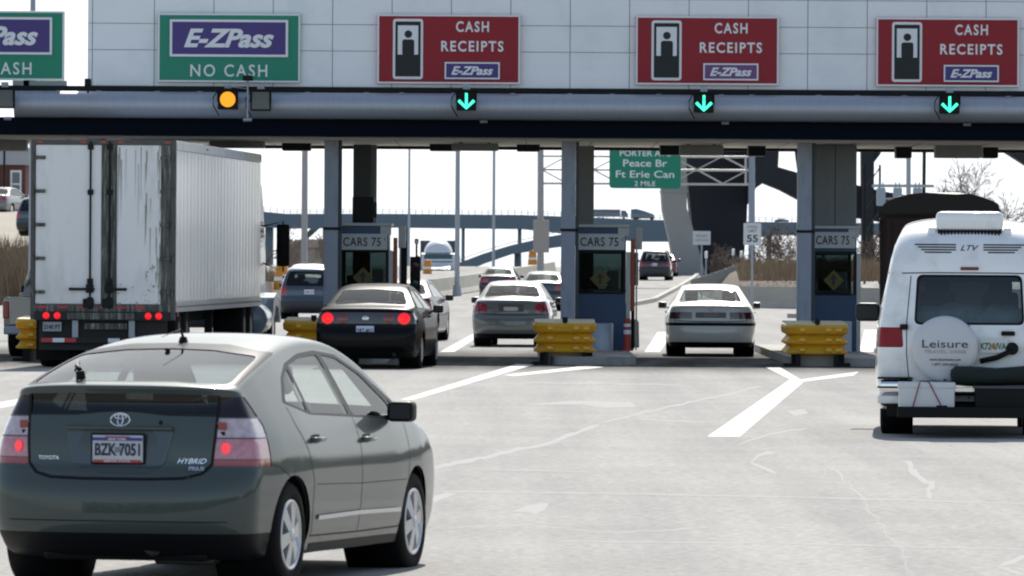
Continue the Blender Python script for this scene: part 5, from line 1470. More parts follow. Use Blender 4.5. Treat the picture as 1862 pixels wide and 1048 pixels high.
    for sg, dpar in ((1, dl), (-1, dr)):
        for k in range(5):
            z = zd0 + 0.2 + (zd1 - zd0 - 0.42) * k / 4
            b = MB(); y = sg * (Wd - 0.16)
            b.box(-0.012, 0.02, y - 0.09, y + 0.10, z - 0.03, z + 0.03, 0, 0.006); b.cyl((-0.02, sg * (Wd - 0.045), z - 0.06), (-0.02, sg * (Wd - 0.045), z + 0.06), 0.028, n=8)
            b.build('hinge', M_GRIME, dpar)
    b = MB()
    for y in [1.05, 0.7, 0.35, -0.02, -0.3, -0.62]:
        b = MB(); b.box(-0.018, -0.0105, y - 0.10, y + 0.07, z0 + 0.035, z0 + 0.075); b.build('reflective_tape', M_TAPE, t)
    b = MB(); b.box(-0.05, 0.12, -Wd + 0.08, Wd - 0.08, z0 - 0.17, z0 - 0.021, 0, 0.01)
    b.box(-0.06, -0.05, -0.55, 0.6, z0 - 0.15, z0 - 0.04, 1); b.build('sill_frame', [M_FRAME, M_GRIME], t)
    for y in (0.96, 0.77, -0.79, -0.97):
        b = MB(); b.lathe([(0.0, -0.075), (0.045, -0.07), (0.058, -0.055), (0.06, -0.04)], (0, y, z0 - 0.09), 'x', 16); b.build('tail_lamp', M_REDLIT, t)
    for y in (1.08, 0.34, 0.0, -0.3, -1.1):
        b = MB(); b.box(-0.012, 0.0, y - 0.05, y + 0.05, z1 - 0.055, z1 - 0.02, 0, 0.004); b.build('marker_lamp', M_REDLENS, t)
    for x in (5.0, 14.9):
        b = MB(); b.box(x, x + 0.1, -Wd - 0.03, -Wd - 0.012, z1 - 0.1, z1 - 0.06); b.build('marker_lamp', mat('amber_marker', (0.5, 0.14, 0.02), 0.3), t)
    b = MB(); b.box(0.2, 0.3, -Wd - 0.03, -Wd - 0.012, z0 - 0.1, z0 - 0.02); b.build('marker_lamp', M_REDLENS, t)
    # under-ride bumper, plate, mud flaps, bogie
    b = MB(); b.box(0.0, 0.12, -1.05, 1.05, 0.42, 0.52, 0, 0.01)
    for y in (-0.55, 0.42): b.box(0.02, 0.12, y, y + 0.1, 0.52, z0 - 0.17, 1)
    b.box(0.1, 0.14, -1.1, 1.1, 0.3, z0 - 0.17, 0)
    b.build('underride_bumper', [M_FRAME, M_STEEL], t)
    b = MB()
    for i, y in enumerate((0.95, 0.75, 0.55, -0.2, -0.5)): 
        b = MB(); b.box(-0.008, -0.002, y - 0.1, y + 0.1, 0.435, 0.505); b.build('bumper_tape', M_PLATE if i % 2 else M_TAPE, t)
    b = MB(); b.box(-0.03, 0.0, -0.42, 0.30, z0 - 0.32, z0 - 0.22, 0); b.build('step_bar', M_GRIME, t)
    plate(t, 0.0, 0.86, 0.70, 0.32, 0.16, '2140 PT', m=mat('dim_trailer_plate', (0.3, 0.31, 0.33), 0.5))
    for sg in (1, -1):
        b = MB(); b.box(0.5, 0.53, sg * 0.62 if sg > 0 else -1.2, 1.2 if sg > 0 else -0.62, 0.12, 0.92); b.build('mud_flap', M_RUBBER, t)
    b = MB(); b.box(0.3, L, -0.5, 0.5, 0.72, z0 - 0.01); b.box(0.9, 3.2, -0.9, 0.9, 0.45, 0.62); b.build('chassis', M_FRAME, t)
    for x in (1.15, 2.45, 12.6, 13.9):
        for sg in (1, -1): make_wheel(t, x, sg * 1.2, 0.51, 0.56, 0.29, low=True, rim_m=mat('dirty_rim', (0.1, 0.1, 0.1), 0.5, 0.5))
    for sg in (1, -1):
        b = MB(); b.box(10.2, 10.35, sg * 0.75 - 0.07, sg * 0.75 + 0.07, 0.25, z0 - 0.02); b.box(10.1, 10.45, sg * 0.75 - 0.14, sg * 0.75 + 0.14, 0.2, 0.25); b.build('landing_leg', M_FRAME, t)
    # tractor
    M_CAB = mat('cab_pale_blue', (0.32, 0.4, 0.5), 0.3, coat=0.6)
    b = MB()
    b.prism(bez_round([(15.7, 0.95), (17.6, 0.95), (17.75, 1.9), (17.3, 2.75), (16.9, 3.3), (15.75, 3.5)], 0.15), 'y', -1.1, 1.1)
    cab = b.build('cab', M_CAB, t)
    b = MB(); b.box(16.6, 17.35, -1.105, -1.098, 1.95, 2.6); b.box(16.6, 17.35, 1.098, 1.105, 1.95, 2.6); b.build('side_window', M_GLASSD, cab)
    b = MB()
    hood = [(17.6, 0.5), (19.3, 0.5), (19.35, 1.35), (17.7, 1.85)]
    b.prism(bez_round(hood, 0.12), 'y', -0.95, 0.95); b.build('hood', M_CAB, t)
    for sg in (1, -1):
        b = MB(); y0, y1 = sorted((sg * 0.96, sg * 1.27))
        b.prism(bez_round([(17.55, 0.75), (17.75, 1.12), (18.4, 1.2), (19.1, 1.05), (19.2, 0.6), (18.95, 0.6), (18.8, 0.9), (18.1, 0.95), (17.9, 0.7)], 0.08), 'y', y0, y1); b.build('front_fender', M_CAB, t)
        make_wheel(t, 18.45, sg * 1.2, 0.51, 0.3, 0.29, low=True)
        b = MB(); b.lathe([(0, 0), (0.3, 0.01), (0.31, 0.06), (0.31, 1.2), (0.3, 1.25), (0, 1.26)], (15.9, sg * 1.0, 0.68), 'x', 20); b.build('fuel_tank', M_CAB, t)
        b = MB()
        b.box(17.3, 17.42, sg * 1.48 - 0.13, sg * 1.48 + 0.13, 1.72, 2.55, 0, 0.05, seg=3); b.tube([(17.35, sg * 1.05, 2.5), (17.37, sg * 1.48, 2.6), (17.37, sg * 1.48, 1.62), (17.35, sg * 1.05, 1.8)], 0.02, 6)
        b.build('side_mirror', M_BLACK, t)
    return t
sm = semi(); place(sm, PX(186.5, 112.6), 112.6, 3.3)
# ------------------------------------------------------------------ pickup left of the trailer
def pickup(lab, m):
    t = thing('pickup_truck', lab, 'pickup')
    b = MB()
    b.box(0.1, 2.2, -0.95, 0.95, 0.55, 1.12, 0, 0.06, seg=3)
    b.prism(bez_round([(2.2, 0.5), (5.3, 0.5), (5.45, 0.95), (5.2, 1.1), (3.95, 1.18), (2.2, 1.18)], 0.08), 'y', -0.96, 0.96)
    body = b.build('body', m, t)
    b = MB(); b.box(0.06, 0.1, -0.82, 0.82, 0.6, 1.11, 0, 0.02); tg = b.build('tailgate', m, t)
    b = MB(); b.box(0.045, 0.06, -0.12, 0.12, 0.92, 1.0, 0, 0.006); b.build('handle', M_BLACK, tg)
    b = MB(); b.box(0.3, 2.15, -0.85, 0.85, 1.121, 1.13, 0); b.build('bed_floor', M_BLACK, t)
    def ring(x0, x1, w, z): return [(x0, -w, z), (x1, -w, z), (x1, w, z), (x0, w, z)]
    b = MB(); b.loft([ring(2.25, 4.1, 0.9, 1.17), ring(2.35, 3.95, 0.85, 1.35)], 0, smooth=False); b.loft([ring(2.5, 3.45, 0.72, 1.76), ring(2.6, 3.35, 0.66, 1.82)], 0, smooth=False)
    for x, y, x2, y2 in ((2.35, 0.84, 2.5, 0.71), (3.95, 0.84, 3.45, 0.71), (2.95, 0.84, 2.95, 0.71)):
        for sg in (1, -1): b.tube([(x, sg * y, 1.3), (x2, sg * y2, 1.78)], 0.05, 6)
    b.build('cab', m, t)
    b = MB(); b.loft([ring(2.37, 3.93, 0.835, 1.34), ring(2.52, 3.44, 0.705, 1.765)], 0, caps=False, smooth=False); b.build('cab_glass', M_GLASSD, t)
    for sg in (1, -1):
        b = MB(); b.box(0.07, 0.2, sg * 0.9 - 0.06, sg * 0.9 + 0.06, 0.72, 1.05, 0, 0.02); b.build('tail_lamp', M_REDLENS, t)
        for x in (1.0, 4.5): make_wheel(t, x, sg * 0.95, 0.37, 0.25, 0.22, low=True)
    b = MB(); b.box(-0.08, 0.08, -0.92, 0.92, 0.42, 0.58, 0, 0.03); b.build('bumper', M_STEEL, t)
    b = MB(); b.box(0.2, 5.2, -0.7, 0.7, 0.3, 0.55); b.build('chassis', M_FRAME, t)
    mirrors(t, 3.75, 1.25, 0.92, M_BLACK, 0.9)
    seats(t, [(2.6, 'pair')], 1.3, 0.75, 0.65)
    return t
pu = pickup('tan silver pickup half hidden behind the left edge of the white trailer', mat('tan_silver_paint', (0.34, 0.32, 0.28), 0.3, 0.3, coat=1.0))
place(pu, PX(96, 124), 124, 4.0)

# ------------------------------------------------------------------ dump truck behind the camper
def dump():
    t = thing('dump_truck', 'dark maroon dump truck with black tarp over its load, behind the camper van', 'truck')
    M_D = mat('dark_maroon_steel', (0.016, 0.006, 0.007), 0.5, 0.1, var=0.25, vscale=3)
    Wd = 1.2
    b = MB(); b.prism([(0.0, 0.95), (6.0, 0.95), (6.0, 2.95), (-0.05, 2.95)], 'y', -Wd, Wd)
    for x in (0.7, 1.9, 3.1, 4.3, 5.5):
        for sg in (1, -1): b.box(x, x + 0.12, sg * Wd if sg > 0 else -Wd - 0.08, Wd + 0.08 if sg > 0 else -Wd, 0.95, 2.9)
    for sg in (1, -1): b.box(-0.06, 6.0, sg * Wd if sg > 0 else -Wd - 0.1, Wd + 0.1 if sg > 0 else -Wd, 2.8, 2.96)
    body = b.build('dump_body', M_D, t)
    b = MB(); b.box(-0.1, -0.06, -Wd + 0.05, Wd - 0.05, 1.0, 2.8, 0)
    for y in (-Wd + 0.05, -0.42, 0.34, Wd - 0.15): b.box(-0.16, -0.1, y, y + 0.1, 1.0, 2.8)
    for z in (1.0, 1.8, 2.7): b.box(-0.15, -0.1, -Wd + 0.05, Wd - 0.05, z, z + 0.1)
    tg = b.build('tailgate', M_D, t)
    b = MB(); b.box(-0.108, -0.101, 0.5, 0.75, 2.28, 2.44); b.build('decal', mat('decal_blue', (0.03, 0.08, 0.3), 0.4), tg)
    rings = []
    rng = random.Random(3)
    for i in range(9):
        x = -0.15 + 6.1 * i / 8; rings.append([(x, (Wd + 0.06) * math.cos(a), 2.93 + (0.42 + rng.uniform(-0.03, 0.03)) * math.sin(a) ** 0.7 if 0 < a < math.pi else 2.9) for a in [math.pi * k / 12 for k in range(13)]])
    b = MB(); b.loft(rings, 0, True, True); b.build('tarp', mat('black_tarp', (0.012, 0.011, 0.012), 0.55, bump=0.6, bscale=5), t)
    b = MB(); b.box(0.3, 8.6, -0.45, 0.45, 0.6, 0.95); b.box(-0.1, 0.2, -1.1, 1.1, 0.5, 0.8); b.build('chassis', M_FRAME, t)
    b = MB(); b.prism(bez_round([(6.25, 0.9), (8.0, 0.9), (8.0, 1.8), (7.7, 2.6), (6.3, 2.7)], 0.12), 'y', -1.0, 1.0); b.prism(bez_round([(8.0, 0.6), (9.3, 0.6), (9.3, 1.5), (8.0, 1.75)], 0.1), 'y', -0.8, 0.8); b.build('cab', M_D, t)
    for x in (1.4, 2.75, 8.6):
        for sg in (1, -1): make_wheel(t, x, sg * 1.18, 0.51, 0.5 if x < 4 else 0.3, 0.29, low=True)
    for sg in (1, -1):
        b = MB(); b.box(-0.14, -0.1, sg * 0.9 - 0.1, sg * 0.9 + 0.1, 0.58, 0.72); b.build('tail_lamp', M_REDLENS, t)
    return t
dt_ = dump(); place(dt_, PX(1710, 139.5), 139.5, 3.2)

# ------------------------------------------------------------------ oncoming white truck beyond the barrier
def oncoming():
    t = thing('semi_truck', 'white semi truck coming towards the camera beyond the concrete barrier', 'truck')
    M_ = mat('white_cab_paint', (0.68, 0.69, 0.7), 0.3, coat=0.8)
    b = MB(); b.box(-9, 0.6, -1.25, 1.25, 1.0, 3.35, 0, 0.03); b.build('trailer', mat('grey_trailer', (0.05, 0.065, 0.085), 0.5), t)
    b = MB()
    b.prism(bez_round([(0.8, 0.9), (2.6, 0.9), (2.7, 1.9), (2.35, 2.45), (0.8, 2.55)], 0.12), 'y', -1.15, 1.15)
    b.loft([[(x, w_ * math.cos(a), 2.5 + h_ * math.sin(a)) for a in [math.pi * k / 14 for k in range(15)]] for x, w_, h_ in ((2.3, 0.8, 0.1), (2.1, 0.92, 0.5), (1.6, 0.98, 0.85), (0.9, 1.0, 0.95))], 0, True, True); cab = b.build('cab', M_, t)
    b = MB(); b._add([(2.712, -1.0, 1.85), (2.712, 1.0, 1.85), (2.40, 0.95, 2.42), (2.40, -0.95, 2.42)], [(0, 1, 2, 3)]); b.build('windscreen', mat('cab_glass_dark', (0.05, 0.1, 0.09), 0.08, coat=1), cab)
    b = MB(); b.prism(bez_round([(2.6, 0.5), (4.0, 0.5), (4.05, 1.4), (2.65, 1.75)], 0.12), 'y', -0.85, 0.85); b.build('hood', M_, t)
    b = MB(); b.box(4.05, 4.09, -0.45, 0.45, 0.65, 1.35); b.build('grille', M_DKST, t)
    b = MB(); b.box(4.0, 4.25, -1.2, 1.2, 0.4, 0.65, 0, 0.05); b.build('bumper', M_CHROME, t)
    for sg in (1, -1):
        b = MB(); b.box(3.85, 4.06, sg * 1.0 - 0.14, sg * 1.0 + 0.14, 0.8, 1.1, 0, 0.04); b.build('headlight', M_CLEAR, t)
        make_wheel(t, 3.3, sg * 1.15, 0.5, 0.3, 0.28, low=True)
        b = MB(); b.box(2.4, 2.5, sg * 1.4 - 0.1, sg * 1.4 + 0.1, 1.7, 2.3, 0, 0.03); b.tube([(2.45, sg * 1.1, 2.0), (2.45, sg * 1.4, 2.0)], 0.03, 6); b.build('side_mirror', M_BLACK, t)
        for x in (-8, -7, 1.2): make_wheel(t, x, sg * 1.2, 0.5, 0.5, 0.28, low=True)
    return t
oc = oncoming(); place(oc, PX(797, 455), 455, 180, -0.35)
oc['label'] = 'white semi truck coming towards the camera beyond the concrete barrier'

# ------------------------------------------------------------------ camper van on the right
def camper():
    t = thing('camper_van', 'white high roof camper van with a spare wheel on its back doors', 'van')
    M_W = mat('camper_white', (0.87, 0.87, 0.85), 0.3, 0.0, coat=0.8, var=0.03, dirt=(0.5, 0.48, 0.44), dscale=2.2, damt=0.6)
    K = [(0.3, 0.28, 0.5, 0.30, 2.3), (0.08, 0.33, 0.26, 0.34, 2.8), (0.02, 0.42, 0.20, 0.42, 3.2), (0.0, 0.6, 0.18, 0.6, 3.4), (0.0, 1.0, 0.18, 1.0, 3.4), (0.02, 1.25, 0.2, 1.25, 3.4),
         (0.06, 1.6, 0.24, 1.58, 3.3), (0.09, 1.79, 0.28, 1.76, 3.2), (0.10, 1.9, 0.3, 1.86, 3.0), (0.17, 2.1, 0.4, 2.02, 2.8), (0.32, 2.26, 0.55, 2.14, 2.6), (0.6, 2.35, 0.8, 2.22, 2.5), (1.5, 2.40, 1.5, 2.26, 2.5),
         (3.0, 2.40, 3.0, 2.26, 2.5), (3.7, 2.3, 3.6, 2.17, 2.5), (4.1, 2.0, 3.95, 1.9, 2.5), (4.5, 1.55, 4.3, 1.48, 2.5), (4.75, 1.25, 4.6, 1.2, 2.5), (5.3, 1.08, 5.1, 1.02, 2.5), (5.45, 0.8, 5.2, 0.8, 2.5),
         (5.45, 0.45, 5.2, 0.45, 2.5), (5.2, 0.3, 5.0, 0.32, 2.3), (3.5, 0.28, 3.5, 0.3, 2.3), (1.8, 0.28, 1.8, 0.3, 2.3)]
    wz = [(0.2, 0.95), (0.4, 1.0), (0.8, 1.03), (1.1, 1.02), (1.4, 0.975), (1.76, 0.90), (1.9, 0.875), (2.1, 0.82), (2.2, 0.77), (2.35, 0.68)]
    wx = [(0, 0.965), (0.4, 0.985), (1, 1), (4, 1), (4.8, 0.96), (5.5, 0.88)]
    C = Car(K, wz, wx, 1.0, 4.5, 0.9, sub=6, rim=11, side=10)
    C.end('rear_trim', bez_round([(0.605, 1.225), (0.575, 1.775), (-0.575, 1.775), (-0.605, 1.225)], 0.07, 4), None, xhi=0.6, bodyslot=2)
    C.end('rear_window', bez_round([(0.58, 1.25), (0.55, 1.75), (-0.55, 1.75), (-0.58, 1.25)], 0.06, 4), [glass('camper_glass', (0.42, 0.5, 0.5), 1.6)], xhi=0.6)
    C.end('tail_lamp', bez_round([(0.72, 0.975), (0.735, 1.195), (1.0, 1.195), (1.01, 0.975)], 0.03, 3), [mat('camper_red_lens', (0.26, 0.006, 0.012), 0.3, spec=0.3, var=0.25, vscale=10)], xhi=0.3, mirror=True)
    C.side('side_window', bez_round([(1.0, 1.3), (2.4, 1.3), (2.4, 1.66), (1.0, 1.66)], 0.06, 3), [M_GLASSD]); C.side('side_window', bez_round([(3.4, 1.2), (4.4, 1.2), (4.05, 1.66), (3.4, 1.7)], 0.06, 3), [M_GLASSD])
    C.end('windscreen', [(0.8, 1.28), (0.72, 1.7), (-0.72, 1.7), (-0.8, 1.28)], [M_GLASS], xlo=3.9, rear=False)
    C.end('apron', [(-2, 0.2), (2, 0.2), (2, 0.385), (-2, 0.385)], None, xhi=0.2, bodyslot=1)
    C.holes([(1.25, 0.36), (4.5, 0.36)], 0.41)
    parts = C.finish(t, [M_W, M_DKST, M_TRIM])
    body = parts['body'][0]
    b = MB()
    C.ribbon(b, [(0.95, 1.785), (0.4, 1.795), (-0.4, 1.795), (-0.95, 1.785)], 0.012, 'rear', step=0.1)
    C.ribbon(b, [(0.0, 0.42), (0.0, 1.22)], 0.014, 'rear', step=0.1)
    C.ribbon(b, [(0.66, 0.65), (0.685, 0.9), (0.685, 1.25), (0.64, 1.76)], 0.010, 'rear', step=0.1); C.ribbon(b, [(-0.66, 0.65), (-0.685, 0.9), (-0.685, 1.25), (-0.64, 1.76)], 0.010, 'rear', step=0.1)
    for sg in (1, -1): C.ribbon(b, [(0.12, 1.79), (4.0, 1.79)], 0.014, 'side', sg, step=0.15)
    b.build('panel_gap', M_TRIM, body)
    # roof stripes and lettering
    e = MB()
    for k in range(4):
        z = 2.105 - k * 0.028; sp = 0.10 + k * 0.0
        for sg in (1, -1):
            a0 = sg * (0.15 if k < 3 else 0.2); a1 = sg * (0.60 - k * 0.035)
            y0, y1 = sorted((a0, a1)); n = 8
            for j in range(n):
                ya, yb = y0 + (y1 - y0) * j / n, y0 + (y1 - y0) * (j + 1) / n
                e._add([(0, ya, z - 0.0075), (0, yb, z - 0.0075), (0, yb, z + 0.0075), (0, ya, z + 0.0075)], [(0, 3, 2, 1)])
    e.text('LTV', T(0, 0, 2.07) @ FACE_REAR, 0.06, 0.2, shear=0.4, bold=0.01, ext=0.002)
    b = MB(); C.stick(e, b, lift=0.004); b.build('stripe_lettering', mat('dark_decal', (0.025, 0.025, 0.03), 0.4), body)
    h, _n = C.hit((-3, 0, 1.845), (1, 0, 0))
    b = MB(); b.box(h.x - 0.025, h.x + 0.03, -0.1, 0.1, 1.825, 1.86, 0, 0.01); b.build('brake_lamp', mat('dark_brake_lens', (0.15, 0.03, 0.02), 0.2), t)
    # roof air conditioner
    b = MB()
    b.box(0.28, 1.2, -0.37, 0.37, 2.24, 2.47, 0, 0.07, seg=4)
    b.box(0.30, 1.1, -0.46, -0.37, 2.16, 2.30, 0, 0.03); b.box(0.30, 1.1, 0.37, 0.46, 2.16, 2.30, 0, 0.03)
    for k in range(18): b.box(0.268, 0.285, -0.33 + k * 0.037, -0.33 + k * 0.037 + 0.02, 2.19, 2.275, 1)
    b.box(0.29, 0.6, -0.35, 0.35, 2.17, 2.28, 2)
    b.build('air_conditioner', [M_W, M_DKST, M_BLACK], t)
    # spare wheel
    sw = thing_part = bpy.data.objects.new('spare_wheel', None); S.collection.objects.link(sw); sw.parent = t; sw.location = (-0.02, 0.265, 0.965)
    b = MB(); b.lathe([(0.0, -0.24), (0.30, -0.235), (0.345, -0.215), (0.36, -0.18), (0.362, -0.02), (0.34, 0.0), (0, 0.0)], (0, 0, 0), 'x', 44); b.build('wheel_cover', mat('cover_vinyl', (0.6, 0.6, 0.6), 0.35, coat=0.3, bump=0.1, bscale=6), sw)
    ci, cg = mat('cover_ink', (0.03, 0.03, 0.035), 0.5), mat('cover_grey_ink', (0.4, 0.4, 0.41), 0.5)
    for s_, z, hh, ww, m in (('Leisure', 0.055, 0.085, 0.5, ci), ('TRAVEL VANS', -0.03, 0.04, 0.46, cg), ('www.leisurevans.com', -0.115, 0.03, 0.34, ci), ('1-877-259-8263', -0.17, 0.028, 0.28, ci)):
        b = MB(); b.text(s_, T(-0.243, 0.0, z) @ FACE_REAR, hh, ww, ext=0.004); b.build('lettering', m, sw)
    # hinges, handle, plate, swing arm
    b = MB()
    for y in (0.69, -0.69):
        for z in (1.2, 0.62): b.box(-0.03, 0.03, y - 0.02, y + 0.07, z - 0.03, z + 0.03, 0, 0.01)
    b.box(-0.05, 0.02, -0.5, -0.35, 1.11, 1.16, 0, 0.015); b.build('door_hardware', M_BLACK, t)
    px_ = -0.03
    pl = plate(t, px_, -0.265, 1.0, 0.31, 0.16, 'K72 UVA', m=mat('plate_pale', (0.7, 0.72, 0.68), 0.4), ink=mat('plate_green_ink', (0.03, 0.16, 0.08), 0.5))
    b = MB(); b.lathe([(0, -0.013), (0.028, -0.0115)], (px_, -0.265, 0.995), 'x', 14); b.build('plate_emblem', mat('plate_orange', (0.6, 0.2, 0.03), 0.5), pl)
    b = MB(); b.cyl((-0.06, -0.47, 0.97), (0.02, -0.47, 0.97), 0.07, n=14); b.tube([(-0.05, -0.47, 0.95), (-0.06, -0.3, 0.87), (-0.08, -0.12, 0.83)], 0.03, 8); b.build('swing_arm', M_BLACK, t)
    b = MB(); b.box(-0.18, 0.02, 0.02, 0.30, 0.64, 0.66); b.tube([(-0.1, 0.02, 0.66), (-0.2, 0.1, 0.72), (-0.24, 0.28, 0.62)], 0.01, 6); b.build('wheel_bracket', M_BLACK, t)
    # bumper, hitch rack, cooler, bag, black box
    b = MB(); b.box(-0.12, 0.10, -0.98, 0.98, 0.45, 0.62, 0, 0.05, seg=3); b.box(-0.13, 0.08, 0.62, 1.0, 0.63, 0.65, 1); b.box(-0.13, 0.08, 0.62, 1.0, 0.53, 0.55, 1); b.build('bumper', [M_CHROME, M_DKST], t)
    b = MB(); b.box(-0.12, 0.3, 0.70, 1.0, 0.36, 0.45, 0, 0.02); b.build('bumper_skirt', M_W, t); b = MB(); b.box(-0.10, 0.3, -1.0, -0.70, 0.36, 0.45, 0, 0.02); b.build('bumper_skirt', M_W, t)
    b = MB(); b.box(-0.62, 0.0, -0.86, 0.78, 0.24, 0.30, 0, 0.01); b.box(-0.64, -0.6, -0.86, 0.78, 0.22, 0.34, 0, 0.01); b.box(-0.05, 0.2, -0.9, 0.9, 0.22, 0.36, 0); b.build('carrier_rack', M_BLACK, t)
    for x in (1.25, 4.5):
        for sg in (1, -1): make_wheel(t, x, sg * 0.97, 0.37, 0.24, 0.23, low=True)
    underbody(t, 5.4, 1.25, 4.5, 0.41, 0.24, 0.6, 0.95, 0.6)
    mirrors(t, 4.25, 1.32, 0.96, M_BLACK, 1.35)
    b = MB()
    for y in (0.34, -0.36): b.box(1.35, 1.5, y - 0.2, y + 0.2, 1.15, 1.58, 0, 0.06, seg=3); b.box(1.34, 1.5, y - 0.13, y + 0.13, 1.55, 1.72, 0, 0.05, seg=3)
    b.build('seats', mat('dark_seat', (0.02, 0.022, 0.025), 0.9), t)
    b = MB()
    rng = random.Random(5)
    for i in range(7): b.add_bm(blob(rng, 0.3, 0.16), 0, True, T(0.55 + rng.uniform(0, 0.2), -0.45 + 0.15 * i, 1.26 + rng.uniform(-0.03, 0.05)))
    b.box(0.3, 1.1, -0.75, 0.75, 0.9, 1.2)
    b.build('bedding', mat('pale_bedding', (0.42, 0.5, 0.52), 0.9, bump=0.4, bscale=8), t)
    return t
def blob(rng, r, rz):
    bm = bmesh.new(); bmesh.ops.create_icosphere(bm, subdivisions=3, radius=1)
    ph = [rng.uniform(0, 6) for _ in range(6)]
    for v in bm.verts:
        k = 1 + 0.09 * math.sin(4 * v.co.x + ph[0]) * math.sin(5 * v.co.y + ph[1]) + 0.06 * math.sin(9 * v.co.z + ph[2] + 6 * v.co.x)
        v.co = (v.co.x * r * k, v.co.y * r * 0.8 * k, v.co.z * rz * k)
    return bm
cv = camper()
CVX, CVY, CVH = PX(1763, 72.3), 72.3, 3.4
place(cv, CVX, CVY, CVH)
def on_van(o): o.location = cv.location.copy(); o.rotation_euler = cv.rotation_euler.copy()
# things carried on the rack
o = thing('storage_box', 'white storage box strapped to the rack behind the camper van', 'box')
b = MB(); b.box(-0.58, -0.14, 0.16, 0.77, 0.305, 0.60, 0, 0.025, seg=3); b.box(-0.59, -0.13, 0.15, 0.78, 0.535, 0.605, 0, 0.02); b.build('box_shell', mat('cooler_white', (0.68, 0.68, 0.67), 0.4), o)
b = MB(); b.box(-0.592, -0.58, 0.24, 0.36, 0.315, 0.355, 0, 0.005); b.build('latch', M_BLACK, o)
b = MB(); b.tube([(-0.597, 0.62, 0.31), (-0.6, 0.54, 0.6), (-0.4, 0.52, 0.615), (-0.597, 0.44, 0.61), (-0.6, 0.30, 0.34)], 0.007, 6); b.build('strap', mat('red_strap', (0.3, 0.05, 0.07), 0.6), o)
on_van(o)
o = MB()
o.lathe([(0.0, 0.0), (0.09, 0.01), (0.125, 0.06), (0.13, 0.3), (0.12, 0.6), (0.132, 0.9), (0.12, 1.05), (0.07, 1.1), (0, 1.11)], (-0.36, 0, 0), 'y', 20)
rng = random.Random(9)
o.v = [(x + 0.008 * math.sin(9 * y + 40 * z), y - 0.9, z * 0.8 + 0.675 + 0.01 * math.sin(7 * y)) for x, y, z in o.v]
ob = o.build('rolled_bag', mat('dark_green_canvas', (0.007, 0.014, 0.011), 0.8, bump=0.5, bscale=14)); on_van(ob)
tag(ob, 'dark green rolled bag lying on the black case behind the camper van', 'bag')
o = thing('cargo_case', 'black cargo case on the rack behind the camper van', 'case')
b = MB(); b.box(-0.58, -0.14, -0.86, -0.06, 0.305, 0.565, 0, 0.03, seg=3); b.build('case_shell', M_BLACK, o)
b = MB(); b.box(-0.6, -0.12, -0.88, -0.04, 0.54, 0.57, 0, 0.01); b.build('lid_rim', mat('case_rim', (0.07, 0.07, 0.075), 0.4), o)
on_van(o)
# ------------------------------------------------------------------ beyond the plaza
def prism_px(b, poly, Y, depth, m=0):
    """extrude a drawn outline at distance Y, with real depth away from the camera"""
    pts = [P(x, y, Y) for x, y in poly]
    b.prism([(p.x, p.z) for p in pts], 'y', Y, Y + depth, m)
M_POLE = mat('pole_grey', (0.34, 0.33, 0.33), 0.5, 0.2, var=0.1)
for px, Y, r, lab, m in [(553, 262, 0.13, 'thick pale pole rising behind the blue minivan', M_POLE), (743, 560, 0.11, 'thinnest pole, just left of the oncoming truck', M_STEEL),
                         (831, 300, 0.115, 'grey pole right of the oncoming truck', M_STEEL), (897, 420, 0.10, 'thin grey pole above the maroon sedan', M_STEEL)]:
    t = thing('light_pole', lab, 'pole', (PX(px, Y), Y, gz(Y) if Y < 520 else -1), 0, 'light poles beyond the toll plaza')
    b = MB(); b.cyl((0, 0, 0), (0, 0, 14), r, r * 0.75, n=12); b.build('shaft', m, t)
    b = MB(); b.cyl((0, 0, 0), (0, 0, 0.5), r * 1.9, r * 1.5, n=12); b.build('base', M_STEEL, t)
    b = MB(); b.tube([(0, 0, 13.8), (0.8, 0, 14.4), (2.2, 0, 14.6)], 0.05, 6); b.box(2.0, 2.7, -0.15, 0.15, 14.52, 14.66, 0, 0.03); b.build('lamp_arm', m, t)

# sign gantry over the ramp
Yg = 345.0
gt = thing('sign_gantry', 'steel truss sign gantry across the ramp, white painted chords', 'gantry')
M_TRUSS = mat('truss_white', (0.50, 0.49, 0.46), 0.5, 0.2, var=0.15)
def gp(x, y, dy=0):
    p = P(x, y, Yg); return Vector((p.x, Yg + dy, p.z))
b = MB()
b.cyl((PX(1367, Yg), Yg, 0.2), gp(1367, 262), 0.19, 0.16, n=14); b.build('post', mat('post_blue_grey', (0.26, 0.3, 0.37), 0.45, 0.4), gt)
b = MB(); b.cyl((PX(983, Yg), Yg, 0.2), gp(983, 240), 0.19, 0.16, n=14); b.build('post', M_POLE, gt)
b = MB()
for dy in (0, 1.4):
    ys_ = (284, 308.5, 334)
    for y in ys_: b.cyl(gp(980, y - 0.5, dy), gp(1373, y + 1.5, dy), 0.05, n=8)
    n = 8
    for r_ in range(2):
        for i in range(n):
            xa = 985 + (1362 - 985) * i / n; xb = 985 + (1362 - 985) * (i + 1) / n
            u0, u1 = (ys_[r_], ys_[r_ + 1]) if (i + r_) % 2 else (ys_[r_ + 1], ys_[r_])
            b.cyl(gp(xa, u0, dy), gp(xb, u1, dy), 0.03, n=6)
    for x in (985, 1357): b.cyl(gp(x, 284, dy), gp(x, 334, dy), 0.045, n=6)
for i in range(9):
    x = 985 + (1362 - 985) * i / 8
    b.cyl(gp(x, 334, 0), gp(x, 334, 1.4), 0.03, n=6); b.cyl(gp(x, 284, 0), gp(x, 284, 1.4), 0.03, n=6)
b.build('truss', M_TRUSS, gt)
Ys_ = Yg - 0.35
c = P(1173, 304, Ys_)
t = thing('highway_sign', 'green highway sign with white lettering hanging on the gantry', 'sign', c)
w, h = 65 * Ys_ / F, 39 * Ys_ / F
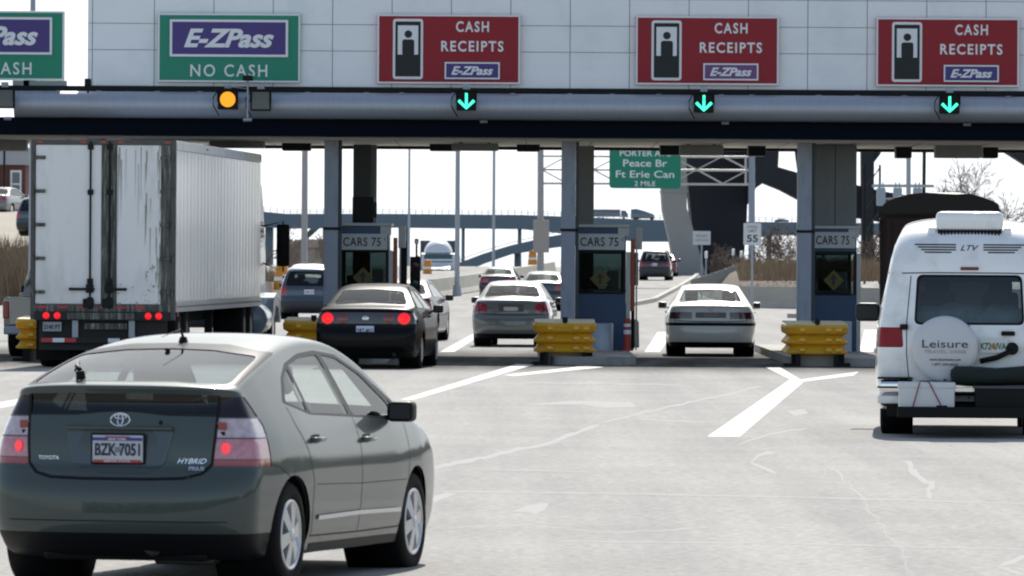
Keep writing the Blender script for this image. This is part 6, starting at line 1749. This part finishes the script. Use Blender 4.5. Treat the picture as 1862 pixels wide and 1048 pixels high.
b = MB(); b.prism(bez_round([(-w, -h), (w, -h), (w, h), (-w, h)], 0.22), 'y', -0.03, 0.05); b.build('panel', mat('highway_green', (0.0, 0.21, 0.13), 0.5), t)
b = MB()
for s_, yy, hh, ww in (('PORTER AVE', 279, 11, 92), ('Peace Br', 297, 13, 80), ('Ft Erie Can', 317, 13, 106), ('2 MILE', 334, 9, 38)):
    b = MB(); b.text(s_, T(0, -0.036, (304 - yy) * Ys_ / F) @ FACE_CAM, hh * Ys_ / F, ww * Ys_ / F, bold=0.01, ext=0.008); b.build('lettering', M_SWHITE, t)
b = MB(); [b.box(x, x + 0.06, 0.05, 0.3, -h, h + 0.1) for x in (-w * 0.6, 0, w * 0.55)]; b.build('bracket', M_STEEL, t)
b = MB(); b.box(-0.42, 0.42, 0, 0.05, -0.85, 0.85, 0, 0.02)
tag(b.build('road_sign', mat('sign_back_beige', (0.36, 0.32, 0.29), 0.7), None, tuple(P(984, 430, Yg - 0.4))), 'beige back of a sign on the left gantry post', 'sign')

# small signs
def small_sign(px, py, w_, h_, Y, lab, lines, basez, post=True):
    c = P(px, py, Y); k = Y / F
    t = thing('road_sign', lab, 'sign', c)
    b = MB(); b.prism(bez_round([(-w_ * k / 2, -h_ * k / 2), (w_ * k / 2, -h_ * k / 2), (w_ * k / 2, h_ * k / 2), (-w_ * k / 2, h_ * k / 2)], 0.03), 'y', -0.01, 0.01); b.build('panel', mat('road_sign_white', (0.62, 0.63, 0.63), 0.5), t)
    for s_, dy, hh, ww, m in lines:
        b = MB(); b.text(s_, T(0, -0.014, -dy * k) @ FACE_CAM, hh * k, ww * k, ext=0.005, bold=0.02); b.build('lettering', mat('grey_ink', (0.3, 0.3, 0.3), 0.6) if m else M_SBLACK, t)
    b = MB(); b.box(-0.04, 0.04, 0.012, 0.06, basez - c.z, h_ * k / 2 - 0.03); b.build('post', M_STEEL, t)
small_sign(1368, 426, 32, 40, 250, 'white speed limit 55 sign beside the gantry post', [('SPEED', -13, 5, 20, 1), ('LIMIT', -6, 5, 17, 1), ('55', 8, 13, 20, 0)], 0)
small_sign(1276, 433, 32, 25, 300, 'small blank-looking white sign in front of the pale pier', [('KEEP RIGHT', -4, 5, 22, 1), ('EXCEPT TO PASS', 4, 4, 24, 1)], 0)
for px, py, Y in ((1284, 464, 400), (1333, 459, 400), (1348, 463, 400)):
    b = MB(); c = P(px, py, Y); b.box(-0.09, 0.09, -0.02, 0.02, -0.2, 0.22, 0, 0.02); b.box(-0.04, 0.04, 0.0, 0.05, gz(Y) - c.z, -0.2, 1)
    tag(b.build('marker_post', [M_WHITE, M_STEEL], None, tuple(c)), 'tiny white marker post at the foot of the dark pier', 'post', 'white marker posts by the dark pier')

# pale concrete pier, dark stone pier and steel arch
M_PIER = mat('pier_concrete', (0.30, 0.295, 0.28), 0.85, var=0.15, vscale=0.3, dirt=(0.2, 0.2, 0.19), dscale=0.25, damt=0.6)
M_ARCH = mat('dark_bridge_steel', (0.012, 0.015, 0.02), 0.7, var=0.3, vscale=0.5)
t = thing('bridge_pier', 'pale leaning concrete pier beside the dark pier', 'pier')
b = MB(); prism_px(b, [(1206, 250), (1203, 350), (1205, 382), (1216, 430), (1230, 508), (1286, 508), (1275, 470), (1263, 425), (1249, 378), (1248, 250)], 420, 4); b.build('shaft', M_PIER, t)
b = MB(); prism_px(b, [(1202, 346), (1251, 346), (1251, 350), (1202, 350)], 419.9, 4.2); b.build('joint', M_PIER, t)
t = thing('bridge_arch', 'dark railway bridge with massive pier and steel arch right of the pale pier', 'bridge')
b = MB(); prism_px(b, [(1243, 250), (1366, 250), (1362, 300), (1358, 400), (1350, 508), (1268, 508)], 426, 6); b.build('stone_pier', mat('dark_stone', (0.016, 0.018, 0.024), 0.85, var=0.4, vscale=0.6), t)
b = MB()
prism_px(b, [(1362, 245), (1418, 245), (1415, 304), (1450, 314), (1530, 330), (1605, 348), (1690, 362), (1690, 400), (1605, 404), (1530, 392), (1450, 362), (1420, 346), (1388, 333), (1375, 342), (1360, 372)], 424, 3)
b.build('arch_rib', M_ARCH, t)
b = MB(); prism_px(b, [(1442, 240), (1464, 240), (1472, 322), (1452, 318)], 425, 1.5); b.build('strut', M_ARCH, t)
b = MB(); prism_px(b, [(1566, 240), (1590, 240), (1588, 520), (1568, 520)], 423, 1.5)
prism_px(b, [(1592, 262), (1616, 246), (1600, 282), (1586, 300)], 423.4, 0.8); b.build('tower_leg', M_ARCH, t)
b = MB(); prism_px(b, [(1806, 240), (1900, 240), (1900, 322), (1858, 296), (1830, 278)], 424, 2); b.build('arch_end', M_ARCH, t)
b = MB(); prism_px(b, [(1360, 236), (1920, 236), (1920, 246), (1360, 246)], 424, 6); b.build('deck', M_ARCH, t)

# long elevated viaduct with traffic, far off
M_VIA = mat('hazed_viaduct_steel', (0.2, 0.238, 0.265), 0.7, var=0.1, vscale=0.05)  # steel colour lightened to blue grey, standing in for distance haze
Yv = 1500.0
t = thing('viaduct', 'long blue grey elevated highway viaduct crossing far behind the booths', 'bridge')
pts = [(300, 372, 399), (470, 384, 413), (520, 389, 416), (700, 389, 414), (950, 391, 417), (1160, 399, 440), (1290, 403, 440), (1420, 404, 428), (1600, 406, 428)]
b = MB()
for i in range(len(pts) - 1):
    (xa, ta, ba), (xb, tb, bb) = pts[i], pts[i + 1]
    prism_px(b, [(xa, ta), (xb, tb), (xb, bb), (xa, ba)], Yv + 0.02 * i, 12)
b.build('girder', M_VIA, t)
b = MB()
for i in range(110):
    x = 300 + i * 12; y = float(np.interp(x, [p[0] for p in pts], [p[1] for p in pts]))
    q0, q1 = P(x, y, Yv), P(x, y - 8, Yv); b.cyl(q0, q1, 0.06, n=4)
for dy in (4, 8):
    for i in range(len(pts) - 1): b.cyl(P(pts[i][0], pts[i][1] - dy, Yv), P(pts[i + 1][0], pts[i + 1][1] - dy, Yv), 0.05, n=4)
b.build('railing', M_VIA, t)
b = MB()
for px, w_ in ((488, 14), (590, 8), (740, 6), (842, 6), (945, 7), (1060, 8), (1400, 8)):
    y = float(np.interp(px, [p[0] for p in pts], [p[2] for p in pts]))
    a = P(px, y, Yv); b.box(a.x - w_ * Yv / F / 2, a.x + w_ * Yv / F / 2, Yv + 3, Yv + 9, -2.6, a.z + 0.2)
b.build('support', M_VIA, t)
b = MB(); prism_px(b, [(566, 414), (582, 414), (560, 434), (546, 449), (536, 449)], Yv + 13, 4); b.build('brace', M_VIA, t)
t = thing('ramp_bridge', 'lower curved ramp bridge rising behind the concrete barrier', 'bridge')
b = MB()
rp_ = [(800, 496, 512), (835, 478, 500), (880, 461, 480), (930, 446, 463), (1000, 430, 452), (1060, 420, 444), (1120, 415, 436)]
for i in range(len(rp_) - 1):
    (xa, ta, ba), (xb, tb, bb) = rp_[i], rp_[i + 1]
    prism_px(b, [(xa, ta), (xb, tb), (xb, bb), (xa, ba)], 1000 + 0.02 * i, 10)
b.build('girder', M_VIA, t)
b = MB()
for i in range(len(rp_) - 1): b.cyl(P(rp_[i][0], rp_[i][1] - 5, 1000), P(rp_[i + 1][0], rp_[i + 1][1] - 5, 1000), 0.05, n=4)
b.build('railing', M_VIA, t)
b = MB()
for px in (845, 940): a = P(px, np.interp(px, [p[0] for p in rp_], [p[2] for p in rp_]), 1000); b.box(a.x - 0.4, a.x + 0.4, 1003, 1006, -2.6, a.z + 0.2)
b.build('support', M_VIA, t)
def far_vehicle(name, cat, lab, px0, px1, pyt, pyb, cabside=1, kind='truck'):
    t = thing(name, lab, cat, None or (0, 0, 0)); k = Yv / F
    a = P((px0 + px1) / 2, pyb, Yv + 5); t.location = a; Lh = (px1 - px0) * k / 2; H = (pyb - pyt) * k
    b = MB()
    if kind == 'truck':
        b.box(-Lh, Lh * 0.55, -1.2, 1.2, H * 0.28, H, 0, 0.05); body = b.build('cargo_box', mat('far_grey', (0.2, 0.21, 0.23), 0.7), t)
        b = MB(); b.prism([(Lh * 0.6, H * 0.25), (Lh, H * 0.25), (Lh, H * 0.55), (Lh * 0.85, H * 0.9), (Lh * 0.6, H * 0.9)], 'y', -1.1, 1.1); b.build('cab', mat('far_grey2', (0.14, 0.17, 0.2), 0.6), t)
    elif kind == 'load':
        b.prism([(-Lh, H * 0.3), (Lh, H * 0.3), (Lh * 0.95, H * 0.55), (Lh * 0.2, H * 0.8), (-Lh * 0.55, H), (-Lh, H * 0.95)], 'y', -1.2, 1.2); b.build('covered_load', mat('far_blue', (0.17, 0.21, 0.26), 0.7), t)
        b = MB(); b.box(-Lh, Lh * 1.05, -1.1, 1.1, H * 0.2, H * 0.3); b.build('flatbed', M_FRAME, t)
    else:
        b.prism(bez_round([(-Lh, H * 0.2), (Lh, H * 0.2), (Lh, H * 0.6), (Lh * 0.5, H * 0.65), (Lh * 0.3, H), (-Lh * 0.5, H), (-Lh * 0.8, H * 0.6), (-Lh, H * 0.55)], 0.1), 'y', -0.9, 0.9); b.build('body', mat('far_dark', (0.08, 0.1, 0.11), 0.6), t)
    for x in (-Lh * 0.7, -Lh * 0.45, Lh * 0.75):
        b = MB(); b.cyl((x, -1.2, H * 0.13), (x, -0.8, H * 0.13), H * 0.13, n=12); b.build('wheel', M_RUBBER, t)
far_vehicle('box_truck', 'truck', 'grey box truck on the far viaduct left of the other truck', 1079, 1142, 381, 400)
far_vehicle('flatbed_truck', 'truck', 'blue grey truck with covered load on the far viaduct', 1147, 1190, 380, 402, kind='load')
far_vehicle('car', 'car', 'dark car crossing the far viaduct right of the dark pier', 1408, 1434, 398, 405, kind='car')

# concrete barriers
def barrier(pts, lab, hs=None):
    b = MB(); rings = []
    prof = [(-0.3, 0), (-0.3, 0.08), (-0.17, 0.3), (-0.09, 0.86), (0.09, 0.86), (0.17, 0.3), (0.3, 0.08), (0.3, 0)]
    n = len(pts)
    for i, (x, y, z, h) in enumerate(pts):
        a, c = Vector(pts[max(0, i - 1)][:2]), Vector(pts[min(n - 1, i + 1)][:2]); d = (c - a).normalized(); nn = Vector((-d.y, d.x))
        rings.append([(x + nn.x * u, y + nn.y * u, z + v * h / 0.86) for u, v in prof])
    b.loft(rings, 0, True, True, False)
    return tag(b.build('concrete_barrier', M_BAR), lab, 'barrier')
M_BAR = mat('barrier_concrete', (0.34, 0.32, 0.275), 0.85, var=0.12, vscale=0.7, dirt=(0.2, 0.19, 0.17), dscale=0.8, damt=0.5, stretch=(1, 1, 3))
def bp(px, Y, h=0.86, dz=0): return (PX(px, Y), Y, gz(Y) + dz - 0.02, h)
barrier([bp(430, 238, 1.05), bp(560, 252), bp(690, 272), bp(785, 292), bp(850, 315), bp(920, 352), bp(975, 385), bp(1006, 408, 0.9)], 'long beige concrete barrier curving away behind the sedans')
barrier([bp(1348, 256), bp(1450, 252), bp(1570, 248), bp(1700, 246), bp(1900, 244)], 'low grey concrete barrier right of the white sedan')
b = MB(); prism_px(b, [(1256, 509), (1290, 499), (1320, 489), (1346, 479), (1348, 526), (1320, 533), (1290, 531), (1256, 530)], 300, 0.4)
tag(b.build('retaining_wall', M_BAR), 'short rising concrete wall beside the ramp, under the small white sign', 'wall')
M_KERB = mat('pale_kerb', (0.36, 0.345, 0.31), 0.85, var=0.1)
def ramp_edge(pts, w_, h_):
    b = MB(); L_, R_ = [], []
    rings = []
    for i, (px, Y) in enumerate(pts):
        x = PX(px, Y); z = gz(Y); rings.append([(x - w_, Y, z - 0.02), (x - w_, Y, z + h_), (x + w_, Y, z + h_), (x + w_, Y, z - 0.02)])
    b.loft(rings, 0, True, True, False); return tag(b.build('kerb', M_KERB), kind='structure')
ramp_edge([(1150, 262), (1190, 285), (1228, 330), (1256, 380), (1272, 430)], 0.12, 0.16)
ramp_edge([(1440, 214), (1520, 212), (1640, 210), (1900, 207)], 0.15, 0.14)

# verge: mound, dry grass, bushes, bare trees
M_DIRT = mat('dry_mound', (0.09, 0.07, 0.05), 0.95, var=0.3, vscale=1.2)
b = MB()
def mound(px0, px1, Y0, Y1, hgt, seed=1, nx=16, ny=8):
    rng = random.Random(seed); vs = []
    for j in range(ny + 1):
        for i in range(nx + 1):
            u, v = i / nx, j / ny; Y = Y0 + (Y1 - Y0) * v; x = PX(px0 + (px1 - px0) * u, Y0)
            e = min(1, 6 * u * (1 - u)) * min(1, 5 * v * (1 - v))
            vs.append((x, Y, gz(Y) - 0.1 + (hgt + 0.1) * e ** 0.7 * (0.8 + 0.3 * rng.random())))
    k = nx + 1
    return vs, [(j * k + i, j * k + i + 1, (j + 1) * k + i + 1, (j + 1) * k + i) for j in range(ny) for i in range(nx)]
vs, fs = mound(1338, 1640, 262, 330, 1.3, 2); b._add(vs, fs, 0, True)
tag(b.build('verge_mound', M_DIRT), kind='structure')
hv = []
b = MB()
hx = [PX(-260, 250), PX(0, 250), PX(140, 250), PX(330, 250), PX(430, 250)]
hy = [252, 275, 300, 320, 345, 420]; hzv = [[0.0, 0.6, 2.2, 3.6, 4.7, 5.6], [0.0, 0.6, 2.2, 3.6, 4.7, 5.6], [0, 0.55, 2.1, 3.5, 4.6, 5.4], [0, 0.5, 1.6, 2.4, 2.8, 3.2], [0, 0, 0, 0, 0, 0]]
for j, y in enumerate(hy):
    for i, x in enumerate(hx): hv.append((x * y / 250.0, y, hzv[i][j] + gz(y) * (0 if i < 4 else 1) - 0.02))
k = len(hx)
b._add(hv, [(j * k + i, j * k + i + 1, (j + 1) * k + i + 1, (j + 1) * k + i) for j in range(len(hy) - 1) for i in range(k - 1)], 0, True)
tag(b.build('hillside', mat('pale_dirt_slope', (0.30, 0.265, 0.215), 0.95, var=0.2, vscale=0.4)), kind='structure')
def grass(name, px0, px1, Y0, Y1, n, h0, h1, m, zf, seed):
    rng = random.Random(seed); b = MB()
    for i in range(n):
        Y = rng.uniform(Y0, Y1); x = PX(rng.uniform(px0, px1), Y); z = zf(x, Y); h = rng.uniform(h0, h1); w_ = rng.uniform(0.012, 0.03); a = rng.uniform(0, math.pi)
        lx, ly = rng.gauss(0, 0.18) * h, rng.gauss(0, 0.18) * h; dx, dy = w_ * math.cos(a), w_ * math.sin(a)
        b._add([(x - dx, Y - dy, z), (x + dx, Y + dy, z), (x + lx * 0.5 + dx, Y + ly * 0.5 + dy, z + h * 0.6), (x + lx * 0.5 - dx, Y + ly * 0.5 - dy, z + h * 0.6), (x + lx, Y + ly, z + h)], [(0, 1, 2, 3), (3, 2, 4)])
    return tag(b.build(name, m), kind='stuff')
M_REED = mat('dry_reed', (0.20, 0.15, 0.095), 0.9, var=0.4, vscale=2.5)
grass('dry_grass', -60, 70, 246, 275, 2600, 1.2, 2.4, M_REED, lambda x, y: max(0, (y - 252) / 23 * 0.6), 1)
grass('dry_grass', 1345, 1640, 266, 300, 3000, 0.5, 1.1, mat('tawny_grass', (0.27, 0.19, 0.115), 0.9, var=0.35, vscale=2), lambda x, y: gz(y) + 1.0, 2)
grass('dry_grass', 470, 600, 262, 300, 1500, 0.5, 1.6, M_REED, lambda x, y: 0, 3)
M_TWIG = mat('bare_twig', (0.13, 0.095, 0.075), 0.9, var=0.2)
def bare_tree(name, lab, cat, x, y, z, H, seed, depth=6, group=None, spread=0.5, kids=3, r0=None, trunk=0.25, m=None):
    rng = random.Random(seed)
    t = thing(name, lab, cat, (x, y, z), 0, group)
    tr, cr = MB(), MB()
    def rec(p, d, L, r, k):
        n = 3; pts = [p]; q = p.copy(); dd = d.copy()
        for i in range(n):
            dd = (dd + Vector((rng.gauss(0, 0.12), rng.gauss(0, 0.12), rng.gauss(0.04, 0.08)))).normalized(); q = q + dd * (L / n); pts.append(q.copy())
        (tr if k == depth else cr).tube(pts, [r * (1 - 0.35 * i / n) for i in range(n + 1)], 6 if k == depth else (4 if k > 2 else 3))
        if k == 0: return
        for c in range(kids + (1 if rng.random() < 0.4 else 0)):
            i = rng.randint(1, n) if c else n; base = pts[i]
            a = rng.uniform(0, 2 * math.pi); u = dd.orthogonal().normalized(); u = Matrix.Rotation(a, 3, dd) @ u
            nd = (dd * rng.uniform(0.7, 1.0) + u * rng.uniform(spread * 0.7, spread * 1.5)).normalized()
            rec(base, nd, L * rng.uniform(0.62, 0.85), max(r * 0.58, 0.012), k - 1)
    rec(Vector((0, 0, 0)), Vector((0, 0, 1)), H * trunk, r0 or H * 0.022, depth)
    tr.build('trunk', m or M_TWIG, t); cr.build('crown', m or M_TWIG, t)
    return t
bare_tree('bare_tree', 'leafless tree with a wide fan of fine twigs above the camper van', 'tree', PX(1836, 300), 300, 0, 8.6, 11, 6, spread=0.55, kids=3, r0=0.13)
bare_tree('bare_tree', 'smaller leafless tree left of the wide one above the camper van', 'tree', PX(1785, 320), 320, 0.2, 6.3, 12, 5, spread=0.6, kids=4)
for i, (px, Y, H) in enumerate([(1300, 330, 2.2), (1322, 340, 2.6), (1392, 300, 2.9), (1412, 310, 3.3), (1436, 296, 3.2), (1460, 305, 3.0), (1335, 318, 1.7), (1372, 320, 2.0), (1598, 290, 3.4)]):
    labs = ['low leafless bush at the foot of the dark pier, left one', 'leafless bush in front of the middle of the dark pier', 'leafless bush just right of the speed limit sign', 'tall leafless bush under the far viaduct car',
            'leafless bush beside the last light column', 'leafless bush behind the last light column', 'short leafless bush left of the gantry post', 'short leafless bush behind the gantry post', 'leafless bush right of the last booth']
    bare_tree('bare_bush', labs[i], 'bush', PX(px, Y), Y, gz(Y) + (0.8 if px > 1380 else 0.3), H, 20 + i, 4, 'leafless bushes on the verge', 0.7, 4, 0.03, 0.3)
for i, (px, Y, H) in enumerate([(488, 330, 4.5), (520, 340, 3.6), (590, 350, 4.2)]):
    bare_tree('bare_tree', ['leafless tree beside the trailer mirror', 'leafless tree behind the timber fence, left', 'leafless tree behind the timber fence near the light column'][i], 'tree', PX(px, Y), Y, 0.3, H, 40 + i, 5, 'leafless trees left of the first column', 0.5)
# timber fence on the left
t = thing('timber_fence', 'tall weathered timber fence behind the blue minivan', 'fence')
b = MB(); rng = random.Random(8)
for i in range(26):
    px = 512 + i * 3.4; Y = 318 + i * 0.3; a = P(px, 436 + rng.uniform(-1.5, 2), Y); b.box(a.x, a.x + 0.085, Y, Y + 0.03, 0, a.z)
b.build('boards', mat('grey_timber', (0.17, 0.135, 0.105), 0.9, var=0.35, vscale=3), t)
b = MB(); b.box(PX(512, 318), PX(602, 326), 326.5, 326.6, 2.2, 2.3); b.box(PX(512, 318), PX(602, 326), 326.5, 326.6, 1.0, 1.1); b.build('rail', mat('dark_timber', (0.1, 0.08, 0.06), 0.9), t)
# traffic drums
def drum(px, py, Y, lab):
    t = thing('traffic_drum', lab, 'barrel', (PX(px, Y), Y, CAM_H + (466 - py) / F * Y), 0, 'orange traffic drums')
    b = MB(); b.lathe([(0.3, 0), (0.28, 0.3), (0.26, 0.6), (0.23, 0.9), (0, 0.92)], (0, 0, 0), 'z', 16); b.build('barrel', mat('drum_orange', (0.62, 0.24, 0.02), 0.5), t)
    b = MB(); b.lathe([(0.285, 0.34), (0.27, 0.48)], (0, 0, 0), 'z', 16); b.build('band', M_WHITE, t)
drum(512, 530, 244, 'orange traffic drum left of the blue minivan')
drum(777, 500, 420, 'orange traffic drum beside the oncoming truck')
drum(968, 482, 420, 'orange traffic drum behind the barrier, left of the beige sign post')
# brick house
Yh = 352.0
hs = thing('brick_house', 'red brick house on the slope left of the trailer', 'house')
a = P(46, 362, Yh); x1 = a.x; zb_ = a.z - 0.6; ztp = P(20, 300, Yh).z
b = MB(); b.box(x1 - 9, x1, Yh, Yh + 9, zb_, ztp)
b.build('wall', mat('dark_brick', (0.13, 0.045, 0.035), 0.85, var=0.3, vscale=9, stretch=(1, 1, 4)), hs)
b = MB(); b.box(x1 - 9.2, x1 + 0.25, Yh - 0.25, Yh + 9.2, ztp, ztp + 0.75); b.box(x1 - 9.3, x1 + 0.35, Yh - 0.35, Yh + 9.3, ztp + 0.75, ztp + 0.9); b.build('roof', mat('house_cornice', (0.4, 0.41, 0.43), 0.7), hs)
for px in (29, -35):
    c = P(px, 335, Yh); w_, h_ = 0.30, 0.74
    b = MB(); rect = [(-w_, -h_), (w_, -h_), (w_, h_), (-w_, h_)]
    b.box(-w_, -w_ + 0.1, -0.08, -0.002, -h_, h_); b.box(w_ - 0.1, w_, -0.08, -0.002, -h_, h_); b.box(-w_ + 0.1, w_ - 0.1, -0.08, -0.002, h_ - 0.12, h_); b.box(-w_ - 0.06, w_ + 0.06, -0.12, -0.002, -h_ - 0.02, -h_ + 0.1); b.box(-w_ + 0.1, w_ - 0.1, -0.07, -0.002, -0.05, 0.04)
    wn = b.build('window', M_WHITE, hs); wn.location = (c.x, Yh, c.z)
    b = MB(); b.box(-w_ + 0.1, w_ - 0.1, -0.03, -0.001, -h_ + 0.1, h_ - 0.12); b.build('pane', mat('house_pane', (0.05, 0.09, 0.14), 0.1, coat=1), wn)
b = MB(); c = P(8, 260, 340); b.cyl((c.x, 340, 4), (c.x, 340, c.z + 1), 0.06, n=8)
tag(b.build('utility_pole', M_DKST), 'thin dark pole in front of the brick house', 'pole')
# electrical gear right of the last booth
Yu = 360.0
t = thing('utility_structure', 'pair of utility poles with crossarm and grey transformers above the dump truck', 'utility pole')
b = MB(); b.cyl((PX(1652, Yu), Yu, 0), P(1652, 250, Yu), 0.13, n=10); b.build('pole', M_STEEL, t)
b = MB(); q = P(1681, 250, Yu); b.cyl((PX(1678, Yu), Yu, 0), q, 0.10, n=10); b.build('pole', M_DKST, t)
b = MB(); a, c = P(1586, 338, Yu), P(1698, 341, Yu); b.box(a.x, c.x, Yu - 0.1, Yu + 0.1, a.z - 0.08, a.z + 0.08); b.box(a.x + 0.4, c.x - 0.2, Yu - 0.1, Yu + 0.1, a.z - 0.75, a.z - 0.65); b.build('crossarm', M_STEEL, t)
for px in (1602, 1632, 1668):
    c = P(px, 356, Yu); b = MB(); b.box(-0.24, 0.24, -0.2, 0.2, -0.55, 0.42, 0, 0.05); b.cyl((-0.1, 0, 0.42), (-0.1, 0, 0.72), 0.04, n=8); b.cyl((0.1, 0, 0.42), (0.1, 0, 0.72), 0.04, n=8)
    o = b.build('transformer', mat('transformer_blue_grey', (0.3, 0.36, 0.4), 0.5), t); o.location = c
t = thing('utility_structure', 'dark lattice support left of the dump truck', 'utility pole')
b = MB()
for px in (1572, 1600): b.cyl((PX(px, 370), 370, 0), P(px, 300, 370), 0.07, n=6)
for i in range(5): b.cyl(P(1572, 505 - 40 * i, 370), P(1600, 465 - 40 * i, 370), 0.035, n=5)
b.build('lattice', M_DKST, t)
t = thing('utility_cabinet', 'small blue and white cabinet between the last booth and the dump truck', 'cabinet', (PX(1655, 300) - 1.2, 300, gz(300)))
b = MB(); b.box(-0.2, 0.2, -0.2, 0.2, 0, 1.0, 0, 0.02); b.build('body', mat('cabinet_blue', (0.05, 0.08, 0.16), 0.5), t); b = MB(); b.box(-0.22, 0.22, -0.22, 0.22, 1.0, 1.3, 0, 0.03); b.build('lid', M_WHITE, t)

# added unseen thickets, right and behind camera, giving car paint dark reflections
def added_thicket(x0, x1, y0, y1, n, seed):
    rng = random.Random(seed); b = MB()
    for i in range(n):
        y = rng.uniform(y0, y1); x = rng.uniform(x0, x1); h = rng.uniform(3.5, 5.5) + 2.2 * math.sin(y * 0.11) + 1.2 * math.sin(y * 0.31 + x); h = max(1.5, h); w_ = rng.uniform(0.05, 0.14)
        a = rng.uniform(0, math.pi); dx, dy = w_ * math.cos(a), w_ * math.sin(a); lx, ly = rng.gauss(0, 0.16) * h, rng.gauss(0, 0.16) * h
        b._add([(x - dx, y - dy, 0), (x + dx, y + dy, 0), (x + lx * 0.5 + dx * 0.8, y + ly * 0.5 + dy * 0.8, h * 0.55), (x + lx * 0.5 - dx * 0.8, y + ly * 0.5 - dy * 0.8, h * 0.55), (x + lx * 1.2, y + ly * 1.2, h)], [(0, 1, 2, 3), (3, 2, 4)])
    return tag(b.build('added_thicket', mat('added_thicket_bark', (0.05, 0.042, 0.034), 0.9, var=0.3)), kind='stuff')
added_thicket(58, 68, -20, 300, 9000, 31)
added_thicket(-58, 58, -39, -33, 3500, 32)
